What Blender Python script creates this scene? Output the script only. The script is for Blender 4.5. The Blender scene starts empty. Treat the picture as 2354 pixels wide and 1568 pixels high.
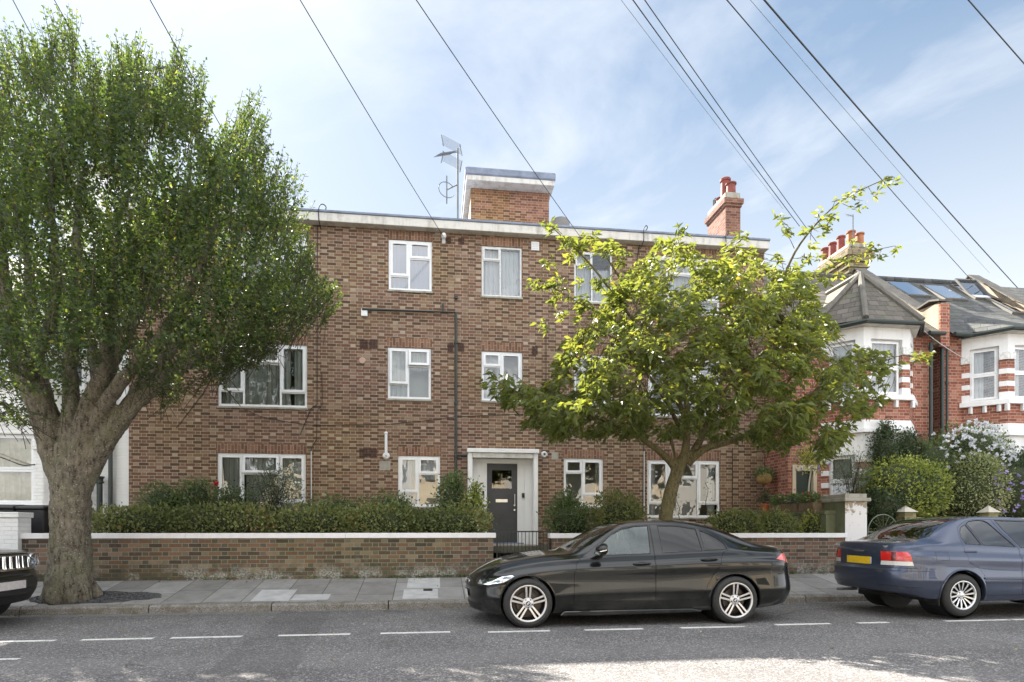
import bpy, bmesh, math, random
import numpy as np
from mathutils import Vector, Matrix
from mathutils.bvhtree import BVHTree
R = math.radians
SC = bpy.context.scene
COL = SC.collection
# ---------------------------------------------------------------- camera
F, CX, HZ, EYE = 1400.0, 1177.0, 1215.0, 1.32      # measured on the photo at 2354 px wide
PHI = math.atan(F / 10800.0)
cam = bpy.data.cameras.new('camera')
camo = bpy.data.objects.new('camera', cam)
COL.objects.link(camo)
camo.location = (0, 0, EYE)
camo.rotation_euler = (R(90), 0, -PHI)
cam.sensor_width = 36
cam.lens = 36 * F / 2354
cam.shift_y = (HZ - 784) / 2354
cam.clip_end = 2000
cam.clip_start = 0.05
SC.camera = camo
# ---------------------------------------------------------------- light
SUN_DIR = Vector((-0.50, 1.0, 0.98)).normalized()   # towards the sun
elev = math.asin(SUN_DIR.z)
azim = math.atan2(SUN_DIR.x, SUN_DIR.y)
sl = bpy.data.lights.new('sun', 'SUN')
sl.energy = 2.9
sl.angle = R(0.53)
sl.color = (1.0, 0.93, 0.82)
so = bpy.data.objects.new('sun', sl)
COL.objects.link(so)
so.rotation_euler = SUN_DIR.to_track_quat('Z', 'Y').to_euler()
SC.view_settings.view_transform = 'Standard'
SC.view_settings.look = 'None'
SC.view_settings.exposure = 2.90
SC.view_settings.gamma = 1
SC.cycles.max_bounces = 8
SC.cycles.transparent_max_bounces = 12
SC.cycles.sample_clamp_indirect = 6
try:
    SC.cycles.caustics_reflective = False
    SC.cycles.caustics_refractive = False
except Exception:
    pass
# ---------------------------------------------------------------- node helper
class G:
    def __init__(s, nt):
        s.nt = nt; s.n = nt.nodes; s.l = nt.links
    def new(s, t, **kw):
        nd = s.n.new(t)
        for k, v in kw.items(): setattr(nd, k, v)
        return nd
    def put(s, sock, v):
        if v is None: return
        if isinstance(v, bpy.types.NodeSocket): s.l.new(v, sock)
        else:
            if isinstance(v, (tuple, list)) and len(v) == 3 and len(getattr(sock, 'default_value', v)) == 4: v = (*v, 1)
            sock.default_value = v
    def m(s, op, a, b=None, c=None, clamp=False):
        nd = s.new('ShaderNodeMath', operation=op, use_clamp=clamp)
        s.put(nd.inputs[0], a); s.put(nd.inputs[1], b); s.put(nd.inputs[2], c)
        return nd.outputs[0]
    def v(s, op, a, b=None, out=0):
        nd = s.new('ShaderNodeVectorMath', operation=op)
        s.put(nd.inputs[0], a)
        if b is not None:
            if op == 'SCALE': s.put(nd.inputs['Scale'], b)
            else: s.put(nd.inputs[1], b)
        return nd.outputs['Value' if op in ('DOT_PRODUCT', 'LENGTH') else 'Vector']
    def mix(s, f, a, b, mode='MIX'):
        nd = s.new('ShaderNodeMix', data_type='RGBA', blend_type=mode)
        nd.clamp_factor = True
        s.put(nd.inputs[0], f); s.put(nd.inputs[6], a); s.put(nd.inputs[7], b)
        return nd.outputs[2]
    def noise(s, vec, scale, detail=3, rough=.55, out=0, dist=0):
        nd = s.new('ShaderNodeTexNoise')
        s.put(nd.inputs['Vector'], vec); s.put(nd.inputs['Scale'], scale)
        nd.inputs['Detail'].default_value = detail; nd.inputs['Roughness'].default_value = rough
        nd.inputs['Distortion'].default_value = dist
        return nd.outputs[out]
    def ramp(s, f, stops, interp='LINEAR'):
        nd = s.new('ShaderNodeValToRGB')
        cr = nd.color_ramp; cr.interpolation = interp
        while len(cr.elements) > 1: cr.elements.remove(cr.elements[0])
        for i, (p, c) in enumerate(stops):
            e = cr.elements[0] if i == 0 else cr.elements.new(p)
            e.position = p
            if isinstance(c, (int, float)): c = (c, c, c)
            e.color = (*c, 1)
        s.put(nd.inputs[0], f)
        return nd.outputs[0]
    def rng(s, f, a, b, c=0.0, d=1.0):
        nd = s.new('ShaderNodeMapRange'); nd.clamp = True
        s.put(nd.inputs[0], f)
        for i, x in enumerate((a, b, c, d)): nd.inputs[i + 1].default_value = x
        return nd.outputs[0]
    def xyz(s, vec):
        nd = s.new('ShaderNodeSeparateXYZ'); s.put(nd.inputs[0], vec); return nd.outputs
    def comb(s, x, y, z):
        nd = s.new('ShaderNodeCombineXYZ')
        s.put(nd.inputs[0], x); s.put(nd.inputs[1], y); s.put(nd.inputs[2], z)
        return nd.outputs[0]
    def pos(s): return s.new('ShaderNodeNewGeometry').outputs['Position']
    def obj(s): return s.new('ShaderNodeTexCoord').outputs['Object']
    def bump(s, h, strength=.5, dist=.01):
        nd = s.new('ShaderNodeBump'); nd.inputs['Strength'].default_value = strength
        nd.inputs['Distance'].default_value = dist; s.put(nd.inputs['Height'], h)
        return nd.outputs[0]
def newmat(name):
    m = bpy.data.materials.new(name); m.use_nodes = True
    nt = m.node_tree; nt.nodes.clear()
    g = G(nt)
    out = g.new('ShaderNodeOutputMaterial')
    b = g.new('ShaderNodeBsdfPrincipled')
    g.l.new(b.outputs[0], out.inputs[0])
    return m, g, b, out
# ---------------------------------------------------------------- sky
w = bpy.data.worlds.new('World'); SC.world = w; w.use_nodes = True
nt = w.node_tree; nt.nodes.clear(); g = G(nt)
wo = g.new('ShaderNodeOutputWorld'); bg = g.new('ShaderNodeBackground')
sky = g.new('ShaderNodeTexSky', sky_type='NISHITA')
sky.sun_disc = False; sky.sun_elevation = elev; sky.sun_rotation = azim
sky.altitude = 0; sky.air_density = 1.0; sky.dust_density = 0.6; sky.ozone_density = 1.6
d = g.new('ShaderNodeTexCoord').outputs['Generated']
x_, y_, z_ = g.xyz(d)
zz = g.m('ADD', g.m('MAXIMUM', z_, 0.0), 0.12)
cv = g.comb(g.m('DIVIDE', x_, zz), g.m('MULTIPLY', g.m('DIVIDE', y_, zz), 1.0), 0.0)
vr = g.new('ShaderNodeVectorRotate', rotation_type='Z_AXIS'); g.put(vr.inputs['Vector'], cv); vr.inputs['Angle'].default_value = R(38)
cs = g.v('MULTIPLY', vr.outputs[0], (0.70, 1.22, 1.0))
n1 = g.noise(g.v('ADD', cs, (2.2, 9.1, 0)), 1.45, 8, .56, dist=.4)
n2 = g.noise(g.v('ADD', cv, (3.1, 7.7, 0)), .55, 3, .5)
cl = g.m('ADD', g.m('MULTIPLY', n1, .62), g.m('MULTIPLY', n2, .38))
anti = g.rng(y_, .50, -.15)                       # 0 towards the sun, 1 in the unseen sky behind the camera
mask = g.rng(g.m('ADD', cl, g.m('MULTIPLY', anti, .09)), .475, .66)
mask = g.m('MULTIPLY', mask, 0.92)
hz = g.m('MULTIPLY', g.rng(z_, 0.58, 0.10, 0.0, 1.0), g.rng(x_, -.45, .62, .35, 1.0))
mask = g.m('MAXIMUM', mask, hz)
sr, sg, sbb = g.xyz(sky.outputs[0])
def soft(c, k, f): return g.m('MULTIPLY', g.m('DIVIDE', g.m('MULTIPLY', c, k), g.m('ADD', c, k)), f)   # keeps the glare round the sun in range
skyc = g.comb(soft(sr, 3.7, .93), soft(sg, 4.8, .90), soft(sbb, 7.0, .80))
# unseen clouds behind the camera, made brighter and denser to lighten the shaded facade
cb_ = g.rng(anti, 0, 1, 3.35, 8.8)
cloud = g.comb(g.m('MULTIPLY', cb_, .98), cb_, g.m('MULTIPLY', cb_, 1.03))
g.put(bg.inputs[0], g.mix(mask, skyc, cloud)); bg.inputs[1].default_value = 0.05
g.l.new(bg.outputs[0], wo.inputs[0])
# ---------------------------------------------------------------- measuring helpers
def gx(px, Y): return Y * math.tan(PHI + math.atan((px - CX) / F))
def S(px, Y): return F * (math.cos(PHI) - (px - CX) / F * math.sin(PHI)) / Y
def gz(px, py, Y): return EYE - (py - HZ) / S(px, Y)
def at(px, py, Y): return Vector((gx(px, Y), Y, gz(px, py, Y)))
# ---------------------------------------------------------------- mesh helpers
class MB:
    def __init__(s): s.v = []; s.f = []; s.mi = []; s.cur = 0
    def add(s, vs, fs):
        b = len(s.v); s.v.extend([tuple(p) for p in vs]); s.f.extend([tuple(i + b for i in f) for f in fs]); s.mi.extend([s.cur] * len(fs)); return s
    def quad(s, a, b, c, d): return s.add([a, b, c, d], [(0, 1, 2, 3)])
    def poly(s, pts): return s.add(pts, [tuple(range(len(pts)))])
    def box(s, x0, x1, y0, y1, z0, z1):
        if x0 > x1: x0, x1 = x1, x0
        if y0 > y1: y0, y1 = y1, y0
        if z0 > z1: z0, z1 = z1, z0
        return s.add([(x0, y0, z0), (x1, y0, z0), (x1, y1, z0), (x0, y1, z0), (x0, y0, z1), (x1, y0, z1), (x1, y1, z1), (x0, y1, z1)],
                     [(0, 3, 2, 1), (4, 5, 6, 7), (0, 1, 5, 4), (1, 2, 6, 5), (2, 3, 7, 6), (3, 0, 4, 7)])
    def prism(s, poly, axis, a, b):
        # poly: list of 2D points; axis 'x','y','z' extrude between a and b
        def mk(p, t):
            return {'x': (t, p[0], p[1]), 'y': (p[0], t, p[1]), 'z': (p[0], p[1], t)}[axis]
        n = len(poly)
        area = sum(poly[i][0] * poly[(i + 1) % n][1] - poly[(i + 1) % n][0] * poly[i][1] for i in range(n))
        if area < 0: poly = poly[::-1]
        lo, hi = min(a, b), max(a, b)
        if axis == 'y': lo, hi = hi, lo
        vs = [mk(p, lo) for p in poly] + [mk(p, hi) for p in poly]
        fs = [tuple(range(n - 1, -1, -1)), tuple(range(n, 2 * n))] + [(i, (i + 1) % n, n + (i + 1) % n, n + i) for i in range(n)]
        return s.add(vs, fs)
    def tube(s, pts, rad, n=8, cap=True):
        pts = [Vector(p) for p in pts]
        if isinstance(rad, (int, float)): rad = [rad] * len(pts)
        b = len(s.v); up = None
        for i, p in enumerate(pts):
            t = (pts[min(i + 1, len(pts) - 1)] - pts[max(i - 1, 0)])
            if t.length < 1e-9: t = Vector((0, 0, 1))
            t.normalize()
            if up is None:
                up = Vector((0, 0, 1)) if abs(t.z) < .9 else Vector((1, 0, 0))
            a = (up - t * up.dot(t)); a.normalize(); up = a
            c = t.cross(a)
            for k in range(n):
                an = 2 * math.pi * k / n
                s.v.append(tuple(p + (a * math.cos(an) + c * math.sin(an)) * rad[i]))
        for i in range(len(pts) - 1):
            for k in range(n):
                s.f.append((b + i * n + k, b + i * n + (k + 1) % n, b + (i + 1) * n + (k + 1) % n, b + (i + 1) * n + k)); s.mi.append(s.cur)
        if cap:
            s.f.append(tuple(b + k for k in range(n - 1, -1, -1))); s.mi.append(s.cur)
            s.f.append(tuple(b + (len(pts) - 1) * n + k for k in range(n))); s.mi.append(s.cur)
        return s
    def lathe(s, prof, n=32, axis='z', c=(0, 0, 0)):
        # prof: list of (r, h)
        b = len(s.v)
        for r, h in prof:
            for k in range(n):
                a = 2 * math.pi * k / n
                if axis == 'z': p = (c[0] + r * math.cos(a), c[1] + r * math.sin(a), c[2] + h)
                elif axis == 'y': p = (c[0] + r * math.cos(a), c[1] + h, c[2] + r * math.sin(a))
                else: p = (c[0] + h, c[1] + r * math.cos(a), c[2] + r * math.sin(a))
                s.v.append(p)
        for i in range(len(prof) - 1):
            for k in range(n):
                q = (b + i * n + k, b + i * n + (k + 1) % n, b + (i + 1) * n + (k + 1) % n, b + (i + 1) * n + k)
                s.f.append(q if axis != 'y' else q[::-1]); s.mi.append(s.cur)
        return s
    def ell(s, c, r, nu=16, nv=10):
        b = len(s.v)
        for j in range(nv + 1):
            t = math.pi * j / nv
            for k in range(nu):
                a = 2 * math.pi * k / nu
                s.v.append((c[0] + r[0] * math.sin(t) * math.cos(a), c[1] + r[1] * math.sin(t) * math.sin(a), c[2] + r[2] * math.cos(t)))
        for j in range(nv):
            for k in range(nu):
                s.f.append((b + j * nu + k, b + (j + 1) * nu + k, b + (j + 1) * nu + (k + 1) % nu, b + j * nu + (k + 1) % nu)); s.mi.append(s.cur)
        return s
    def plate(s, x0, x1, z0, z1, holes, y0, y1):
        # slab in the XZ plane between y0 (front) and y1 with rectangular holes
        xs = sorted(set([x0, x1] + [h[0] for h in holes] + [h[1] for h in holes]))
        zs = sorted(set([z0, z1] + [h[2] for h in holes] + [h[3] for h in holes]))
        xs = [x for x in xs if x0 - 1e-6 <= x <= x1 + 1e-6]; zs = [z for z in zs if z0 - 1e-6 <= z <= z1 + 1e-6]
        def solid(i, j):
            if i < 0 or j < 0 or i >= len(xs) - 1 or j >= len(zs) - 1: return False
            cx, cz = (xs[i] + xs[i + 1]) / 2, (zs[j] + zs[j + 1]) / 2
            return not any(h[0] < cx < h[1] and h[2] < cz < h[3] for h in holes)
        for i in range(len(xs) - 1):
            for j in range(len(zs) - 1):
                if not solid(i, j): continue
                a, b, c, d = xs[i], xs[i + 1], zs[j], zs[j + 1]
                s.quad((a, y0, c), (b, y0, c), (b, y0, d), (a, y0, d))
                s.quad((b, y1, c), (a, y1, c), (a, y1, d), (b, y1, d))
                if not solid(i - 1, j): s.quad((a, y1, c), (a, y0, c), (a, y0, d), (a, y1, d))
                if not solid(i + 1, j): s.quad((b, y0, c), (b, y1, c), (b, y1, d), (b, y0, d))
                if not solid(i, j - 1): s.quad((a, y1, c), (b, y1, c), (b, y0, c), (a, y0, c))
                if not solid(i, j + 1): s.quad((a, y0, d), (b, y0, d), (b, y1, d), (a, y1, d))
        return s
    def xf(s, M):
        s.v = [tuple(M @ Vector(p)) for p in s.v]; return s
    def join(s, o, M=None):
        vs = o.v if M is None else [tuple(M @ Vector(p)) for p in o.v]
        b = len(s.v); s.v.extend(vs); s.f.extend([tuple(i + b for i in f) for f in o.f]); s.mi.extend(o.mi); return s
    def mesh(s, name):
        me = bpy.data.meshes.new(name); me.from_pydata(s.v, [], s.f); me.update(); return me
    def build(s, name, mat, parent=None, smooth=False, bevel=0, merge=False, loc=None, seg=1, ang=35):
        me = s.mesh(name)
        mats = mat if isinstance(mat, (list, tuple)) else [mat]
        for m_ in mats: me.materials.append(m_)
        if len(mats) > 1: me.polygons.foreach_set('material_index', s.mi)
        if merge or bevel:
            bm = bmesh.new(); bm.from_mesh(me)
            bmesh.ops.remove_doubles(bm, verts=bm.verts, dist=1e-4)
            bmesh.ops.dissolve_degenerate(bm, edges=bm.edges, dist=1e-5)
            bm.to_mesh(me); bm.free()
        if smooth:
            me.polygons.foreach_set('use_smooth', [True] * len(me.polygons))
            try: me.set_sharp_from_angle(angle=R(ang))
            except Exception: pass
        o = bpy.data.objects.new(name, me); COL.objects.link(o)
        if bevel:
            md = o.modifiers.new('bevel', 'BEVEL'); md.width = bevel; md.segments = seg; md.limit_method = 'ANGLE'; md.angle_limit = R(40)
        if parent is not None: o.parent = parent
        if loc is not None: o.location = loc
        return o
def tag(o, label=None, cat=None, group=None, kind=None):
    if label: o['label'] = label
    if cat: o['category'] = cat
    if group: o['group'] = group
    if kind: o['kind'] = kind
    return o
def empty(name, label, cat, group=None, loc=(0, 0, 0), rz=0):
    o = bpy.data.objects.new(name, None); COL.objects.link(o)
    o.empty_display_size = .2
    o.location = loc; o.rotation_euler = (0, 0, rz)
    return tag(o, label, cat, group)
def struct(o): return tag(o, kind='structure')
def recenter(root, loc):
    # put an empty at its base: move root there and shift children back (children meshes are in world coordinates)
    root.location = loc
    for ch in root.children: ch.location = Vector(ch.location) - Vector(loc)
def copy_tree(o, parent=None):
    c = o.copy(); COL.objects.link(c); c.parent = parent
    for ch in list(o.children): copy_tree(ch, c)
    return c
def smooth_path(pts, sub=6):
    pts = [Vector(p) for p in pts]
    out = []
    n = len(pts)
    for i in range(n - 1):
        p0, p1, p2, p3 = pts[max(i - 1, 0)], pts[i], pts[i + 1], pts[min(i + 2, n - 1)]
        for k in range(sub):
            t = k / sub
            out.append(0.5 * ((2 * p1) + (p2 - p0) * t + (2 * p0 - 5 * p1 + 4 * p2 - p3) * t * t + (3 * p1 - p0 - 3 * p2 + p3) * t ** 3))
    out.append(pts[-1])
    return out
# ---------------------------------------------------------------- materials
def simple(name, col, rough=.6, metal=0, spec=.5, coat=0, noise=0, nscale=8, bump=0, bscale=60, emis=None):
    m, g, b, out = newmat(name)
    c = (*col, 1)
    if noise:
        n = g.noise(g.obj(), nscale, 4, .6)
        c = g.mix(g.rng(n, .3, .7), tuple(x * (1 - noise) for x in col) + (1,), tuple(min(1, x * (1 + noise)) for x in col) + (1,))
    g.put(b.inputs['Base Color'], c)
    b.inputs['Roughness'].default_value = rough; b.inputs['Metallic'].default_value = metal
    b.inputs['Specular IOR Level'].default_value = spec; b.inputs['Coat Weight'].default_value = coat
    b.inputs['Coat Roughness'].default_value = .02
    if bump: g.put(b.inputs['Normal'], g.bump(g.noise(g.obj(), bscale, 4, .6), bump, .01))
    return m
def brickmat(name, st, hd, mortar, bond='flemish', ch=.075, bl=.225, jt=.010, vary=.16, stain=None, stainc=(.1, .1, .06), swap=False, bumps=.6, tint=None, paint=None, white=None, streak=False):
    """st/hd: ramps of stretcher and header colours"""
    m, g, b, out = newmat(name)
    ge = g.new('ShaderNodeNewGeometry')
    P = ge.outputs['Position']; N = ge.outputs['True Normal']
    t = g.v('CROSS_PRODUCT', N, (0, 0, 1)); t = g.v('NORMALIZE', t)
    u = g.v('DOT_PRODUCT', P, t)
    x, y, z = g.xyz(P)
    wob = g.noise(P, 14, 2, .5)
    wobo = g.m('MULTIPLY', g.m('SUBTRACT', wob, .5), .006)
    v = g.m('ADD', z, wobo); u = g.m('ADD', g.m('ADD', u, 50.0), wobo)
    if swap: u, v = g.m('ADD', v, 50.03), g.m('SUBTRACT', u, 50.0)
    vr = g.m('DIVIDE', v, ch); row = g.m('FLOOR', vr); vf = g.m('SUBTRACT', vr, row)
    if bond == 'flemish': Lr = bl * 1.5
    else: Lr = bl
    uu = g.m('ADD', g.m('DIVIDE', u, Lr), g.m('MULTIPLY', row, .5))
    iu = g.m('FLOOR', uu); fu = g.m('SUBTRACT', uu, iu)
    if bond == 'flemish':
        ish = g.m('GREATER_THAN', fu, 2 / 3)
        lu = g.m('MULTIPLY', g.m('SUBTRACT', fu, g.m('MULTIPLY', ish, 2 / 3)), Lr)
        wd = g.m('SUBTRACT', bl, g.m('MULTIPLY', ish, bl / 2))
    else:
        ish = 0.0; lu = g.m('MULTIPLY', fu, Lr); wd = bl
    du = g.m('MINIMUM', lu, g.m('SUBTRACT', wd, lu))
    dv = g.m('MULTIPLY', g.m('MINIMUM', vf, g.m('SUBTRACT', 1.0, vf)), ch)
    dd = g.m('MINIMUM', du, dv)
    dd = g.m('ADD', dd, g.m('MULTIPLY', g.m('SUBTRACT', g.noise(P, 90, 2, .6), .5), .005))
    mm = g.rng(dd, jt / 2 - .0015, jt / 2 + .002)
    wn = g.new('ShaderNodeTexWhiteNoise', noise_dimensions='3D')
    g.put(wn.inputs['Vector'], g.comb(row, iu, ish))
    val, rcol = wn.outputs['Value'], wn.outputs['Color']
    cs = g.ramp(val, st)
    ccol = g.mix(ish, cs, g.ramp(val, hd)) if bond == 'flemish' else cs
    fine = g.noise(P, 55, 4, .65)
    ccol = g.mix(1.0, ccol, g.ramp(fine, [(0.25, 1 - vary), (0.75, 1 + vary)]), 'MULTIPLY')
    mo = g.mix(1.0, (*mortar, 1), g.ramp(g.noise(P, 7, 3, .6), [(.3, .8), (.7, 1.15)]), 'MULTIPLY')
    c = g.mix(mm, mo, ccol)
    big = g.noise(P, .55, 4, .6)
    if tint:
        c = g.mix(g.rng(big, .38, .66), c, g.mix(1.0, c, (*tint, 1), 'MULTIPLY'))
    if streak:
        sn = g.noise(g.v('MULTIPLY', P, (5.5, 5.5, .45)), 1.0, 5, .65)
        c = g.mix(g.rng(sn, .52, .78, 0, .38), c, g.mix(1.0, c, (.55, .53, .47, 1), 'MULTIPLY'))
        pt = g.noise(g.v('ADD', P, (31, 0, 17)), 1.3, 5, .7)
        c = g.mix(g.rng(pt, .60, .72, 0, .22), c, (.34, .29, .24, 1))
    if stain:
        # dirt and algae near the foot of the wall, with its own ragged edge
        z0, z1 = stain
        sm = g.m('MULTIPLY', g.rng(g.m('ADD', z, g.m('MULTIPLY', g.m('SUBTRACT', g.noise(P, 3.2, 5, .65), .5), (z1 - z0) * 2.2)), z0, z1, 1.0, 0.0), .75)
        c = g.mix(sm, c, (*stainc, 1))
    if white:
        z0, z1 = white
        wm = g.m('MULTIPLY', g.rng(g.noise(P, 1.7, 5, .7), .47, .56), g.rng(g.m('ADD', z, g.m('MULTIPLY', g.noise(P, 4, 3), .1)), z1, z0, 0.0, .8))
        wm = g.m('MULTIPLY', wm, g.rng(g.noise(P, 30, 3, .6), .35, .6))
        c = g.mix(wm, c, (.42, .42, .38, 1))
    if paint:
        c = g.mix(g.rng(dd, 0, .006, .12, 0.0), (*paint, 1), (.3, .3, .3, 1))
        c = g.mix(g.rng(g.noise(P, 1.1, 5, .6), .5, .8, 0, .18), c, (.45, .44, .4, 1))
    g.put(b.inputs['Base Color'], c)
    b.inputs['Roughness'].default_value = .88
    b.inputs['Specular IOR Level'].default_value = .25
    h = g.m('ADD', mm, g.m('MULTIPLY', fine, .35))
    g.put(b.inputs['Normal'], g.bump(h, bumps, .006))
    return m
FAC_ST = [(0, (.095, .058, .045)), (.3, (.135, .073, .053)), (.6, (.175, .090, .065)), (.85, (.195, .112, .08)), (.96, (.25, .16, .12)), (1, (.30, .22, .17))]
FAC_HD = [(0, (.14, .088, .064)), (.3, (.195, .128, .094)), (.6, (.245, .175, .13)), (.88, (.30, .225, .17)), (1, (.42, .35, .29))]
M_FAC = brickmat('facade_brick', FAC_ST, FAC_HD, (.38, .305, .235), jt=.0118, tint=(.98, 1.0, .84), streak=True)
M_LINT = brickmat('soldier_brick', [(0, (.14, .075, .05)), (.5, (.20, .105, .068)), (1, (.28, .155, .10))], None, (.36, .285, .215), bond='plain', ch=.075, bl=.225, swap=True)
M_BOXB = brickmat('rooftop_brick', [(0, (.13, .06, .045)), (.5, (.22, .095, .065)), (1, (.33, .16, .11))], [(0, (.14, .07, .05)), (.5, (.24, .11, .075)), (1, (.34, .2, .14))], (.40, .31, .23), tint=(.95, 1.05, .62))
M_GWALL = brickmat('garden_wall_brick', [(0, (.075, .055, .044)), (.3, (.125, .078, .057)), (.6, (.18, .098, .068)), (.85, (.22, .125, .086)), (1, (.27, .19, .145))], [(0, (.09, .075, .062)), (.5, (.14, .11, .088)), (1, (.21, .165, .13))], (.27, .245, .205), stain=(.38, .72), stainc=(.07, .068, .045), tint=(.82, .92, .74), white=(.52, .74), streak=True)
M_STOCK = brickmat('stock_brick', [(0, (.12, .095, .06)), (.5, (.22, .17, .10)), (1, (.33, .25, .15))], [(0, (.14, .11, .07)), (1, (.34, .27, .17))], (.30, .28, .22), tint=(.8, .95, .65))
M_RED = brickmat('red_brick', [(0, (.20, .068, .046)), (.5, (.30, .102, .068)), (.85, (.36, .135, .09)), (1, (.40, .20, .14))], [(0, (.19, .07, .05)), (.6, (.31, .115, .078)), (1, (.40, .20, .14))], (.44, .36, .29), vary=.12)
M_CHIM = brickmat('chimney_brick', [(0, (.13, .05, .035)), (.5, (.20, .085, .055)), (1, (.27, .14, .10))], [(0, (.13, .06, .042)), (1, (.27, .14, .10))], (.27, .22, .175))
M_WBRICK = brickmat('white_painted_brick', [(0, (.7, .7, .7)), (1, (.8, .8, .8))], None, (.6, .6, .6), bond='plain', paint=(.80, .80, .79), bumps=.9)
def render_mat(name, col, dirt=.25, scale=1.6, rough=.75):
    m, g, b, out = newmat(name)
    P = g.pos()
    n = g.noise(P, scale, 6, .65)
    sv = g.v('MULTIPLY', P, (6, 6, .7))
    st = g.noise(sv, 1.0, 4, .6)
    f = g.m('MULTIPLY', g.rng(g.m('MULTIPLY', n, st), .22, .42), dirt)
    g.put(b.inputs['Base Color'], g.mix(f, (*col, 1), (col[0] * .45, col[1] * .43, col[2] * .38, 1)))
    b.inputs['Roughness'].default_value = rough
    g.put(b.inputs['Normal'], g.bump(g.noise(P, 120, 3, .6), .25, .003))
    return m
M_WHITE = render_mat('white_masonry_paint', (.80, .80, .79), .18)
M_STUCCO = render_mat('white_stucco', (.80, .80, .80), .25)
M_FASCIA = render_mat('weathered_fascia', (.62, .60, .56), .75, 3.5)
M_COPING = render_mat('coping_paint', (.80, .79, .80), .22, 5)
M_CREAM = render_mat('cream_render', (.66, .56, .42), .35)
M_RENDER = render_mat('buff_render', (.42, .34, .25), .8, 2.5)
M_PEEL = None
def peel():
    m, g, b, out = newmat('peeling_white_paint')
    P = g.pos(); x, y, z = g.xyz(P)
    n = g.noise(P, 9, 6, .7)
    zone = g.m('ADD', g.rng(z, 1.45, 1.8, -.06, .09), n)
    f = g.rng(zone, .565, .60)
    g.put(b.inputs['Base Color'], g.mix(f, (.72, .70, .70, 1), g.mix(g.noise(P, 30), (.28, .2, .12, 1), (.42, .36, .27, 1))))
    b.inputs['Roughness'].default_value = .8
    g.put(b.inputs['Normal'], g.bump(f, .5, .004))
    return m
M_PEEL = peel()
M_CONC = render_mat('weathered_concrete', (.36, .34, .29), .8, 4, .9)
M_DKGREEN = render_mat('dark_green_render', (.15, .16, .09), .7, 3, .95)  # dark green tone; carries the painted shade of side wall and gate pier
M_UPVC = simple('white_upvc', (.79, .80, .81), .28, spec=.5, noise=.05, nscale=5)
M_OLDW = simple('old_white_frame', (.66, .66, .66), .5, noise=.12, nscale=20)
M_FELT = simple('grey_roof_felt', (.20, .23, .30), .8, noise=.3, nscale=3, bump=.3)
M_DOOR = simple('charcoal_door_paint', (.055, .055, .058), .5, noise=.12, nscale=3)
M_BLACK = simple('black_paint', (.018, .020, .018), .42)
M_PLAST = simple('black_plastic', (.022, .022, .024), .5, noise=.2, bump=.15, bscale=200)
M_PIPE = simple('black_iron_pipe', (.022, .032, .028), .38)
M_CABLE = simple('black_cable', (.02, .02, .022), .6)
M_WCABLE = simple('pale_cable', (.55, .55, .58), .6)
M_STEEL = simple('galvanised_steel', (.16, .17, .18), .5, metal=.5, noise=.15)
M_ALU = simple('satin_metal', (.62, .62, .60), .3, metal=.9)
M_CHROME = simple('chrome', (.75, .76, .78), .08, metal=1)
M_VENT = simple('terracotta_air_brick', (.055, .028, .022), .9, noise=.2, nscale=60)
M_TERR = simple('terracotta', (.42, .14, .06), .8, noise=.25, nscale=6, bump=.2)
M_POTR = simple('red_chimney_pot', (.20, .050, .038), .7, noise=.25, nscale=5)
M_POTO = simple('orange_chimney_pot', (.34, .13, .055), .7, noise=.25, nscale=5)
M_TROUGH = simple('weathered_trough', (.17, .12, .075), .9, noise=.3, nscale=9, bump=.3)
M_CURT = None
def curtain(name, c0, c1, sc=26, rough=.9):
    m, g, b, out = newmat(name)
    x, y, z = g.xyz(g.pos())
    n = g.noise(g.comb(g.m('MULTIPLY', x, sc), 0.0, g.m('MULTIPLY', z, .5)), 1.0, 2, .5)
    g.put(b.inputs['Base Color'], g.mix(g.rng(n, .25, .75), (*c0, 1), (*c1, 1)))
    b.inputs['Roughness'].default_value = rough
    return m
M_NET = curtain('white_net_curtain', (.55, .56, .60), (.78, .79, .82))
M_GREYC = curtain('grey_curtain', (.36, .38, .35), (.60, .62, .58), 22)
M_BLIND = simple('pale_blind', (.62, .66, .74), .8)
M_BOARD = simple('cream_blind', (.72, .62, .42), .8, noise=.08)
M_ORNG = simple('orange_paper', (.62, .36, .10), .8, noise=.2, nscale=12)
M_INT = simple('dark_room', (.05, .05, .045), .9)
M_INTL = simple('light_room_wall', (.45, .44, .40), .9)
def glassmat(name, tint=(.9, .95, .95), k=1.0, base=.06, rough=.0, wav=.0):
    m, g, b, out = newmat(name)
    g.n.remove(b)
    tr = g.new('ShaderNodeBsdfTransparent'); tr.inputs[0].default_value = (*tint, 1)
    gl = g.new('ShaderNodeBsdfGlossy'); gl.inputs['Roughness'].default_value = rough
    gl.inputs[0].default_value = (1, 1, 1, 1)
    fr = g.new('ShaderNodeFresnel'); fr.inputs[0].default_value = 1.5
    if wav:
        nb = g.bump(g.noise(g.pos(), 2.2, 2, .5), wav, .02)
        g.put(gl.inputs['Normal'], nb)
    mx = g.new('ShaderNodeMixShader')
    g.put(mx.inputs[0], g.m('ADD', g.m('MULTIPLY', fr.outputs[0], k), base, clamp=True))
    g.l.new(tr.outputs[0], mx.inputs[1]); g.l.new(gl.outputs[0], mx.inputs[2]); g.l.new(mx.outputs[0], out.inputs[0])
    return m
M_GLASS = glassmat('window_glass', (.88, .92, .92), 1.2, .07, wav=.3)
M_HOUSE_W = render_mat('sunlit_house_paint', (.52, .51, .48), .3)
M_GLASSD = glassmat('bathroom_glass', (.35, .42, .55), 1.6, .12, .06)
M_CARG = glassmat('car_glass', (.66, .74, .72), .9, .015)
M_CARGD = glassmat('privacy_glass', (.13, .13, .12), .8, .015)
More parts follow.
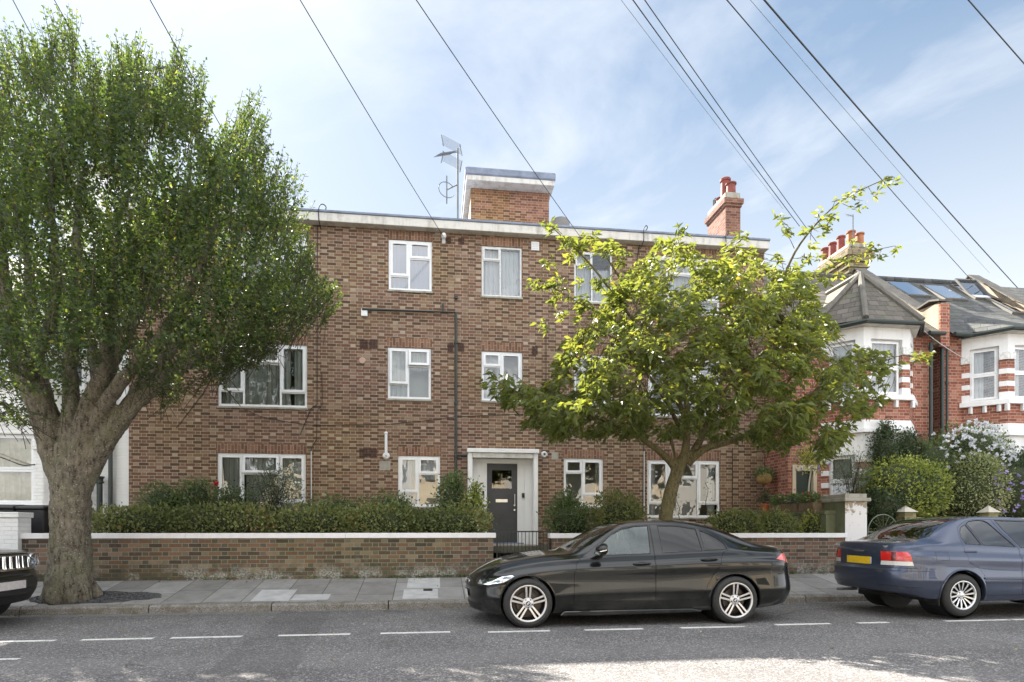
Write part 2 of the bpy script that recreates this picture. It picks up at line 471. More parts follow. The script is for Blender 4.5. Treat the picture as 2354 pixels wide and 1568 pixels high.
M_SKYL = glassmat('rooflight_glass', (.2, .25, .3), 2.0, .25)
def tiles(name, c0, c1, moss=(.10, .13, .05), ch=.16, bl=.25, mossk=.5):
    m, g, b, out = newmat(name)
    ge = g.new('ShaderNodeNewGeometry')
    P = ge.outputs['Position']; N = ge.outputs['True Normal']
    t = g.v('NORMALIZE', g.v('CROSS_PRODUCT', N, (0, 0, 1)))
    u = g.v('DOT_PRODUCT', P, t); x, y, z = g.xyz(P)
    vr = g.m('DIVIDE', z, ch); row = g.m('FLOOR', vr); vf = g.m('SUBTRACT', vr, row)
    uu = g.m('ADD', g.m('DIVIDE', g.m('ADD', u, 50.0), bl), g.m('MULTIPLY', row, .5)); iu = g.m('FLOOR', uu); fu = g.m('SUBTRACT', uu, iu)
    wn = g.new('ShaderNodeTexWhiteNoise', noise_dimensions='3D'); g.put(wn.inputs['Vector'], g.comb(row, iu, 0.0))
    c = g.mix(wn.outputs['Value'], (*c0, 1), (*c1, 1))
    n = g.noise(P, 2.0, 6, .7)
    c = g.mix(g.rng(n, .50, .68, 0, mossk), c, (*moss, 1))
    c = g.mix(g.rng(g.noise(P, 14, 4, .7), .60, .72, 0, .6), c, (.34, .33, .27, 1))
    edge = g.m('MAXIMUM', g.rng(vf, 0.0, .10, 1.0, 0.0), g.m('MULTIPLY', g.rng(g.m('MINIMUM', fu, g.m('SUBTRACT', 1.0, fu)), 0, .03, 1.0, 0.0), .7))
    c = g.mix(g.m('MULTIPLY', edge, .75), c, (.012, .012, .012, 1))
    g.put(b.inputs['Base Color'], c); b.inputs['Roughness'].default_value = .8
    g.put(b.inputs['Normal'], g.bump(g.m('SUBTRACT', g.m('SUBTRACT', 1.0, vf), g.m('MULTIPLY', edge, .5)), .9, .03))
    return m
M_TILE = tiles('brown_roof_tiles', (.085, .075, .062), (.15, .13, .11))
M_SLATE = tiles('grey_roof_tiles', (.055, .056, .056), (.10, .10, .098), mossk=.3)
def asphalt():
    m, g, b, out = newmat('asphalt')
    P = g.pos()
    vo = g.new('ShaderNodeTexVoronoi', feature='F1'); g.put(vo.inputs['Vector'], P); vo.inputs['Scale'].default_value = 75
    r = g.xyz(vo.outputs['Color'])[0]
    c = g.ramp(r, [(0, (.085, .080, .081)), (.5, (.145, .139, .139)), (.82, (.205, .198, .196)), (.93, (.34, .33, .32)), (1, (.46, .45, .42))])
    c = g.mix(1.0, c, g.ramp(g.noise(P, .8, 5, .6), [(.3, .82), (.7, 1.18)]), 'MULTIPLY')
    c = g.mix(g.rng(g.noise(P, 260, 2, .5), .5, .7, 0, .5), c, (.045, .043, .044, 1))
    x, y, z = g.xyz(P)
    yw = g.m('ADD', y, g.m('MULTIPLY', g.noise(g.v('MULTIPLY', P, (.12, .12, 1)), 1.0, 2), .5))
    trk = g.m('MAXIMUM', g.rng(g.m('ABSOLUTE', g.m('SUBTRACT', yw, 6.6)), .15, .55, 1, 0), g.rng(g.m('ABSOLUTE', g.m('SUBTRACT', yw, 5.1)), .15, .55, 1, 0))
    c = g.mix(g.m('MULTIPLY', trk, .22), c, (.24, .23, .225, 1))
    oil = g.rng(g.noise(g.v('MULTIPLY', P, (.7, 1.6, 1)), 1.0, 5, .7), .60, .74, 0, .45)
    c = g.mix(oil, c, (.06, .057, .058, 1))
    wp = g.v('ADD', P, g.v('SCALE', g.noise(P, 1.1, 5, .6, out=1), .9))
    vc = g.new('ShaderNodeTexVoronoi', feature='DISTANCE_TO_EDGE'); g.put(vc.inputs['Vector'], wp); vc.inputs['Scale'].default_value = .33
    crk = g.m('MULTIPLY', g.rng(vc.outputs['Distance'], .0, .0045, 1, 0), g.rng(g.noise(P, .5, 3), .45, .6, 0, .75))
    c = g.mix(crk, c, (.03, .03, .03, 1))
    # a filled utility trench crossing the road with a darker newer surface
    tr = g.m('MULTIPLY', g.rng(g.m('ABSOLUTE', g.m('SUBTRACT', g.m('ADD', x, g.m('MULTIPLY', y, .08)), -1.2)), .38, .40, 1, 0), .30)
    c = g.mix(tr, c, (.075, .072, .073, 1))
    g.put(b.inputs['Base Color'], c)
    b.inputs['Roughness'].default_value = .85; b.inputs['Specular IOR Level'].default_value = .35
    g.put(b.inputs['Normal'], g.bump(g.m('ADD', vo.outputs['Distance'], g.noise(P, 150, 3, .6)), .8, .008))
    return m
M_ROAD = asphalt()
def slabs():
    m, g, b, out = newmat('paving_slabs')
    P = g.pos(); x, y, z = g.xyz(P)
    c0 = g.m('DIVIDE', g.m('ADD', x, .07), .60); ci = g.m('FLOOR', c0); cf = g.m('SUBTRACT', c0, ci)
    wnc = g.new('ShaderNodeTexWhiteNoise', noise_dimensions='1D'); g.put(wnc.inputs['W'], ci)
    yy = g.m('ADD', g.m('DIVIDE', y, .82), g.m('MULTIPLY', wnc.outputs['Value'], .9)); ri = g.m('FLOOR', yy); rf = g.m('SUBTRACT', yy, ri)
    wn = g.new('ShaderNodeTexWhiteNoise', noise_dimensions='3D'); g.put(wn.inputs['Vector'], g.comb(ci, ri, 0.0))
    c = g.ramp(wn.outputs['Value'], [(0, (.215, .205, .195)), (.6, (.27, .262, .25)), (1, (.33, .32, .31))])
    n = g.noise(P, 3.5, 6, .65)
    c = g.mix(1.0, c, g.ramp(n, [(.3, .78), (.7, 1.18)]), 'MULTIPLY')
    c = g.mix(g.rng(g.noise(P, 160, 3, .6), .55, .75, 0, .4), c, (.12, .115, .11, 1))
    c = g.mix(g.rng(g.noise(g.v('ADD', P, (9, 9, 9)), 1.3, 4), .55, .75, 0, .4), c, (.15, .15, .13, 1))
    c = g.mix(g.rng(g.noise(g.v('ADD', P, (4, 2, 1)), 5.5, 5, .7), .60, .68, 0, .35), c, (.13, .13, .115, 1))
    gum = g.new('ShaderNodeTexVoronoi'); g.put(gum.inputs['Vector'], P); gum.inputs['Scale'].default_value = 5.5
    c = g.mix(g.m('MULTIPLY', g.rng(gum.outputs['Distance'], .07, .09, 1, 0), g.rng(g.xyz(gum.outputs['Color'])[0], .5, .55, 0, .55)), c, (.10, .10, .095, 1))
    e = g.m('MINIMUM', g.m('MULTIPLY', g.m('MINIMUM', cf, g.m('SUBTRACT', 1.0, cf)), .6), g.m('MULTIPLY', g.m('MINIMUM', rf, g.m('SUBTRACT', 1.0, rf)), .82))
    e = g.rng(e, .003, .008)
    c = g.mix(e, (.045, .045, .035, 1), c)
    g.put(b.inputs['Base Color'], c); b.inputs['Roughness'].default_value = .85
    g.put(b.inputs['Normal'], g.bump(g.m('ADD', e, g.m('MULTIPLY', g.noise(P, 90, 3), .2)), .5, .006))
    return m
M_SLAB = slabs()
M_SLABW = simple('new_pale_slab', (.43, .43, .425), .8, noise=.16, nscale=5, bump=.15)
def granite(name, base, dark, green=.3):
    m, g, b, out = newmat(name)
    P = g.pos()
    vo = g.new('ShaderNodeTexVoronoi'); g.put(vo.inputs['Vector'], P); vo.inputs['Scale'].default_value = 130
    r = g.xyz(vo.outputs['Color'])[0]
    c = g.mix(g.rng(r, .1, .9), (*dark, 1), (*base, 1))
    c = g.mix(g.rng(g.noise(P, 6, 5, .65), .45, .7, 0, green), c, (.08, .07, .035, 1))
    g.put(b.inputs['Base Color'], c); b.inputs['Roughness'].default_value = .85
    g.put(b.inputs['Normal'], g.bump(g.noise(P, 60, 4, .65), .7, .012))
    return m
M_KERB = granite('granite_kerb', (.30, .285, .265), (.11, .10, .09), .65)
M_GUTT = granite('gutter_concrete', (.24, .235, .22), (.14, .135, .13), .5)
def linemat():
    m, g, b, out = newmat('road_marking_paint')
    P = g.pos(); n = g.m('ADD', g.m('MULTIPLY', g.noise(P, 70, 3, .7), .6), g.m('MULTIPLY', g.noise(P, 5, 4, .6), .4))
    g.put(b.inputs['Base Color'], g.mix(g.rng(n, .52, .60, 0, .85), (.66, .66, .63, 1), (.17, .165, .16, 1))); b.inputs['Roughness'].default_value = .8
    return m
M_LINE = linemat()
def soil(name, c0, c1, sc=60):
    m, g, b, out = newmat(name)
    P = g.pos()
    vo = g.new('ShaderNodeTexVoronoi'); g.put(vo.inputs['Vector'], P); vo.inputs['Scale'].default_value = sc
    g.put(b.inputs['Base Color'], g.mix(g.xyz(vo.outputs['Color'])[0], (*c0, 1), (*c1, 1)))
    b.inputs['Roughness'].default_value = .9
    g.put(b.inputs['Normal'], g.bump(vo.outputs['Distance'], 1, .02))
    return m
M_PIT = soil('tree_pit_chippings', (.02, .02, .022), (.13, .13, .135), 45)
M_SOIL = soil('garden_soil', (.035, .03, .018), (.07, .06, .03), 25)
def bark(name, c0, c1, lich, sc=1.0, lk=.5):
    m, g, b, out = newmat(name)
    P = g.pos()
    sv = g.v('MULTIPLY', P, (15 * sc, 15 * sc, 4.2 * sc))
    n = g.noise(sv, 1.3, 8, .72, dist=.25)
    n2 = g.noise(P, 38 * sc, 6, .7)
    big_ = g.noise(P, 2.3, 5, .6)
    f = g.m('ADD', g.m('MULTIPLY', n, .6), g.m('MULTIPLY', n2, .4))
    c = g.mix(g.rng(f, .42, .58), (*c0, 1), (*c1, 1))
    c = g.mix(g.rng(big_, .45, .68, 0, .45), c, (c1[0] * .72, c1[1] * .86, c1[2] * .6, 1))
    c = g.mix(g.rng(g.noise(g.v('ADD', P, (7, 3, 1)), 3.5, 5, .65), .52, .7, 0, .5), c, (c1[0] * 1.25, c1[1] * 1.2, c1[2] * 1.15, 1))
    vo = g.new('ShaderNodeTexVoronoi'); g.put(vo.inputs['Vector'], P); vo.inputs['Scale'].default_value = 24
    sp = g.m('MULTIPLY', g.rng(vo.outputs['Distance'], .16, .24, 1.0, 0.0), g.rng(g.m('MULTIPLY', g.xyz(vo.outputs['Color'])[0], g.rng(g.noise(P, 2.0, 3), .3, .6, .6, 1.3)), .60, .66, 0, lk))
    c = g.mix(sp, c, (*lich, 1))
    cr = g.rng(f, .36, .46, .9, 0.0)
    c = g.mix(cr, c, (c0[0] * .35, c0[1] * .35, c0[2] * .35, 1))
    g.put(b.inputs['Base Color'], c); b.inputs['Roughness'].default_value = .92; b.inputs['Specular IOR Level'].default_value = .2
    g.put(b.inputs['Normal'], g.bump(f, 1.0, .05))
    return m
M_BARK = bark('street_tree_bark', (.075, .062, .048), (.235, .210, .165), (.50, .48, .42), 1.0, .6)
M_BARK2 = bark('cherry_bark', (.09, .075, .04), (.19, .16, .085), (.26, .26, .16), 1.6, .3)
def leafmat(name, ramp, trans, tk=.45, rough=.45, spec=.35):
    m, g, b, out = newmat(name)
    at_ = g.new('ShaderNodeAttribute'); at_.attribute_name = 'rnd'
    c = g.ramp(at_.outputs['Fac'], ramp)
    g.put(b.inputs['Base Color'], c); b.inputs['Roughness'].default_value = rough; b.inputs['Specular IOR Level'].default_value = spec
    tl = g.new('ShaderNodeBsdfTranslucent'); g.put(tl.inputs[0], g.mix(1.0, c, (*trans, 1), 'MULTIPLY'))
    mx = g.new('ShaderNodeMixShader'); mx.inputs[0].default_value = tk
    g.l.new(b.outputs[0], mx.inputs[1]); g.l.new(tl.outputs[0], mx.inputs[2]); g.l.new(mx.outputs[0], out.inputs[0])
    return m
L_TREE = leafmat('street_tree_leaf', [(0, (.026, .042, .020)), (.5, (.048, .070, .031)), (.9, (.088, .108, .042)), (1, (.19, .17, .05))], (3.4, 3.5, 1.3), .36, .5, .25)
L_CHER = leafmat('cherry_leaf', [(0, (.075, .100, .036)), (.5, (.110, .138, .045)), (.9, (.145, .162, .05)), (1, (.22, .16, .055))], (2.9, 2.6, 1.0), .42)
L_HEDG = leafmat('hedge_leaf', [(0, (.085, .11, .042)), (.45, (.155, .185, .065)), (.8, (.24, .26, .10)), (.93, (.30, .27, .11)), (1, (.32, .18, .08))], (1.8, 1.8, 1.0), .25)
L_SHRB = leafmat('shrub_leaf', [(0, (.065, .10, .04)), (.5, (.11, .155, .06)), (1, (.19, .24, .10))], (1.8, 1.9, 1.0), .3)
L_GREY = leafmat('grey_green_leaf', [(0, (.08, .105, .07)), (.5, (.13, .16, .11)), (1, (.22, .25, .18))], (1.5, 1.6, 1.1), .25)
L_VARI = leafmat('variegated_leaf', [(0, (.12, .16, .06)), (.4, (.23, .27, .12)), (.75, (.40, .40, .22)), (1, (.52, .50, .33))], (1.5, 1.5, 1.0), .3)
L_YELL = leafmat('golden_leaf', [(0, (.10, .145, .04)), (.4, (.24, .29, .075)), (.8, (.44, .45, .12)), (1, (.45, .33, .11))], (1.7, 1.7, .9), .3)
L_DARK = leafmat('dark_leaf', [(0, (.035, .052, .028)), (.6, (.065, .095, .045)), (1, (.12, .15, .07))], (1.4, 1.5, 1.0), .25)
L_WPET = leafmat('white_petal', [(0, (.70, .72, .78)), (1, (.82, .83, .86))], (1, 1, 1), .35, .6)
L_PPET = leafmat('purple_petal', [(0, (.36, .26, .62)), (1, (.55, .46, .80))], (1, 1, 1), .35, .6)
L_RPET = leafmat('red_petal', [(0, (.55, .03, .05)), (.6, (.75, .10, .10)), (1, (.80, .30, .35))], (1, .8, .8), .3, .6)
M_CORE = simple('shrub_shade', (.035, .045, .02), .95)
M_CORE2 = simple('shrub_twigs', (.05, .038, .022), .95)
# ---------------------------------------------------------------- ground, road, pavement
YK, YW, YF = 10.10, 11.70, 15.09         # kerb face, garden wall front, facade
ZP0, ZP1 = 0.125, 0.385                   # pavement height at kerb and at wall
def gq(name, pts, mat): return struct(MB().poly(pts).build(name, mat))
def sheet(name, x0, x1, y0, y1, z0, z1, mat): return struct(MB().quad((x0, y0, z0), (x1, y0, z0), (x1, y1, z1), (x0, y1, z1)).build(name, mat))
sheet('ground', -400, 400, -400, 400, -.06, -.06, M_SOIL)
sheet('road', -90, 110, 3.0, YK + .02, 0, 0, M_ROAD)
def pz(y): return ZP0 + .012 + (y - YK - .15) / (YW - YK - .15) * (ZP1 - ZP0 - .012)
sheet('pavement', -90, 110, YK + .14, YW + .3, pz(YK + .14), pz(YW + .3), M_SLAB)
sheet('near_pavement', -90, 110, -6.2, 2.86, .13, .12, M_SLAB)
kb = MB()
random.seed(3)
x = -30.0
while x < 40:
    j = random.uniform(-.006, .006)
    kb.prism([(YK + j, -.05), (YK + j, ZP0 - .03), (YK + j + .03, ZP0 + j), (YK + .15, ZP0 + .012), (YK + .15, -.05)], 'x', x + .006, x + 1.82)
    x += 1.83
struct(kb.build('kerb', M_KERB, bevel=.006))
struct(MB().box(-90, 110, 2.86, 3.0, -.05, .125).build('near_kerb', M_KERB))
gt = MB(); gt.quad((-30, YK - .26, .004), (gx(640, YK - .26), YK - .26, .004), (gx(655, YK), YK, .004), (-30, YK, .004))
gt.quad((gx(660, YK - .13), YK - .13, .004), (40, YK - .13, .004), (40, YK, .004), (gx(672, YK), YK, .004))
struct(gt.build('gutter', M_GUTT))
# parking bay dashes
dashes = [(-420, -260), (-190, -60), (-10, 127), (188, 352), (393, 556), (640, 805), (875, 1035), (1122, 1264), (1344, 1478), (1565, 1712), (1783, 1908), (1972, 2042), (2173, 2318), (2327, 2460), (2560, 2700)]
dm = MB()
for a, b in dashes:
    y0 = 7.80 if a < 1000 else 7.72
    if a > 1700: y0 = 7.80
    dm.box(gx(a, y0), gx(b, y0), y0 - .04, y0 + .045, .001, .004)
dm.box(gx(-60, 6.75), gx(45, 6.75), 6.72, 6.78, .001, .004)
struct(dm.build('parking_bay_marking', M_LINE))
# pale replacement slabs
def onpave(px, py):
    # point on the sloping pavement seen at this place of the photo
    lo, hi = YK + .15, YW
    for _ in range(40):
        mid = (lo + hi) / 2
        if gz(px, py, mid) > pz(mid): lo = mid
        else: hi = mid
    return gx(px, lo), lo
sb = MB()
def slab(x0, x1, y0, y1): sb.add([(x0, y0, pz(y0) + .003), (x1, y0, pz(y0) + .003), (x1, y1, pz(y1) + .003), (x0, y1, pz(y1) + .003)], [(0, 1, 2, 3)])
for (pa, pb) in [((575, 1383), (737, 1355)), ((668, 1380), (838, 1365)), ((925, 1377), (1006, 1354)), ((935, 1353), (1008, 1329))]:
    xa, ya = onpave(*pa); xb, yb = onpave(*pb)
    slab(xa, xa + .59, ya, yb)
struct(sb.build('pale_paving_slab', M_SLABW))
xa, ya = onpave(985, 1357)
wc = MB(); wc.add([(xa - .09, ya - .06, pz(ya - .06) + .006), (xa + .07, ya - .06, pz(ya - .06) + .006), (xa + .07, ya + .08, pz(ya + .08) + .006), (xa - .09, ya + .08, pz(ya + .08) + .006)], [(0, 1, 2, 3)])
tag(wc.build('water_stopcock_cover', M_PLAST), 'small dark utility cover set in a pale paving slab', 'utility cover')
# tree pit
pit = MB(); pts = []
random.seed(5)
tx, ty = gx(160, 10.55), 10.62
for k in range(40):
    a = 2 * math.pi * k / 40
    rx, ry = (1.28 if math.cos(a) > 0 else .62), .36
    r = 1 + random.uniform(-.09, .09)
    yy = max(YK + .16, ty + .02 + ry * math.sin(a) * r); pts.append((tx + rx * math.cos(a) * r, yy, pz(yy) + .008))
pit.poly(pts)
for k in range(420):
    a = random.uniform(0, 2 * math.pi); q = math.sqrt(random.random())
    xx = tx + (1.2 if math.cos(a) > 0 else .6) * math.cos(a) * q; yy = max(YK + .18, ty + .34 * math.sin(a) * q); s = random.uniform(.008, .02)
    pit.ell((xx, yy, pz(yy) + .01), (s * 1.3, s, s * .7), 5, 3)
struct(pit.build('tree_pit_gravel', M_PIT))
# garden ground behind the walls
sheet('front_garden_soil', -18, 30, YW + .2, YF + .3, .84, .93, M_SOIL)
sheet('garden_path', gx(1140, YW), gx(1262, YW), YW - .0, YF - .35, ZP1 + .004, .62, M_CONC)
sheet('back_garden', -60, 80, YF + .3, 60, .93, 1.0, M_SOIL)
# ---------------------------------------------------------------- front garden walls
def garden_wall(x0, x1, label, zt=1.235):
    t = empty('garden_wall', label, 'garden wall', 'low brick garden walls')
    MB().box(x0, x1, YW, YW + .225, -.05, zt - .095).build('brickwork', M_GWALL, t)
    cp = MB(); x = x0 - .05
    n = max(1, round((x1 - x0 + .1) / 3.1)); L = (x1 - x0 + .1) / n
    for i in range(n): cp.box(x + i * L + .002, x + (i + 1) * L - .002, YW - .035, YW + .26, zt - .095, zt)
    cp.build('coping', M_COPING, t, bevel=.006)
    recenter(t, ((x0 + x1) / 2, YW, 0))
garden_wall(gx(42, YW), gx(1134, YW), 'long low brick garden wall with white coping beside the big tree')
garden_wall(gx(1270, YW), gx(1941, YW), 'low brick garden wall with white coping behind the black car', zt=1.225)
# gate with plain bars
gt_ = empty('garden_gate', 'black iron bar gate closed across the path to the flats', 'gate')
g0, g1 = gx(1141, YW + .1), gx(1266, YW + .1)
fr = MB()
zt = gz(1200, 1222, YW + .1)
for z in (.48, zt): fr.box(g0, g1, YW + .09, YW + .11, z - .013, z + .013)
for x in (g0, g1 - .03): fr.box(x, x + .03, YW + .085, YW + .115, .42, zt + .01)
fr.build('frame', M_BLACK, gt_)
n = 15
for i in range(1, n):
    xx = g0 + (g1 - g0) * i / n
    MB().box(xx - .006, xx + .006, YW + .094, YW + .106, .48, zt).build('bar', M_BLACK, gt_)
recenter(gt_, ((g0 + g1) / 2, YW + .1, .42))
st = MB()
st.box(gx(1090, 14.6), gx(1232, 14.6), YF - .75, YF - .05, .5, .93); st.box(gx(1090, 14.6), gx(1232, 14.6), YF - 1.1, YF - .75, .4, .78)
struct(st.build('entrance_step', M_CONC))
# ---------------------------------------------------------------- windows
def window(parent, x0, x1, z0, z1, panes, y, mat=None, glass=None, curt=None, fr=.055, depth=.07, blind=None, sash=.045, sill=None, back=None, name='window', vent=True):
    """frame in the opening, casements proud of it; panes: (fx0, fx1, fz0, fz1, opening?, open?)"""
    mat = mat or M_UPVC; glass = glass or M_GLASS
    f = MB(); gl = MB(); W, H = x1 - x0, z1 - z0
    holes = []
    ix0, ix1, iz0, iz1 = x0 + fr, x1 - fr, z0 + fr * 1.1, z1 - fr
    for p in panes:
        a = ix0 + (ix1 - ix0) * p[0] + (.5 * fr * .8 if p[0] > 0 else 0); b = ix0 + (ix1 - ix0) * p[1] - (.5 * fr * .8 if p[1] < 1 else 0)
        c = iz0 + (iz1 - iz0) * p[2] + (.5 * fr * .8 if p[2] > 0 else 0); d = iz0 + (iz1 - iz0) * p[3] - (.5 * fr * .8 if p[3] < 1 else 0)
        holes.append((a, b, c, d))
        if p[4]:
            s = sash
            q = (a + s, b - s, c + s, d - s)
            if len(p) > 5 and p[5]:
                k = MB(); k.plate(a - .012, b + .012, c - .012, d + .012, [q], y - .045, y - .002)
                k2 = MB(); k2.quad((q[0], y - .02, q[2]), (q[1], y - .02, q[2]), (q[1], y - .02, q[3]), (q[0], y - .02, q[3]))
                if p[5] == 'top': M_ = Matrix.Translation((0, y - .01, d)) @ Matrix.Rotation(R(-7), 4, 'X') @ Matrix.Translation((0, -y + .01, -d))
                else: M_ = Matrix.Translation((b, y - .01, 0)) @ Matrix.Rotation(R(5), 4, 'Z') @ Matrix.Translation((-b, -y + .01, 0))
                f.join(k, M_); gl.join(k2, M_)
            else:
                f.plate(a - .012, b + .012, c - .012, d + .012, [q], y - .018, y + .03)
                gl.quad((q[0], y + .01, q[2]), (q[1], y + .01, q[2]), (q[1], y + .01, q[3]), (q[0], y + .01, q[3]))
                if vent and (b - a) > .25: f.box(a + s + .04, b - s - .04, y - .028, y - .018, d - s + .004, d - s + .016)
        else:
            gl.quad((a, y + .02, c), (b, y + .02, c), (b, y + .02, d), (a, y + .02, d))
    f.plate(x0, x1, z0, z1, holes, y, y + depth)
    if sill: f.box(x0 - .01, x1 + .01, y - .10, y + .01, z0 - .05, z0 - .003)
    wo_ = f.build(name, mat, parent)
    gl.build('pane', glass, wo_)
    if curt is not None:
        cm, spans = curt
        c = MB()
        for (a, b, c0, c1) in spans:
            xa, xb, za, zb = x0 + W * a, x0 + W * b, z0 + H * c0, z0 + H * c1
            n = max(4, int((xb - xa) / .035))
            for i in range(n):
                u0, u1 = xa + (xb - xa) * i / n, xa + (xb - xa) * (i + 1) / n
                o0 = .02 * math.sin(i * 2.1); o1 = .02 * math.sin((i + 1) * 2.1)
                c.quad((u0, y + .15 + o0, za), (u1, y + .15 + o1, za), (u1, y + .15 + o1, zb), (u0, y + .15 + o0, zb))
        c.build('curtain', cm, wo_, smooth=True)
    if back:
        MB().box(x0 - .3, x1 + .3, y + back[1], y + back[1] + .05, z0 - .3, z1 + .2).build('room_wall', back[0], wo_)
    return wo_
# ---------------------------------------------------------------- block of flats
BL, BR = gx(296, YF), gx(1757, YF)
ZT = 8.60
flats = empty('block_of_flats', 'three storey brown brick block of flats with flat roof and white windows', 'building')
def zr(a): return a
wins = []     # (px0, px1, z0, z1, kind)
A = [(0, .47, .26, 1, 1), (0, .47, 0, .26, 0), (.47, 1, .66, 1, 1), (.47, 1, 0, .66, 0)]
A2 = [(0, .47, .26, 1, 1, 'side'), (0, .47, 0, .26, 0), (.47, 1, .66, 1, 1, 'top'), (.47, 1, 0, .66, 0)]
Bp = [(0, .47, .72, 1, 1), (0, .47, 0, .72, 0), (.47, 1, .22, 1, 1), (.47, 1, 0, .22, 0)]
B2 = [(0, .46, .74, 1, 1), (0, .46, 0, .74, 0), (.46, 1, 0, 1, 0)]
Cc = [(0, .27, .22, 1, 1), (0, .27, 0, .22, 0), (.27, .71, .70, 1, 1), (.27, .71, 0, .70, 0), (.71, 1, .22, 1, 1), (.71, 1, 0, .22, 0)]
C2 = [(0, .27, .22, 1, 1), (0, .27, 0, .22, 0), (.27, .71, .70, 1, 1, 'top'), (.27, .71, 0, .70, 0), (.71, 1, .22, 1, 1), (.71, 1, 0, .22, 0)]
netall = (M_NET, [(.03, .97, .03, .97)])
wins = [
 (893, 993, 7.13, 8.37, A, dict(glass=M_GLASSD, curt=(M_BLIND, [(.02, .98, .02, .98)]))),
 (1107, 1200, 7.09, 8.35, B2, dict(mat=M_OLDW, curt=netall, fr=.045, sash=.03, vent=False)),
 (1320, 1408, 7.06, 8.36, B2, dict(mat=M_OLDW, curt=(M_NET, [(.03, .45, .03, .97), (.5, .97, .03, .7)]), fr=.045, sash=.03, vent=False)),
 (1490, 1655, 6.88, 8.36, Cc, dict(mat=M_OLDW, curt=netall, vent=False)),
 (502, 706, 6.86, 8.38, Cc, dict(curt=netall)),
 (891, 991, 4.48, 5.74, A2, dict(curt=(M_GREYC, [(.03, .48, .03, .97), (.5, .97, .6, .97)]), back=(M_INTL, .5))),
 (1107, 1201, 4.49, 5.73, Bp, dict(curt=(M_NET, [(.03, .5, .03, .97), (.5, .97, .03, .55)]), back=(M_INTL, .5))),
 (1320, 1408, 4.49, 5.73, Bp, dict(curt=netall)),
 (1490, 1655, 4.22, 5.72, Cc, dict(curt=netall)),
 (501, 706, 4.20, 5.71, C2, dict(curt=(M_GREYC, [(.02, .80, .03, .97), (.84, .98, .03, .97)]))),
 (499, 703, 1.58, 3.10, C2, dict(curt=(M_GREYC, [(.02, .26, .03, .97), (.3, .62, .1, .97), (.7, .98, .03, .97)]))),
 (915, 1012, 1.85, 3.10, A, dict(curt=(M_NET, [(.03, .5, .03, .97), (.5, .97, .55, .97)]), back=(M_BOARD, .5))),
 (1296, 1387, 1.86, 3.10, Bp, dict(curt=(M_GREYC, [(.03, .16, .03, .97), (.84, .97, .2, .97)]), back=(M_INTL, .7))),
 (1488, 1655, 1.60, 3.09, Cc, dict(curt=(M_NET, [(.03, .13, .03, .97), (.86, .97, .03, .97), (.3, .4, .1, .97)]), back=(M_INTL, .9))),
]
holes = []
YG = YF + .075
for (a, b, z0, z1, p, kw) in wins: holes.append((gx(a, YF), gx(b, YF), z0, z1))
# porch opening
px0, px1 = gx(1082, YF), gx(1234, YF)
PZ = 3.22
holes.append((px0, px1, .93, PZ))
wl = MB(); wl.plate(BL, BR, .2, ZT, holes, YF, YF + .30)
wl.box(BL, BL + .3, YF + .30, 22, .2, ZT); wl.box(BR - .3, BR, YF + .30, 22, .2, ZT); wl.box(BL + .3, BR - .3, 21.7, 22, .2, ZT)
wl.build('wall', M_FAC, flats)
# floors inside keep the rooms dark and separate
it = MB()
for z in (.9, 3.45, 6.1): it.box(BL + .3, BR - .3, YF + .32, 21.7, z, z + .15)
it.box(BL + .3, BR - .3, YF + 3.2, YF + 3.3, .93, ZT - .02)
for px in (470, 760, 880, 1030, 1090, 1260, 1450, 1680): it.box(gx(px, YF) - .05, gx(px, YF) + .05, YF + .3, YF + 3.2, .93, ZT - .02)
it.build('room_partition', M_INT, flats)
# soldier-course lintels, 3 mm proud
for (a, b, z0, z1, p, kw) in wins:
    MB().box(gx(a, YF) - .02, gx(b, YF) + .02, YF - .003, YF + .05, z1 + .002, min(z1 + .225, ZT - .01)).build('lintel', M_LINT, flats)
for (a, b, z0, z1, p, kw) in wins:
    window(flats, gx(a, YF) + .004, gx(b, YF) - .004, z0 + .004, z1 - .004, p, YF + .03, **kw)
for (a, b, z0, z1, p, kw) in wins: MB().box(gx(a, YF) - .02, gx(b, YF) + .02, YF - .03, YF + .03, z0 - .04, z0 + .003).build('window_sill', M_CONC, flats)
# roof
YR = 14.86
rl, rr = BL - .22, gx(1769, YR)
MB().box(rl, rr, YR, 22.2, ZT, ZT + .20).build('fascia', M_FASCIA, flats, bevel=.008)
rf = MB(); rf.box(rl - .02, rr + .02, YR - .025, 22.22, ZT + .202, ZT + .262)
rf.build('roof', M_FELT, flats, bevel=.012)
for px in (736, 1668, 1480):
    sw = MB(); x0 = gx(px, YR)
    sw.tube(smooth_path([(x0, YR + .25, ZT + .26), (x0 + .12, YR + .1, ZT + .36), (x0 + .06, YR - .02, ZT + .38), (x0 - .02, YR - .05, ZT + .28), (x0 - .02, YR - .05, ZT), (x0 - .02, YF - .02, ZT - .1)], 5), .012, 6); sw.build('cable', M_CABLE, flats)

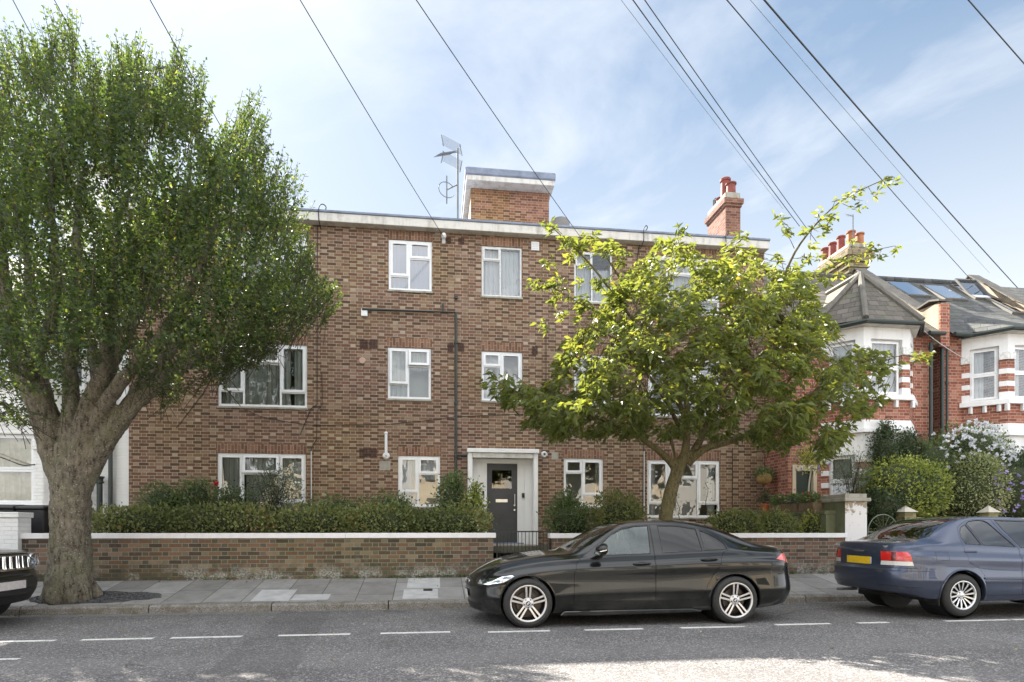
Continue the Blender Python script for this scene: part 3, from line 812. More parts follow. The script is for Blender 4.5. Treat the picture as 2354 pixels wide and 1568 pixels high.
# entrance surround, door
er = empty('tmp', 'x', 'x'); bpy.data.objects.remove(er)
YP = YF - .28
sx0, sx1 = gx(1076, YP), gx(1237, YP)
YD = YF + .10
dx0, dx1, dz0, dz1 = gx(1119, YD), gx(1189, YD), gz(1150, 1250, YD), gz(1150, 1066, YD)
s = MB()
s.box(sx0, sx0 + .11, YP, YF - .002, .9, PZ - .05); s.box(sx1 - .11, sx1, YP, YF - .002, .9, PZ - .05)
s.box(sx0 - .02, sx1 + .02, YP - .05, YF - .002, PZ - .05, PZ + .05)
s.build('porch_surround', M_WHITE, flats, bevel=.008)
MB().box(sx0 + .115, sx1 - .115, YP - .01, YF - .005, PZ - .17, PZ - .055).build('porch_soffit_board', M_FASCIA, flats)
MB().plate(px0 - .1, px1 + .1, .9, PZ + .05, [(dx0 - .07, dx1 + .18, .9, dz1 + .08)], YF + .03, YF + .15).build('porch_wall', M_CREAM if False else M_WHITE, flats)
fr = MB(); fr.plate(dx0 - .07, dx1 + .18, .9, dz1 + .08, [(dx0, dx1, .9, dz1)], YF + .06, YF + .16); fr.build('door_frame', M_WHITE, flats)
MB().box(dx0 - .05, dx1 + .12, YF - .25, YF + .05, .88, .965).build('doorstep', M_FELT, flats)
W = dx1 - dx0
gz0, gz1 = dz1 - .62, dz1 - .165
dd = MB(); dd.plate(dx0, dx1, dz0, dz1, [(dx0 + W * .17, dx0 + W * .82, gz0, gz1)], YD, YD + .05)
door = dd.build('door', M_DOOR, flats)
MB().quad((dx0 + W * .17, YD + .02, gz0), (dx0 + W * .82, YD + .02, gz0), (dx0 + W * .82, YD + .02, gz1), (dx0 + W * .17, YD + .02, gz1)).build('pane', M_GLASS, door)
MB().box(dx0 + W * .29, dx0 + W * .68, YD - .012, YD, dz1 - .97, dz1 - .89).build('letter_plate', M_ALU, door, bevel=.003)
h = MB(); h.tube([(dx1 - .07, YD - .05, dz1 - .76), (dx1 - .07, YD - .05, dz1 - 1.03)], .012, 8)
for z in (dz1 - .77, dz1 - 1.02): h.tube([(dx1 - .07, YD, z), (dx1 - .07, YD - .05, z)], .01, 8)
h.build('door_handle', M_ALU, door)
for z in (dz1 - 1.04, dz1 - 1.16): MB().lathe([(0, -.02), (.022, -.02), (.026, 0)], 14, 'y', (dx1 - .07, YD, z)).build('lock', M_ALU, door)
for px, py, w_, h_ in ((1111, 1133, .05, .10), (1203, 1139, .065, .12)):
    c = at(px, py, YF)
    MB().box(c.x - w_ / 2, c.x + w_ / 2, YF - .0, YF + .03, c.z - h_ / 2, c.z + h_ / 2).build('door_entry_panel', M_PLAST, flats, bevel=.005)
c = at(1157, 1030, YP); lt = MB(); lt.box(c.x - .14, c.x + .14, YP + .02, YP + .14, c.z - .05, c.z + .0)
lt.build('porch_light', M_PLAST, flats, bevel=.01)
c = at(1225, 1046, YP); MB().box(c.x - .05, c.x + .04, YF - .03, YF + .03, c.z - .09, c.z + .09).build('meter_box', M_OLDW, flats, bevel=.005)
# vents and wall fittings
def airbrick(px0_, px1_, py0, py1, mat=M_VENT, n=1):
    x0, x1 = gx(px0_, YF), gx(px1_, YF); z1, z0 = gz((px0_ + px1_) / 2, py0, YF), gz((px0_ + px1_) / 2, py1, YF)
    m = MB(); hs = []
    nx, nz = max(3, int((x1 - x0) / .03)), max(3, int((z1 - z0) / .03))
    for i in range(nx):
        for j in range(nz):
            a = x0 + (x1 - x0) * (i + .25) / nx; b = x0 + (x1 - x0) * (i + .75) / nx; c_ = z0 + (z1 - z0) * (j + .25) / nz; d_ = z0 + (z1 - z0) * (j + .75) / nz
            hs.append((a, b, c_, d_))
    m.plate(x0, x1, z0, z1, hs, YF - .006, YF - .001)
    m.build('air_brick', mat, flats)
for q in ((827, 846, 781, 802), (848, 868, 781, 802), (826, 846, 1031, 1052), (847, 867, 1031, 1052), (1029, 1042, 789, 809), (1053, 1067, 789, 809), (1223, 1236, 796, 816), (1025, 1037, 545, 561), (1053, 1067, 547, 563), (1300, 1312, 800, 820), (1297, 1309, 552, 568)):
    airbrick(*q)
MB().box(gx(1221, YF), gx(1239, YF), YF - .04, YF, gz(1230, 577, YF), gz(1230, 557, YF)).build('extractor_vent', M_UPVC, flats, bevel=.006)
v = MB()
for k in range(4):
    z = gz(1230, 574, YF) + k * .045; v.box(gx(1223, YF), gx(1237, YF), YF - .05, YF - .04, z, z + .018)
v.build('vent_slat', M_OLDW, flats)
c = at(838, 720, YF); MB().box(c.x - .075, c.x + .075, YF - .07, YF, c.z - .09, c.z + .09).build('alarm_box', M_UPVC, flats, bevel=.008)
c = at(833, 829, YF); MB().lathe([(0, -.02), (.07, -.02), (.08, 0)], 20, 'y', (c.x, YF, c.z)).build('plastic_cap', simple('pink_plaster', (.5, .34, .27), .9), flats)
# white boiler flue
c = at(888, 1048, YF); f = MB()
f.lathe([(.02, -.06), (.055, -.06), (.085, -.03), (.085, 0)], 20, 'y', (c.x, YF, c.z))
f.tube([(c.x, YF - .06, c.z), (c.x, YF - .07, gz(888, 1000, YF))], .035, 12); f.ell((c.x, YF - .07, gz(888, 997, YF)), (.045, .045, .04))
f.build('boiler_flue', M_UPVC, flats, smooth=True)
c = at(885, 1069, YF); MB().box(c.x - .13, c.x + .13, YF - .004, YF + .01, c.z - .13, c.z + .10).build('cement_patch', M_CONC, flats)
c = at(1251, 1045, YF); MB().lathe([(.03, -.05), (.06, -.05), (.085, 0)], 20, 'y', (c.x, YF, c.z)).build('boiler_flue', M_OLDW, flats, smooth=True)
c = at(1276, 1048, YF); MB().box(c.x - .09, c.x + .09, YF - .004, YF + .01, c.z - .09, c.z + .09).build('cement_patch', M_CONC, flats)
# black overflow pipe and downpipe
dp = MB(); X1 = gx(1048, YF)
dp.tube([(gx(833, YF), YF - .06, gz(833, 713, YF)), (X1, YF - .06, gz(1048, 720, YF)), (X1, YF - .06, 1.0)], .032, 10)
dp.tube([(gx(1018, YF), YF - .06, gz(1018, 719, YF)), (gx(1018, YF), YF - .06, gz(1018, 700, YF))], .022, 8)
dp.tube([(X1, YF - .06, gz(1048, 1047, YF)), (sx0, YF - .06, gz(1060, 1047, YF))], .03, 8)
for z in (5.9, 3.1, 7.0, 4.4): dp.lathe([(.032, -.04), (.045, -.03), (.045, .03), (.032, .04)], 10, 'z', (X1, YF - .06, z))
dp.build('waste_pipe', M_PIPE, flats, smooth=True)
# thin surface cables
def wallcable(pts, r=.008): MB().tube([(gx(a, YF), YF - .012, gz(a, b, YF)) for a, b in pts], r, 5).build('cable', M_CABLE, flats)
wallcable([(736, 500), (730, 520), (729, 930), (715, 940), (690, 1000)], .009); wallcable([(740, 860), (741, 930), (729, 945), (728, 1010), (716, 1030), (714, 1190)])
wallcable([(560, 940), (600, 958), (650, 968), (700, 976), (728, 978), (900, 975), (1000, 965), (1048, 958), (1200, 952), (1300, 958)], .007)
wallcable([(470, 900), (440, 940), (405, 985)], .007); wallcable([(1480, 1020), (1477, 1180)], .010); wallcable([(1683, 1030), (1683, 1190)], .010)
wallcable([(716, 1035), (715, 1190)], .009); wallcable([(1470, 560), (1464, 600), (1464, 700)], .012); wallcable([(1183, 860), (1230, 905), (1260, 912)], .006)
wallcable([(1255, 740), (1255, 850), (1250, 1020)], .007)
for px in (716, 1480): MB().tube([(gx(px, YF), YF - .025, gz(px, 1038, YF)), (gx(px, YF), YF - .025, gz(px, 1180, YF))], .012, 6).build('pale_conduit', M_OLDW, flats)
# wall bracket with insulator for the overhead cable
c = at(1020, 549, YF); k = MB(); k.tube([(c.x, YF, c.z + .02), (c.x, YF - .18, c.z - .02)], .014, 8); k.ell((c.x, YF - .16, c.z), (.06, .06, .075)); k.box(c.x - .04, c.x + .04, YF - .02, YF, c.z - .12, c.z + .08)
k.build('cable_bracket', M_OLDW, flats, smooth=True)
# rooftop stair housing
Y1 = 17.7
bx0, bx1 = gx(1083, Y1), gx(1262, Y1); bz1 = gz(1180, 437, Y1) - .02
hs = MB(); hs.box(bx0, bx1, Y1, Y1 + 2.6, ZT + .262, bz1); hb = hs.build('stair_housing', M_BOXB, flats)
MB().box(bx0 - .012, bx0 - .002, Y1 + .05, Y1 + 2.6, ZT + 1.2, bz1 - .0).build('housing_cladding', simple('tan_boarding', (.34, .23, .13), .8, noise=.15), hb)
MB().box(bx0 - .015, bx0 - .002, Y1 + .02, Y1 + 2.6, ZT + .26, ZT + 1.19).build('housing_flashing', simple('grey_lead', (.26, .29, .32), .6), hb)
Yt = Y1 - .42
tx0, tx1 = gx(1072, Yt), gx(1275, Yt); 
MB().box(tx0, tx1, Yt, Y1 + 2.8, bz1 - .005, bz1 + .14).build('housing_fascia', M_FASCIA, hb, bevel=.01)
MB().box(tx0 - .03, tx1 + .03, Yt - .03, Y1 + 2.83, bz1 + .143, bz1 + .36).build('housing_roof', M_FELT, hb, bevel=.03)
MB().box(bx0 + .05, bx1 + .05, Y1 - .12, Y1 - .003, ZT + .3, ZT + 1.42).build('housing_upstand', M_WHITE, hb)
# chimney on the right end
Yc = 16.5
cx0, cx1 = gx(1668, Yc), gx(1702, Yc)
czt = gz(1690, 442, Yc)
ch = MB(); ch.box(cx0, cx1, Yc, Yc + 1.15, ZT + .262, czt - .42)
cho = ch.build('chimney', M_CHIM, flats)
c2 = MB(); c2.box(cx0 - .03, cx1 + .03, Yc - .03, Yc + 1.18, czt - .42, czt - .34); c2.box(cx0 - .07, cx1 + .07, Yc - .07, Yc + 1.22, czt - .338, czt - .20)
c2.build('chimney_corbel', M_CHIM, cho); MB().box(cx0 - .0, cx1 + .0, Yc, Yc + 1.15, czt - .198, czt).build('chimney_cap', M_CONC, cho, bevel=.015)
def pot(x, y, z, r, h_, mat, par):
    m = MB(); m.lathe([(r * 1.0, 0), (r * .92, h_ * .2), (r * .86, h_ * .85), (r * 1.06, h_ * .88), (r * 1.08, h_ * .97), (r * .95, h_), (r * .8, h_), (r * .75, h_ * .5), (0, h_ * .5)], 20, 'z', (x, y, z))
    m.build('chimney_pot', mat, par, smooth=True)
pot((cx0 + cx1) / 2 + .03, Yc + .18, czt - .01, .145, .36, M_POTR, cho); pot((cx0 + cx1) / 2 - .02, Yc + .42, czt - .01, .145, .62, M_POTR, cho); pot((cx0 + cx1) / 2, Yc + .78, czt - .01, .13, .24, M_POTR, cho)
fl = MB()
for dy, hh in ((.98, .34), (1.08, .34)): fl.tube([((cx0 + cx1) / 2 - .05, Yc + dy, czt), ((cx0 + cx1) / 2 - .05, Yc + dy, czt + hh)], .04, 8)
fl.build('flue_pipe', M_PIPE, cho)
recenter(flats, ((BL + BR) / 2, YF, .2))
# ---------------------------------------------------------------- aerials and dish
def aerial_mast(px, ytop, ybot, Y, label, big=True):
    t = empty('tv_aerial', label, 'aerial')
    zt_, zb = gz(px, ytop, Y), gz(px, ybot, Y); x = gx(px, Y)
    MB().tube([(x, Y, zb), (x, Y, zt_)], .028, 8).build('mast', M_STEEL, t)
    if big:
        a = MB(); b0 = Vector((x, Y - .05, zt_ - .12)); b1 = Vector((x - .55, Y - .55, zt_ - .55))
        a.tube([b0, b1], .014, 6)
        for k in range(11):
            p = b0.lerp(b1, .25 + .75 * k / 10); dv = Vector((.10, -.11, 0)); a.tube([p - dv, p + dv], .007, 5)
        a.build('directors', M_STEEL, t)
        r = MB()
        for sgn, off in ((1, .02), (-1, -.42)):
            for k in range(9):
                q = k / 8
                r.tube([(x - .42, Y - .1, zt_ + off + .26 * q * (1 if sgn > 0 else 1)), (x + .10, Y + .22, zt_ - .03 + off + .26 * q)], .005, 4)
        for xx, yy, o in ((x - .42, Y - .1, .0), (x + .10, Y + .22, -.03)):
            r.tube([(xx - .03, yy, zt_ + o + .28), (xx + .03, yy, zt_ + o - .02)], .014, 5); r.tube([(xx + .03, yy, zt_ + o - .16), (xx - .03, yy, zt_ + o - .48)], .014, 5)
        r.build('reflector', M_STEEL, t)
        d_ = MB(); c_ = Vector((x - .30, Y, zt_ - 1.15))
        d_.tube([c_ + Vector((.22 * math.cos(k / 14 * 5.2 + .6), .1 * math.cos(k / 14 * 5.2), .24 * math.sin(k / 14 * 5.2 + .6))) for k in range(15)], .012, 5)
        d_.tube([c_ + Vector((0, 0, .38)), c_ - Vector((0, 0, .38))], .02, 5); d_.tube([c_, (x, Y, zt_ - .98)], .02, 5)
        d_.build('dipole', M_STEEL, t)
    else:
        a = MB(); a.tube([(x - .18, Y, zt_ - .28), (x + .2, Y, zt_ - .18)], .035, 6); a.tube([(x - .1, Y, zt_ - .5), (x + .2, Y, zt_ - .62)], .02, 5)
        a.tube([(x - .16, Y + .1, zt_ - .38), (x + .02, Y - .1, zt_ - .2)], .03, 5); a.build('cross_arm', M_CABLE, t)
    recenter(t, (x, Y, zb))
aerial_mast(1052, 342, 522, 16.8, 'tall grey television aerial with a grid reflector on the flat roof')
dsh = empty('satellite_dish', 'grey satellite dish on the flat roof beside the stair housing', 'satellite dish')
Yd = 17.5; c = at(1284, 519, Yd); m = MB()
m.lathe([(0, .06), (.1, .055), (.2, .03), (.27, .0), (.275, -.01), (.2, .015), (.1, .04), (0, .045)], 28, 'y', (0, 0, 0))
m.xf(Matrix.Translation(c) @ Matrix.Rotation(R(155), 4, 'Z') @ Matrix.Rotation(R(15), 4, 'X') @ Matrix.Scale(1.2, 4))
m.build('reflector', simple('grey_dish', (.16, .15, .14), .6), dsh, smooth=True)
MB().tube([(c.x, Yd + .12, c.z), (c.x, Yd + .3, c.z - .2), (c.x, Yd + .3, ZT + .26)], .025, 8).build('bracket', M_STEEL, dsh)
recenter(dsh, (c.x, Yd + .3, ZT + .26))
# ---------------------------------------------------------------- Victorian houses either side
def bay(parent, xfl, xfr, Yf, Yw, zb, ztop, lv, mats, wins_):
    """splayed bay: lv = list of (z0, z1, kind); wins_ = list of (z0, z1, kwargs)"""
    dpt = Yw - Yf
    faces = [((xfl - dpt, Yw), (xfl, Yf)), ((xfl, Yf), (xfr, Yf)), ((xfr, Yf), (xfr + dpt, Yw))]
    wall = {}
    for fi, (a, b) in enumerate(faces):
        a, b = Vector((*a, 0)), Vector((*b, 0)); L = (b - a).length; t = (b - a) / L
        n = Vector((t.y, -t.x, 0))                       # outward
        M = Matrix(((t.x, -n.x, 0, a.x), (t.y, -n.y, 0, a.y), (0, 0, 1, 0), (0, 0, 0, 1)))
        pier = .20 if fi == 1 else .17
        hl = [(pier, L - pier, z0, z1) for z0, z1, kw in wins_]
        for (z0, z1, kind) in lv:
            # kind -> (material key, proud, depth)
            mk, pr = kind
            m = wall.setdefault((mk, z0 > 3.9), MB())
            q = MB(); hh = [(h[0], h[1], max(h[2], z0), min(h[3], z1)) for h in hl if h[2] < z1 - 1e-4 and h[3] > z0 + 1e-4]
            e = pr * .41 if pr > .02 else 0
            if mk == 'cap' and hh:
                for (xa_, xb_) in ((-e, hh[0][0]), (hh[0][1], L + e)): MB().box(xa_, xb_, -pr, .22, z0, z1).xf(M).build('bay_capital', mats['cap'], parent, bevel=.006)
                continue
            q.plate(0 - e, L + e, z0, z1, hh, -pr, .22)
            if mk == 'sill': q.xf(M).build('bay_sill', mats['sill'], parent, bevel=.006); continue
            m.join(q, M)
        for z0, z1, kw in wins_:
            wo_ = window(parent, pier + .004, L - pier - .004, z0 + .004, z1 - .004, [(0, 1, .5, 1, 1), (0, 1, 0, .5, 1)], .09, fr=.045, sash=.035, vent=False, **kw)
            wo_.matrix_basis = M @ wo_.matrix_basis
    for k, m in wall.items():
        if m.v: m.build({'brick': 'bay_wall', 'white': 'bay_stucco', 'cap': 'bay_capital', 'sill': 'bay_sill'}[k[0]], mats[k[0]], parent, bevel=(.006 if k[0] != 'brick' else 0))
CAPM = None
def capmat():
    m, g, b, out = newmat('carved_white_capital')
    P = g.pos(); vo = g.new('ShaderNodeTexVoronoi'); g.put(vo.inputs['Vector'], P); vo.inputs['Scale'].default_value = 19
    g.put(b.inputs['Base Color'], g.mix(g.rng(vo.outputs['Distance'], .30, .75, 0, .55), (.78, .78, .77, 1), (.42, .41, .38, 1))); b.inputs['Roughness'].default_value = .8
    g.put(b.inputs['Normal'], g.bump(vo.outputs['Distance'], -1.0, .05)); return m
CAPM = capmat()
LV = [(.5, 1.75, ('brick', 0)), (1.75, 1.86, ('sill', .09)), (1.86, 2.15, ('white', .012)), (2.15, 2.32, ('brick', 0)), (2.32, 2.45, ('white', .004)), (2.45, 2.62, ('brick', 0)), (2.62, 2.75, ('white', .004)), (2.75, 2.92, ('brick', 0)),
      (2.92, 3.10, ('cap', .04)), (3.10, 3.62, ('white', .012)), (3.62, 3.72, ('sill', .10)), (3.72, 3.93, ('white', .03)), (3.93, 4.41, ('brick', 0)), (4.41, 4.53, ('sill', .10)), (4.53, 4.72, ('white', .012)), (4.72, 4.86, ('brick', 0)), (4.86, 4.99, ('white', .004)),
      (4.99, 5.17, ('brick', 0)), (5.17, 5.30, ('white', .004)), (5.30, 5.52, ('brick', 0)), (5.52, 5.70, ('cap', .045)), (5.70, 6.16, ('white', .012))]
MR = {'brick': M_RED, 'white': M_STUCCO, 'cap': CAPM, 'sill': M_STUCCO}
YH = 14.05
SL = .836; ZE = 6.33; YE = 13.86
def zroof(y): return ZE + (y - YE) * SL
def onroof(px, py):
    lo, hi = 13.5, 18.0
    for _ in range(40):
        mid = (lo + hi) / 2
        if gz(px, py, mid) > zroof(mid): lo = mid
        else: hi = mid
    return Vector((gx(px, lo), lo, zroof(lo)))
YRD = 16.9; ZRD = zroof(YRD)
def terraced_house(x0, x1, xfl, xfr, label, tile, kw):
    h_ = empty('terraced_house', label, 'house', 'red brick terraced houses')
    dpt = YH - 13.4
    w_ = MB()
    hl = [(xfl - dpt + .02, xfr + dpt - .02, .5, 6.16)]
    dl, dr = x0 + .12, xfl - dpt - .12
    door = (dr - dl) > .3
    if door: hl.append((dl + .02, dr, .6, 2.9))
    w_.plate(x0, x1, .3, 6.30, hl, YH, YH + .25)
    w_.box(x0, x0 + .2, YH + .25, YH + 6.5, .3, ZE); w_.box(x1 - .2, x1, YH + .25, YH + 6.5, .3, ZE)
    w_.build('wall', M_RED, h_)
    MB().box(x0 + .2, x1 - .2, YH + 2.8, YH + 2.9, .5, 6.2).build('room_partition', M_INTL, h_)
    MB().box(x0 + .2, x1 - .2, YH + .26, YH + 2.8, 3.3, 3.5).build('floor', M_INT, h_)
    bay(h_, xfl, xfr, 13.4, YH, .5, 6.16, LV, MR, [(1.87, 3.10, dict(curt=kw.get('cg'))), (4.545, 5.88, dict(curt=kw.get('cf')))])
    # brackets under the sill
    bm_ = MB()
    for i in range(4):
        xx = xfl - .05 + (xfr - xfl + .1) * i / 3; MB().box(xx - .035, xx + .035, 13.4 - .085, 13.399, 4.24, 4.408).build('sill_bracket', M_STUCCO, h_)
    for i in range(3):
        xx = xfl - .12 - .2 * i; yy = 13.4 + (.12 + .2 * i)
        MB().box(xx - .06, xx, yy - .07, yy, 4.24, 4.408).build('sill_bracket', M_STUCCO, h_)

    if door:
        d_ = MB(); d_.plate(dl, dr, .6, 2.9, [(dl + .09, dr - .09, .6, 2.75)], YH - .02, YH + .1); d_.build('door_frame', M_CREAM, h_)
        MB().box(dl + .09, dr - .09, YH + .12, YH + .16, .6, 2.75).build('door', simple('dark_green_door', (.03, .045, .035), .4), h_)
    # roof
    r = MB(); ro = .02
    r.add([(x0, YE - .15, zroof(YE - .15)), (x1, YE - .15, zroof(YE - .15)), (x1, YRD, ZRD), (x0, YRD, ZRD), (x1, YRD + 4.5, ZRD - 4.5 * SL), (x0, YRD + 4.5, ZRD - 4.5 * SL)], [(0, 1, 2, 3), (3, 2, 4, 5)])
    rf_ = r.build('roof', tile, h_)
    rt = MB()
    n = int((x1 - x0) / .3)
    for i in range(n): rt.tube([(x0 + (x1 - x0) * i / n + .004, YRD, ZRD + .03), (x0 + (x1 - x0) * (i + 1) / n - .004, YRD, ZRD + .03)], .085, 8)
    rt.build('ridge_tiles', M_SLATE if tile == M_SLATE else M_TILE, rf_)
    g_ = MB(); g_.tube([(x0, YE - .2, ZE - .15), (xfl - dpt - .1, YE - .2, ZE - .15)], .055, 8); g_.tube([(xfr + dpt + .12, YE - .2, ZE - .15), (x1, YE - .2, ZE - .15)], .055, 8)
    g_.tube([(xfl - dpt - .12, YH - .12, ZE - .13), (xfl - .12, 13.13, ZE - .12), (xfr + .12, 13.13, ZE - .12), (xfr + dpt + .12, YH - .12, ZE - .13)], .055, 8)
    g_.build('gutter', M_PIPE, h_, smooth=True)
    MB().prism([(xfl - dpt - .08, YH), (xfl - .1, 13.18), (xfr + .1, 13.18), (xfr + dpt + .08, YH)], 'z', 6.162, 6.20).build('soffit', M_FASCIA, h_)
    return h_, rf_
HA0, HA1 = BR + .02, 12.65
h1, rf1 = terraced_house(HA0, HA1, 10.23, 11.45, 'red brick terraced house with pointed tiled bay roof next to the flats', M_TILE,
                    dict(cf=(M_NET, [(.05, .95, .02, .98)]), cg=(M_NET, [(.05, .95, .4, .98)])))
# pointed bay roof
ap = Vector((10.84, 14.30, 7.80)); bk = Vector((10.84, YE + (7.80 - ZE) / SL, 7.80))
E = [Vector((9.30, 13.98, ZE - .05)), Vector((10.10, 13.15, ZE - .07)), Vector((11.58, 13.15, ZE - .07)), Vector((12.38, 13.98, ZE - .05))]
br = MB()
for i in range(3): br.poly([E[i], E[i + 1], ap])
br.poly([E[0], ap, bk, (9.30, 14.1, ZE + .05)]); br.poly([E[3], (12.38, 14.1, ZE + .05), bk, ap])
br.build('bay_roof', M_TILE, h1)
hp = MB()
for e in E: hp.tube([e + Vector((0, 0, .03)), ap + Vector((0, 0, .03))], .075, 8)
hp.tube([ap + Vector((0, 0, .03)), bk + Vector((0, 0, .03))], .075, 8)
hp.build('hip_tiles', render_mat('hip_tile_mortar', (.14, .13, .11), .6, 6), h1, smooth=True)
h2, rf2 = terraced_house(12.92, 16.48, 14.13, 15.35, 'red brick terraced house with rooflights at the right edge', M_SLATE,
                    dict(cf=(M_NET, [(.02, .48, .02, .98)]), cg=(M_NET, [(.05, .95, .4, .98)])))
b2 = MB(); a2 = Vector((14.74, 15.1, zroof(15.1) + .02))
E2 = [Vector((13.2, 13.98, ZE - .06)), Vector((14.03, 13.15, ZE - .10)), Vector((15.46, 13.15, ZE - .10)), Vector((16.3, 13.98, ZE - .06))]
q = Vector((13.2, 14.3, zroof(14.3) + .015)); q2 = Vector((16.3, 14.3, zroof(14.3) + .015))
b2.poly([E2[0], E2[1], (14.2, 14.75, zroof(14.75) + .02), q]); b2.poly([E2[1], E2[2], (15.3, 14.75, zroof(14.75) + .02), (14.2, 14.75, zroof(14.75) + .02)]); b2.poly([E2[2], E2[3], q2, (15.3, 14.75, zroof(14.75) + .02)])
b2.build('bay_roof', M_SLATE, h2)
# rooflights
def rooflight(px, py, opened=False):
    c = onroof(px, py); sd = Vector((0, 1, SL)).normalized(); nn = Vector((0, -SL, 1)).normalized(); xx = Vector((1, 0, 0))
    M = Matrix(((xx.x, sd.x, nn.x, c.x), (xx.y, sd.y, nn.y, c.y), (xx.z, sd.z, nn.z, c.z), (0, 0, 0, 1)))
    f = MB()
    for (a, b, cc, d) in ((-.37, -.33, -.58, .58), (.33, .37, -.58, .58), (-.33, .33, -.58, -.53), (-.33, .33, .53, .58)): f.box(a, b, cc, d, -.02, .06)
    fo = f.xf(M).build('rooflight', simple('rooflight_frame', (.15, .14, .12), .5), rf2)
    p = MB()
    p.quad((-.33, -.53, .07), (.33, -.53, .07), (.33, .53, .07), (-.33, .53, .07))
    if opened: p.xf(Matrix.Rotation(R(14), 4, 'X'))
    p.xf(M).build('pane', M_SKYL, fo)
    if opened:
        k = MB()
        for (a, b, cc, d) in ((-.36, -.31, -.56, .56), (.31, .36, -.56, .56), (-.31, .31, -.56, -.5), (-.31, .31, .5, .56)): k.box(a, b, cc, d, .07, .12)
        k.xf(M @ Matrix.Rotation(R(14), 4, 'X')).build('sash', simple('rooflight_sash', (.12, .12, .12), .4), fo)
    MB().quad((-.33, -.53, -.01), (.33, -.53, -.01), (.33, .53, -.01), (-.33, .53, -.01)).xf(M @ Matrix.Translation((0, 0, .03))).build('blind', M_BLIND, fo)
rooflight(2085, 668); rooflight(2168, 676); rooflight(2236, 674, True); rooflight(2318, 706)
# party walls with coping
def party_wall(x, wdt, label, front=True):
    M_TC = simple('dark_coping_tile', (.13, .12, .105), .85, noise=.25, nscale=5); t = empty('parapet_wall', label, 'parapet', 'parapets between the terraced roofs')
    up = .24
    pr = [(13.86, 6.0), (13.86, 7.02), (14.5, 7.05), (YRD, ZRD + up), (YRD + 4.5, ZRD + up - 4.5 * SL), (YRD + 4.5, 4.0), (14.2, 6.0)]
    MB().prism(pr, 'x', x, x + wdt).build('wall', M_RENDER, t)
    MB().box(x + .0, x + wdt, 13.80, 13.859, 5.9, 7.0).build('brick_end', M_RED, t)
    c = MB(); pts = [(13.78, 7.04), (14.1, 7.13), (14.5, 7.07)]
    n = 9
    for i in range(n + 1): f = i / n; pts.append((14.55 + (YRD - 14.55) * f, 7.10 + (ZRD + up + .03 - 7.10) * f))
    pts.append((YRD + 4.5, ZRD + up - 4.5 * SL))
    for i in range(len(pts) - 1):
        (a, b), (cc, d) = pts[i], pts[i + 1]; c.prism([(a + .005, b), (cc - .005, d), (cc - .005, d + .045), (a + .005, b + .045)], 'x', x - .06, x + wdt + .06)
    c.build('coping', M_TC, t)
    recenter(t, (x, 13.9, 6))
party_wall(HA1 + .005, .26, 'buff rendered parapet between the pointed roof and the rooflights')
party_wall(16.50, .26, 'buff rendered parapet at the right edge beyond the rooflights')
# rear wing of a third house beyond the last parapet
h3 = empty('terraced_house', 'red brick terraced house just outside the right edge', 'house', 'red brick terraced houses')
MB().box(16.8, 21, YH, YH + 6, .3, ZE).build('wall', M_RED, h3)
MB().add([(16.78, YE - .15, zroof(YE - .15)), (21, YE - .15, zroof(YE - .15)), (21, YRD, ZRD), (16.78, YRD, ZRD), (21, YRD + 4.5, ZRD - 4.5 * SL), (16.78, YRD + 4.5, ZRD - 4.5 * SL)], [(0, 1, 2, 3), (3, 2, 4, 5)]).build('roof', M_SLATE, h3)
# black downpipes
pp = MB()
def pipe(px, y0, y1, r, Y=13.9): 
    m = MB(); x = gx(px, Y); m.tube([(x, Y, gz(px, y0, Y)), (x, Y, gz(px, y1, Y))], r, 10)
    for k in range(4): zc = gz(px, y0, Y) - .15 - k * 1.1; m.lathe([(r, -.03), (r + .012, -.03), (r + .012, .03), (r, .03)], 10, 'z', (x, Y, zc))
    return m
pipe(2140, 787, 1190, .045).build('downpipe', M_PIPE, h1, smooth=True)
pipe(2166, 787, 1190, .045).build('downpipe', M_PIPE, h2, smooth=True); pipe(2177, 768, 1190, .03).build('downpipe', M_PIPE, h2, smooth=True)
# chimney stack with five pots
st_ = empty('chimney_stack', 'broad corbelled chimney stack with five clay pots behind the pointed roof', 'chimney')
sx, sx2 = gx(1955, 17), gx(1996, 17)
MB().box(sx + .12, sx2 - .02, 17.1, 18.5, 7.5, 8.95).build('rendered_shaft', M_DKGREEN, st_)
k = MB()
for i, e in enumerate((0, .04, .09, .14, .19)):
    k.box(sx + .02 - e, sx2 + e - .05, 17.08 - e, 18.52 + e, 8.952 + i * .16, 8.95 + (i + 1) * .16)
k.box(sx - .06, sx2 + .02, 16.98, 18.62, 9.752, 9.86)
k.build('corbelled_brick', M_STOCK, st_)
MB().box(sx - .02, sx2 - .02, 17.02, 18.58, 9.862, 10.02).build('mortar_cap', M_CONC, st_, bevel=.04)
xm = (sx + sx2) / 2
for (dx, y, h_, m) in ((-.13, 17.2, .44, M_POTO), (.20, 17.25, .42, M_POTO), (-.16, 17.62, .48, M_POTR), (-.16, 18.02, .46, M_POTR), (-.16, 18.4, .46, M_POTR)): pot(xm + dx, y, 10.0, .125, h_, m, st_)
recenter(st_, (xm, 17.8, 7.5))
ta = empty('tv_aerial', 'small rusty aerial beside the five chimney pots', 'aerial')
xa = gx(1961, 17.0); MB().tube([(xa, 17.0, 9.8), (xa, 17.0, 10.85)], .015, 6).build('mast', M_STEEL, ta)
a = MB(); a.tube([(xa, 17, 10.8), (xa - .28, 16.9, 10.78)], .01, 5)
for i in range(5): a.tube([(xa - .05 - .055 * i, 16.9, 10.72), (xa - .05 - .055 * i, 17.0, 10.86)], .006, 4)
a.build('directors', M_STEEL, ta); recenter(ta, (xa, 17.0, 9.8))
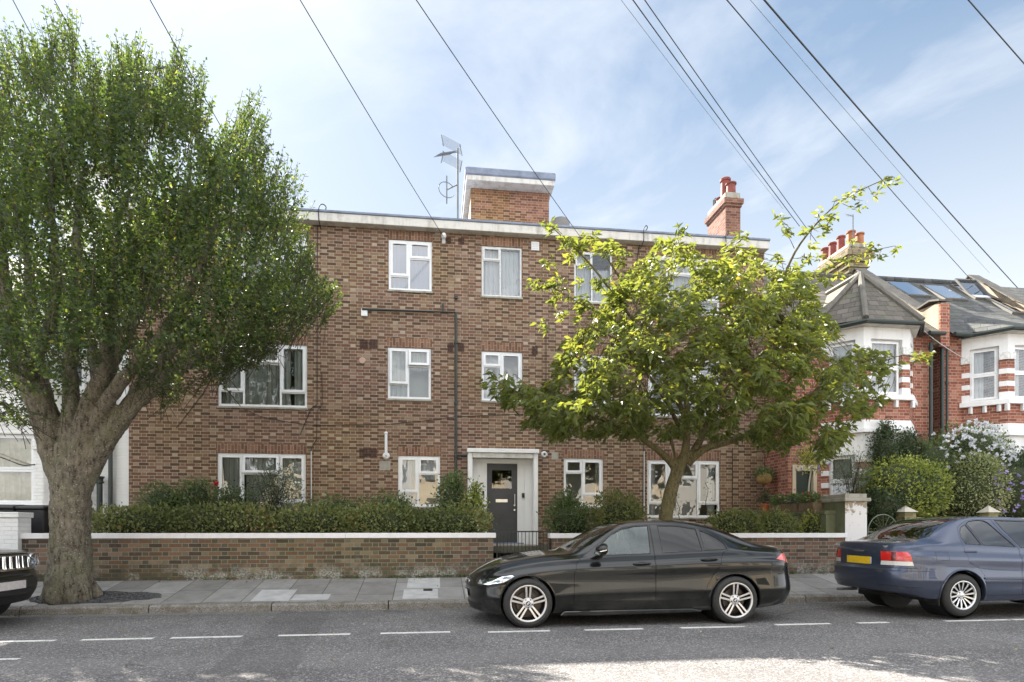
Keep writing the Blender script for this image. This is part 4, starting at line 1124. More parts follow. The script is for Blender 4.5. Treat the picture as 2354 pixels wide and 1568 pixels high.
# ---------------------------------------------------------------- white house on the left
hw = empty('white_house', 'white painted house with bay windows left of the brick flats', 'house')
YW2 = 15.10
xr = BL - .004
wx = gx(100, 14.4)
MB().plate(-14, xr, .3, 6.4, [(gx(112, YW2), gx(150, YW2), .6, 2.95), (wx - 3.0, wx + .60, .5, 6.2), (gx(150, YW2), gx(187, YW2), 4.1, 5.6)], YW2, YW2 + .25).build('wall', M_WBRICK, hw)
MB().box(-14, -13.8, YW2 + .25, 21, .3, 6.4).build('side_wall', M_WBRICK, hw)
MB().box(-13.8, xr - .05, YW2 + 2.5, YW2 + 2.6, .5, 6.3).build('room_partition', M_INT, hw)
LW = [(.5, 1.72, ('white', 0)), (1.72, 1.80, ('sill', .08)), (1.80, 3.03, ('white', .006)), (3.03, 3.22, ('cap', .05)), (3.22, 3.68, ('white', .006)), (3.68, 3.78, ('sill', .12)), (3.78, 4.35, ('white', 0)), (4.35, 4.45, ('sill', .08)), (4.45, 5.6, ('white', .006)), (5.6, 5.75, ('cap', .05)), (5.75, 6.2, ('white', .006))]
MW = {'brick': M_WBRICK, 'white': M_WBRICK, 'cap': CAPM, 'sill': M_WHITE}
def wbay(x0, x1):
    bay(hw, x0, x1, 14.4, YW2, .5, 6.2, LW, MW, [(1.84, 3.36, dict(curt=(M_BOARD, [(.02, .98, .02, .98)]))), (4.46, 5.85, dict(curt=netall))])
wbay(wx - 1.75, wx)
ro = MB(); ro.add([(-14, 14.85, 6.35), (xr, 14.85, 6.35), (xr, 18.2, 8.7), (-14, 18.2, 8.7), (xr, 21, 6.6), (-14, 21, 6.6)], [(0, 1, 2, 3), (3, 2, 4, 5)]); ro.build('roof', M_SLATE, hw)
MB().prism([(wx - 2.6, YW2), (wx - 1.85, 14.2), (wx + .1, 14.2), (wx + .85, YW2)], 'z', 6.21, 6.34).build('bay_roof', M_FELT, hw)
window(hw, gx(150, YW2), gx(187, YW2), 4.1, 5.6, [(0, 1, .5, 1, 1), (0, 1, 0, .5, 1)], YW2 + .05, fr=.04, sash=.03, vent=False, curt=(M_GREYC, [(.02, .98, .02, .98)]))
MB().plate(gx(112, YW2), gx(150, YW2), .6, 2.95, [(gx(118, YW2), gx(145, YW2), .6, 2.8)], YW2 - .03, YW2 + .1).build('door_frame', M_WHITE, hw)
MB().box(gx(118, YW2), gx(145, YW2), YW2 + .08, YW2 + .12, .6, 2.8).build('door', M_DOOR, hw)
m = MB(); m.tube([(gx(254, 15), 15.0, 6.3), (gx(254, 15), 15.0, .9)], .045, 10); m.build('downpipe', M_PIPE, hw, smooth=True)
m = MB(); xx = gx(229, 14.9); m.tube([(xx, 14.9, .8), (xx, 14.9, gz(229, 1098, 14.9))], .06, 12)
zt2 = gz(229, 1098, 14.9); m.lathe([(.06, -.02), (.085, 0), (.085, .03), (.07, .035), (.07, .09), (.1, .12), (.09, .15), (0, .15)], 14, 'z', (xx, 14.9, zt2 - .12)); m.build('soil_pipe', M_PIPE, hw, smooth=True)
m = MB(); Yc_ = 14.25
m.tube(smooth_path([(gx(-40, Yc_), Yc_, gz(-40, 1035, Yc_)), (gx(20, Yc_), Yc_, gz(20, 1058, Yc_)), (gx(60, Yc_), Yc_, gz(60, 1070, Yc_)), (gx(118, Yc_ + .5), Yc_ + .5, gz(118, 1060, Yc_ + .5))], 5), .012, 5)
m.build('cable', M_CABLE, hw)
added_stack = MB().box(-9.7, -8.1, 17.4, 18.6, 7.9, 10.7).build('chimney', M_WBRICK, hw)  # added stack, hidden by the tree, keeps a stray sun patch off the road
MB().box(-9.78, -8.02, 17.32, 18.68, 10.702, 10.85).build('chimney_cap', M_CONC, added_stack)
for i_ in range(4): pot(-9.4 + .34 * i_, 18.0, 10.85, .13, .4, M_POTR, added_stack)
recenter(hw, (-10, YW2, .3))
aerial_mast(367, 138, 420, 18.0, 'dark weathered aerial mast rising behind the big tree', big=False)
for o in bpy.data.objects:
    if o.name.startswith('tv_aerial') and 'dark weathered' in o.get('label', ''):
        for ch_ in o.children:
            ch_.data.materials[0] = M_CABLE
# white brick pier and wall end at the far left
t = empty('brick_pier', 'white painted brick pier at the left end of the garden wall', 'pier')
x1_ = gx(43, 11.62); MB().box(gx(-260, 11.62), x1_, 11.6, 11.95, .2, gz(25, 1190, 11.6)).build('brickwork', M_WBRICK, t)
MB().box(gx(-262, 11.6), x1_ + .03, 11.57, 11.98, gz(25, 1190, 11.6) + .001, gz(25, 1180, 11.6) + .02).build('coping', M_WBRICK, t, bevel=.01)
recenter(t, (x1_, 11.7, .2))
# wheelie bins
def bin_(px, Y, zt_, label):
    t = empty('wheelie_bin', label, 'bin', 'black wheelie bins behind the white pier')
    x = gx(px, Y); w0, w1 = .24, .29; zb = zt_ - 1.05
    b = MB(); 
    b.add([(x - w0, Y - .28, zb), (x + w0, Y - .28, zb), (x + w0, Y + .28, zb), (x - w0, Y + .28, zb), (x - w1, Y - .36, zt_ - .08), (x + w1, Y - .36, zt_ - .08), (x + w1, Y + .36, zt_ - .08), (x - w1, Y + .36, zt_ - .08)], [(0, 3, 2, 1), (4, 5, 6, 7), (0, 1, 5, 4), (1, 2, 6, 5), (2, 3, 7, 6), (3, 0, 4, 7)])
    b.box(x - .02, x + .02, Y - .37, Y - .34, zb + .2, zt_ - .1)
    b.build('body', M_PLAST, t, bevel=.02)
    l = MB(); l.prism([(Y - .40, zt_ - .078), (Y - .40, zt_ - .03), (Y - .1, zt_ + .01), (Y + .38, zt_ - .01), (Y + .38, zt_ - .078)], 'x', x - w1 - .02, x + w1 + .02); l.build('lid', M_PLAST, t, bevel=.012)
    w_ = MB()
    w_.lathe([(0, -.04), (.1, -.04), (.1, .04), (0, .04)], 14, 'x', (x - w0 - .03, Y + .26, zb + .1)); w_.build('wheel', M_BLACK, t)
    w_ = MB(); w_.lathe([(0, -.04), (.1, -.04), (.1, .04), (0, .04)], 14, 'x', (x + w0 + .03, Y + .26, zb + .1)); w_.build('wheel', M_BLACK, t)
    recenter(t, (x, Y, zb))
bin_(22, 12.7, gz(22, 1160, 12.35), 'black wheelie bin nearest the left edge behind white pier'); bin_(90, 12.75, gz(90, 1161, 12.4), 'black wheelie bin right beside the big tree trunk')
# ---------------------------------------------------------------- walls and piers to the right
t = empty('garden_side_wall', 'shaded green side wall carrying flower troughs beside the flats', 'garden wall')
XS = 8.30
MB().box(XS, XS + .22, 12.0, 15.0, .5, 1.62).build('render', M_DKGREEN, t); MB().box(XS - .03, XS + .25, 12.0, 15.0, 1.622, 1.70).build('coping', M_DKGREEN, t, bevel=.01)  # the green shade on this wall is put into its colour
recenter(t, (XS, 13.5, .5))
t = empty('gate_pier', 'square gate pier with peeling white front and stone cap', 'pier')
qx0, qx1 = gx(1943, 11.7), gx(1993, 11.7); zc = gz(1968, 1153, 11.7)
MB().box(qx0, qx1, 11.7, 11.705, .1, zc).build('painted_front', M_PEEL, t)
MB().box(qx0 + .001, qx1 - .001, 11.7052, 12.5, .1, zc).build('pier', M_DKGREEN, t)  # shadow on the pier sides is painted in as dark green
MB().box(qx0 - .05, qx1 + .06, 11.64, 12.56, zc + .001, zc + .075).build('cap', M_CONC, t, bevel=.012)
MB().box(qx0 - .0, qx1 + .0, 11.7, 12.5, zc + .076, zc + .165).build('cap_block', M_CONC, t, bevel=.008)
recenter(t, (qx0, 11.9, .1))
def pier(px, yb, yt, Y, w_, label):
    t = empty('brick_pier', label, 'pier', 'small brick piers with pointed caps')
    x0 = gx(px, Y); x1 = x0 + w_; z1 = gz(px + 15, yt, Y); zt_ = gz(px + 15, yb, Y)
    MB().box(x0, x1, Y, Y + w_, .3, zt_).build('brickwork', M_STOCK, t)
    a = .04
    m = MB(); m.add([(x0 - a, Y - a, zt_ + .001), (x1 + a, Y - a, zt_ + .001), (x1 + a, Y + w_ + a, zt_ + .001), (x0 - a, Y + w_ + a, zt_ + .001), ((x0 + x1) / 2, Y + w_ / 2, z1)], [(0, 3, 2, 1), (0, 1, 4), (1, 2, 4), (2, 3, 4), (3, 0, 4)])
    m.build('pyramid_cap', render_mat('pale_cap', (.48, .44, .37), .5, 4), t); recenter(t, (x0, Y, .3))
pier(2080, 1177, 1162, 12.0, .26, 'small brick pier with pyramid cap beside the iron gate'); pier(2273, 1178, 1162, 12.0, .24, 'small brick pier with pyramid cap between the right hedges')
t = empty('garden_wall', 'low yellow stock brick wall behind the blue car', 'garden wall', 'low brick garden walls')
MB().box(gx(2105, 12.05), 26, 12.05, 12.25, .2, gz(2200, 1196, 12.05)).build('brickwork', M_STOCK, t); MB().box(gx(2105, 12.05), 26, 12.02, 12.28, gz(2200, 1196, 12.05) + .001, gz(2200, 1190, 12.05)).build('coping', M_CONC, t)
recenter(t, (13, 12.1, .2))
# arched iron gate
t = empty('iron_gate', 'thin iron gate with an arched fan top right of the peeling pier', 'gate')
Yg = 11.95; x0, x1 = gx(1996, Yg), gx(2064, Yg); zm = gz(2030, 1220, Yg); zl = .55
m = MB(); xm = (x0 + x1) / 2; rr_ = (x1 - x0) / 2
for k in range(1): m.tube([(x0, Yg, zl), (x0, Yg, zm), ], .010, 6); m.tube([(x1, Yg, zl), (x1, Yg, zm)], .010, 6)
m.tube([(x0, Yg, zm - .03), (x1, Yg, zm - .03)], .009, 6); m.tube([(x0, Yg, zl + .05), (x1, Yg, zl + .05)], .009, 6)
m.tube([(xm + rr_ * math.cos(a_ * math.pi / 18), Yg, zm + rr_ * 1.0 * math.sin(a_ * math.pi / 18)) for a_ in range(19)], .010, 6)
m.build('frame', simple('grey_green_iron', (.16, .20, .15), .5), t)
for a_ in (40, 65, 90, 115, 140):
    MB().tube([(xm, Yg, zm), (xm + rr_ * math.cos(R(a_)), Yg, zm + rr_ * math.sin(R(a_)))], .006, 5).build('fan_rod', M_DKGREEN, t)
for i in range(1, 9):
    xx = x0 + (x1 - x0) * i / 9; MB().tube([(xx, Yg, zl + .05), (xx, Yg, zm - .03)], .006, 5).build('bar', M_DKGREEN, t)
for i in range(6):
    xx = x0 + (x1 - x0) * (i + .5) / 6; MB().tube([(xx + .035 * math.cos(b_ * .628), Yg, zm + .01 + .035 * math.sin(b_ * .628)) for b_ in range(11)], .005, 4).build('scroll', M_DKGREEN, t)
recenter(t, (xm, Yg, zl))
# ---------------------------------------------------------------- houses across the street, behind the camera (seen in reflections)
def opposite(x0, wmat, label):
    t = empty('opposite_house', label, 'house', 'houses on the near side of the street')
    Y = -6.2; x1 = x0 + 5.3
    hh = [(x0 + .5, x0 + 1.5, .9, 3.1), (x0 + 2.3, x0 + 3.3, 1.2, 3.0), (x0 + 3.6, x0 + 4.6, 1.2, 3.0), (x0 + .5, x0 + 1.4, 4.1, 5.6), (x0 + 2.3, x0 + 3.3, 4.1, 5.6), (x0 + 3.6, x0 + 4.6, 4.1, 5.6)]
    m = MB(); m.plate(x0, x1 - .005, .1, 6.4, [(2 * x0 + (x1 - x0) - b, 2 * x0 + (x1 - x0) - a, c, d) for a, b, c, d in hh], -(-Y), Y + .25 + .0) if False else m.plate(x0, x1 - .005, .1, 6.4, hh, Y - .25, Y)
    m.box(x0, x0 + .2, -13, Y - .25, .1, 6.4); m.box(x1 - .2, x1 - .006, -13, Y - .25, .1, 6.4)
    m.build('wall', wmat, t)
    for i, (a, b, c, d) in enumerate(hh):
        f = MB(); f.plate(a, b, c, d, [(a + .06, b - .06, c + .06, (c + d) / 2 - .03), (a + .06, b - .06, (c + d) / 2 + .03, d - .06)] if i else [(a + .1, b - .1, d - .5, d - .1)], Y - .12, Y - .05); fo = f.build('window' if i else 'door', M_WHITE if i else M_DOOR, t)
        MB().quad((a, Y - .1, c), (b, Y - .1, c), (b, Y - .1, d), (a, Y - .1, d)).build('pane', M_CARGD, fo)
    MB().add([(x0, Y + .3, 6.3), (x1, Y + .3, 6.3), (x1, -9.8, 8.9), (x0, -9.8, 8.9), (x1, -13, 6.4), (x0, -13, 6.4)], [(1, 0, 3, 2), (2, 3, 5, 4)]).build('roof', M_SLATE, t)
    recenter(t, (x0, Y, .1))
ON = ['leftmost', 'second', 'third', 'fourth', 'fifth', 'sixth', 'seventh']
for i in range(7):
    opposite(-17 + i * 5.3, [M_HOUSE_W, M_CREAM, M_HOUSE_W, M_CREAM, M_HOUSE_W, M_CREAM, M_HOUSE_W][i], '%s %s house in the row across the street' % (ON[i], ['white', 'cream', 'white', 'cream', 'white', 'cream', 'white'][i]))
# ---------------------------------------------------------------- foliage
RNG = np.random.default_rng(11)
def unit(a): return a / np.maximum(np.linalg.norm(a, axis=1, keepdims=True), 1e-9)
def leaf_mesh(name, pos, dirs, L, W, mat, parent=None, fold=.25, droop=0.0, rnd=None, rng=RNG):
    """pos, dirs (N,3); L, W (N,) -> four-point folded leaves"""
    n = len(pos); d = unit(dirs)
    r = rng.normal(size=(n, 3)); side = unit(np.cross(d, r)); nor = np.cross(side, d)
    L = np.broadcast_to(L, (n,))[:, None]; W = np.broadcast_to(W, (n,))[:, None]
    base = pos; tip = pos + d * L; tip[:, 2] -= droop * L[:, 0]
    mid = pos + d * L * .45
    a = mid + side * W * .5 + nor * W * fold; b = mid - side * W * .5 + nor * W * fold
    V = np.stack([base, a, tip, b], 1).reshape(-1, 3).astype(np.float32)
    idx = np.arange(n)[:, None] * 4
    Fc = np.concatenate([idx + np.array([0, 1, 2]), idx + np.array([0, 2, 3])], 1).reshape(-1).astype(np.int32)
    me = bpy.data.meshes.new(name); me.vertices.add(n * 4); me.vertices.foreach_set('co', V.ravel())
    me.loops.add(len(Fc)); me.loops.foreach_set('vertex_index', Fc)
    nf = len(Fc) // 3; me.polygons.add(nf); me.polygons.foreach_set('loop_start', np.arange(0, nf * 3, 3, dtype=np.int32))
    me.update(calc_edges=True)
    at_ = me.attributes.new('rnd', 'FLOAT', 'POINT')
    rv = rng.random(n) if rnd is None else rnd
    at_.data.foreach_set('value', np.repeat(rv, 4).astype(np.float32))
    me.materials.append(mat)
    o = bpy.data.objects.new(name, me); COL.objects.link(o)
    if parent is not None: o.parent = parent
    return o
def lump(p, s=2.2, ph=0):
    return (np.sin(p[:, 0] * s * 2.1 + ph) * np.sin(p[:, 1] * s * 1.7 + 1.3 + ph) + np.sin(p[:, 2] * s * 2.6 + .7 + ph) * np.sin(p[:, 0] * s * 1.1 + 2.1)) * .5
def shrub(name, label, cat, blobs, n, L, W, mat, group=None, core=M_CORE, box=2.6, cs=.80, up=.35, shell=.22, parts=(), seed=1, jitter=.05, air=0, lumps=.12, stems=0):
    """blobs: list of (cx, cy, cz, rx, ry, rz)"""
    rng = np.random.default_rng(seed)
    t = empty(name, label, cat, group)
    bl = np.array(blobs, float); vol = (bl[:, 3] * bl[:, 4] + bl[:, 4] * bl[:, 5] + bl[:, 3] * bl[:, 5]); pr = vol / vol.sum()
    k = rng.choice(len(bl), n, p=pr)
    d = unit(rng.normal(size=(n, 3)))
    q = (np.abs(d) ** box).sum(1) ** (-1 / box)
    s = d * q[:, None]
    depth = 1 - np.abs(rng.normal(size=n)) * shell
    if air: depth = np.where(rng.random(n) < air, rng.random(n) ** .5, depth)
    depth = np.clip(depth, .2, 1.15)
    c = bl[k, :3]; rr = bl[k, 3:]
    p = c + s * rr * depth[:, None]
    p = c + (p - c) * (1 + lumps * lump(p, 2.2, seed))[:, None] + rng.normal(size=(n, 3)) * jitter
    dirs = s * .7 + rng.normal(size=(n, 3)) * .7 + np.array([0, 0, up])
    Ls = L * (0.65 + .6 * rng.random(n)); Ws = W * (0.7 + .5 * rng.random(n))
    rnd = np.clip(.45 + .25 * lump(p, 1.3, seed + 3) + rng.normal(size=n) * .22, 0, 1)
    leaf_mesh('foliage', p, dirs, Ls, Ws, mat, t, rnd=rnd, rng=rng)
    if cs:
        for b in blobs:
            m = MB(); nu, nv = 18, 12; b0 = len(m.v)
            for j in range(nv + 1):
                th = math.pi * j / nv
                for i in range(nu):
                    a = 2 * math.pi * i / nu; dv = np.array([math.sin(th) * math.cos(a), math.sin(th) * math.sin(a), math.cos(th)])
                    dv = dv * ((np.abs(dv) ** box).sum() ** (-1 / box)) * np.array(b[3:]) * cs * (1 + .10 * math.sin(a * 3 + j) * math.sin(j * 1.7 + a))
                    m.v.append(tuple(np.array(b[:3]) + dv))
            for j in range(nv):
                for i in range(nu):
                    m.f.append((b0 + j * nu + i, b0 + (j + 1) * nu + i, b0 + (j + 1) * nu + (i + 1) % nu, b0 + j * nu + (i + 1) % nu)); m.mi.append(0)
            m.build('shade_core', core, t, smooth=True)  # solid dark core stands in for the shade among the leaves
    if stems:
        m = MB(); rs = random.Random(seed)
        for b in blobs:
            for i in range(stems):
                a = rs.uniform(0, 6.28); e = rs.uniform(.3, .95)
                p0 = Vector((b[0] + rs.uniform(-.1, .1), b[1], b[2] - b[5] * 1.2)); p1 = Vector((b[0] + b[3] * math.cos(a) * e, b[1] + b[4] * math.sin(a) * e, b[2] + b[5] * rs.uniform(.3, 1.0)))
                m.tube([p0, p0.lerp(p1, .5) + Vector((rs.uniform(-.05, .05), 0, .05)), p1], [.009, .007, .003], 4, cap=False)
        m.build('stems', M_CORE2, t)
    zb = min(b[2] - b[5] for b in blobs); recenter(t, (bl[0, 0], bl[0, 1], zb))
    return t
def pb(px0, px1, py0, py1, Y, ry):
    """ellipsoid filling this box of the photo at distance Y"""
    x0, x1 = gx(px0, Y), gx(px1, Y); pc = (px0 + px1) / 2
    z1, z0 = gz(pc, py0, Y), gz(pc, py1, Y)
    return ((x0 + x1) / 2, Y, (z0 + z1) / 2, abs(x1 - x0) / 2, ry, abs(z1 - z0) / 2)
HG = 'clipped hedges along the front garden wall'
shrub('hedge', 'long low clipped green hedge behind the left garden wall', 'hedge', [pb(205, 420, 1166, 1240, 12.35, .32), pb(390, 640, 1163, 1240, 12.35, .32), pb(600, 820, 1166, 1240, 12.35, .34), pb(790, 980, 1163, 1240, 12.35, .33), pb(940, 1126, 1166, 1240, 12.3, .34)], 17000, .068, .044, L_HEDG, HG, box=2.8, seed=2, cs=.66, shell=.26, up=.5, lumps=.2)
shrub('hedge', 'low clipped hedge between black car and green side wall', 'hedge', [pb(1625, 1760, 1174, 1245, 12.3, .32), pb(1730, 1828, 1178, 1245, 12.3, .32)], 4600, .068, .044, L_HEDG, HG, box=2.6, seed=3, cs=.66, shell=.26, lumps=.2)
shrub('shrub', 'small round golden green bush beside the gate pier', 'shrub', [pb(1842, 1908, 1180, 1245, 12.4, .28)], 1300, .06, .038, L_YELL, None, box=2.2, seed=4, cs=.72)
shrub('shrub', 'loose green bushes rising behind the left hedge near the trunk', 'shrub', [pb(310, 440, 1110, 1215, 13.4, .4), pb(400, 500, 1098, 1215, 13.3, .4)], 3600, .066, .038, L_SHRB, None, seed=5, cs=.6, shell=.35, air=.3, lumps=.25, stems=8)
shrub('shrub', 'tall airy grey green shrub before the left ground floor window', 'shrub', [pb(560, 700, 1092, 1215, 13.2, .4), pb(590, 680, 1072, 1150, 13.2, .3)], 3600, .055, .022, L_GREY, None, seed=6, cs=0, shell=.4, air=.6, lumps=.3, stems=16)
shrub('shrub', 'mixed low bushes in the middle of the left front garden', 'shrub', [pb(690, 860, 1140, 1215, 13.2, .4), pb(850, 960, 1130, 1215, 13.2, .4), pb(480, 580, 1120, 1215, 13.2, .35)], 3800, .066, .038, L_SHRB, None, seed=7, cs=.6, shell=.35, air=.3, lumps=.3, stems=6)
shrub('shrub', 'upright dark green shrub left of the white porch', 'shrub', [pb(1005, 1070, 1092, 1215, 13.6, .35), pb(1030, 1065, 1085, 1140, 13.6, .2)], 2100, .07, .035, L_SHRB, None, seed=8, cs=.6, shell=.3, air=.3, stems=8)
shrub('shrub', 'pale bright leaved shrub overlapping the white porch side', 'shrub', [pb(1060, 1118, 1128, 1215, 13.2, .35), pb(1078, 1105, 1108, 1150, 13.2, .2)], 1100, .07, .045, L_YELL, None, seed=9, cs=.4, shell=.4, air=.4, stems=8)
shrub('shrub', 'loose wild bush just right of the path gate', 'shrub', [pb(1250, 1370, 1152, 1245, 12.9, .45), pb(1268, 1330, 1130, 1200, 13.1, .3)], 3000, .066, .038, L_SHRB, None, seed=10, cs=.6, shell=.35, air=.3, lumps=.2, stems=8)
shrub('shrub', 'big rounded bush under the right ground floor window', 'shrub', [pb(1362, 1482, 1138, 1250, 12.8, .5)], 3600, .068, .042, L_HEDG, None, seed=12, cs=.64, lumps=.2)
def stem_plant(px, y0, y1, Y, label, mat, n, L=.05, W=.03, name='climbing_stem'):
    t = empty(name, label, 'plant'); rs = random.Random(px)
    pts = []
    for i in range(9):
        f = i / 8; pts.append(at(px + rs.uniform(-6, 6), y1 + (y0 - y1) * f, Y))
    MB().tube(smooth_path(pts, 3), .007, 5).build('stem', M_CORE2, t)
    p = np.array([pts[rs.randrange(9)][:] for _ in range(n)]) + np.random.default_rng(px).normal(size=(n, 3)) * .06
    leaf_mesh('leaves', p, np.random.default_rng(px + 1).normal(size=(n, 3)), L, W, mat, t); recenter(t, pts[0]); return t
stem_plant(1560, 1075, 1200, 14.6, 'thin leafy climber up the left edge of the right window', L_DARK, 40)
stem_plant(1627, 1110, 1210, 14.2, 'single tall leafy stem before the right ground floor window', L_SHRB, 40)
stem_plant(450, 1110, 1180, 13.2, 'slender sapling with a tufted top in the left garden', L_DARK, 60, name='sapling')
# rose with one red bloom
t = empty('rose_bush', 'rose bush with one red bloom left of the ground floor window', 'rose')
pr = at(497, 1112, 13.1); pts = smooth_path([at(520, 1200, 13.1), at(512, 1150, 13.1), pr], 4)
MB().tube(pts, .006, 5).build('stem', M_CORE2, t)
rg = np.random.default_rng(5); c = np.array(pr)[None, :] + rg.normal(size=(60, 3)) * .015
leaf_mesh('bloom', c, rg.normal(size=(60, 3)), .045, .05, L_RPET, t, rnd=rg.random(60) * .5)
p = np.array([pts[i % len(pts)][:] for i in range(160)]) + rg.normal(size=(160, 3)) * np.array([.22, .12, .09]); leaf_mesh('foliage', p, rg.normal(size=(160, 3)), .055, .035, L_DARK, t); recenter(t, pts[0])
def flowers(parent, blobs, n, size, mat, seed, name='flowers'):
    rng = np.random.default_rng(seed); bl = np.array(blobs, float); k = rng.integers(0, len(bl), n)
    d = unit(rng.normal(size=(n, 3))); d[:, 1] = -np.abs(d[:, 1]); c = bl[k, :3] + d * bl[k, 3:] * (1 + .06 * rng.normal(size=(n, 1)))
    m = 7; cc = np.repeat(c, m, 0); dd = unit(rng.normal(size=(n * m, 3)) + np.repeat(d, m, 0) * .4)
    o = leaf_mesh(name, cc, dd, size * (.7 + .5 * rng.random(n * m)), size * .8, mat, None, fold=.15, rng=rng)
    o.parent = parent; o.location = -parent.location
    return o
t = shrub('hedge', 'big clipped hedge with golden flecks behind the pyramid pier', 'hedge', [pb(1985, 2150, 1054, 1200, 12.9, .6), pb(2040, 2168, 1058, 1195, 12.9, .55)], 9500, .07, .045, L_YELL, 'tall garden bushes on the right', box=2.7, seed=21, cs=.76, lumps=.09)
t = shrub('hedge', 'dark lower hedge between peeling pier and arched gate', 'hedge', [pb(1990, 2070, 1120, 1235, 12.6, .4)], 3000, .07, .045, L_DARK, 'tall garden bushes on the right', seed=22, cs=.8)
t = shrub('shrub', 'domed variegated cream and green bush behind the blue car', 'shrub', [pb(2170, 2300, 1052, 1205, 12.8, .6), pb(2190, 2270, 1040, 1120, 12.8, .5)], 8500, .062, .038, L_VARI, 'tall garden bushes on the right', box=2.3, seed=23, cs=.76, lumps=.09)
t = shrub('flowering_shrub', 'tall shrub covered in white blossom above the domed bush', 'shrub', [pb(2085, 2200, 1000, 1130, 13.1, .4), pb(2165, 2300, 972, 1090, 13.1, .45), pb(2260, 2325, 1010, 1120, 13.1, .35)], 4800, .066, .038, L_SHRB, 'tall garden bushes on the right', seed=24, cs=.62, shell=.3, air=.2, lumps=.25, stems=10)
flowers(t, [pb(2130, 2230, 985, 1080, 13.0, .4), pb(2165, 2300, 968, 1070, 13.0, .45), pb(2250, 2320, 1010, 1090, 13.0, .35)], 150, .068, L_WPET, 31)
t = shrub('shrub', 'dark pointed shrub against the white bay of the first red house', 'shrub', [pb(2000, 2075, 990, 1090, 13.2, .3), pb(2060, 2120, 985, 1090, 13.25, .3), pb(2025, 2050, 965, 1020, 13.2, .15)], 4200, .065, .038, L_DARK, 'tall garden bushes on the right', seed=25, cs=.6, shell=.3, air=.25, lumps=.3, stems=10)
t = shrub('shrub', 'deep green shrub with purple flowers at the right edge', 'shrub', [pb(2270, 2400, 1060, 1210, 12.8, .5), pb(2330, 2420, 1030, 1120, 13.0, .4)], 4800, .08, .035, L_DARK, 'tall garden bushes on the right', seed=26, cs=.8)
flowers(t, [pb(2278, 2352, 1075, 1178, 12.35, .12)], 26, .055, L_PPET, 32)
t = shrub('shrub', 'wispy grey green willow like shrub behind the peeling pier', 'shrub', [pb(1925, 1995, 1040, 1150, 12.9, .35)], 1700, .075, .014, L_GREY, 'tall garden bushes on the right', seed=27, cs=0, air=.7, shell=.4, stems=22)
# flower troughs and pot on the side wall
def trough(y0, y1, label, fm):
    t = empty('flower_trough', label, 'planter', 'terracotta troughs on the side wall')
    b = MB(); b.box(XS - .02, XS + .22, y0, y1, 1.70, 1.90); b.build('trough', M_TROUGH, t, bevel=.012)
    bl = [(XS + .1, (y0 + y1) / 2, 2.0, .17, (y1 - y0) / 2 + .05, .15)]
    rng = np.random.default_rng(int(y0 * 100)); d = unit(rng.normal(size=(520, 3)))
    leaf_mesh('leaves', np.array(bl[0][:3]) + d * np.array(bl[0][3:]) * (.4 + .7 * rng.random((520, 1))), rng.normal(size=(520, 3)), .055, .045, L_SHRB, t)
    recenter(t, (XS + .1, (y0 + y1) / 2, 1.70))
    for mt, n_ in fm: flowers(t, [(XS + .08, (y0 + y1) / 2, 2.05, .17, (y1 - y0) / 2, .16)], n_, .035, mt, int(y0 * 10), 'blossom')
trough(12.42, 12.98, 'terracotta trough of red geraniums nearest the white pier', [(L_RPET, 5)])
trough(13.02, 13.6, 'terracotta trough of pink and lilac flowers in the middle of the wall', [(L_PPET, 9), (L_RPET, 5)])
trough(13.64, 14.2, 'terracotta trough of red and white flowers nearest the flats', [(L_RPET, 9), (L_WPET, 6)])
t = empty('flower_pot', 'terracotta pot with dark foliage at the house end of the side wall', 'plant pot')
MB().lathe([(0, 0), (.10, 0), (.135, .2), (.155, .2), (.155, .25), (.13, .25), (.12, .2), (0, .2)], 20, 'z', (XS + .08, 14.5, 1.70)).build('pot', M_TERR, t, smooth=True)
rg = np.random.default_rng(8); leaf_mesh('leaves', np.array([XS + .08, 14.5, 2.1]) + rg.normal(size=(260, 3)) * .1, rg.normal(size=(260, 3)), .06, .035, L_DARK, t); recenter(t, (XS + .08, 14.5, 1.7))
t = empty('hanging_basket', 'trailing hanging basket on the right corner of the flats', 'hanging basket')
c = at(1757, 1090, 14.6); MB().ell((c.x, c.y, c.z - .12), (.2, .2, .16), 16, 8).build('basket', simple('coir_basket', (.30, .19, .07), .9, noise=.3), t, smooth=True)
m = MB(); m.tube([(c.x - .05, YF, c.z + .62), (c.x, 14.6, c.z + .60)], .012, 5)
for a in (0, 2.1, 4.2): m.tube([(c.x, 14.6, c.z + .60), (c.x + .18 * math.cos(a), 14.6 + .18 * math.sin(a), c.z - .1)], .004, 4)
m.build('chain', M_CABLE, t); p = np.array(c[:]) + unit(rg.normal(size=(700, 3))) * np.array([.24, .24, .2]) * (.5 + .6 * rg.random((700, 1))); leaf_mesh('leaves', p, rg.normal(size=(700, 3)), .05, .03, L_SHRB, t); recenter(t, c)
t = empty('standard_tree', 'little standard tree with pale stem and lilac flowers behind the troughs', 'small tree')
pts = smooth_path([at(1858, 1150, 13.3), at(1860, 1110, 13.3), at(1866, 1075, 13.3)], 4); MB().tube(pts, .018, 7).build('trunk', simple('pale_bark', (.42, .40, .34), .8), t)
b_ = pb(1828, 1905, 1018, 1088, 13.3, .35); p = np.array(b_[:3]) + unit(rg.normal(size=(900, 3))) * np.array(b_[3:]) * (.3 + .8 * rg.random((900, 1))); leaf_mesh('crown', p, rg.normal(size=(900, 3)), .07, .03, L_YELL, t); recenter(t, pts[0])
flowers(t, [b_], 16, .045, L_PPET, 41)

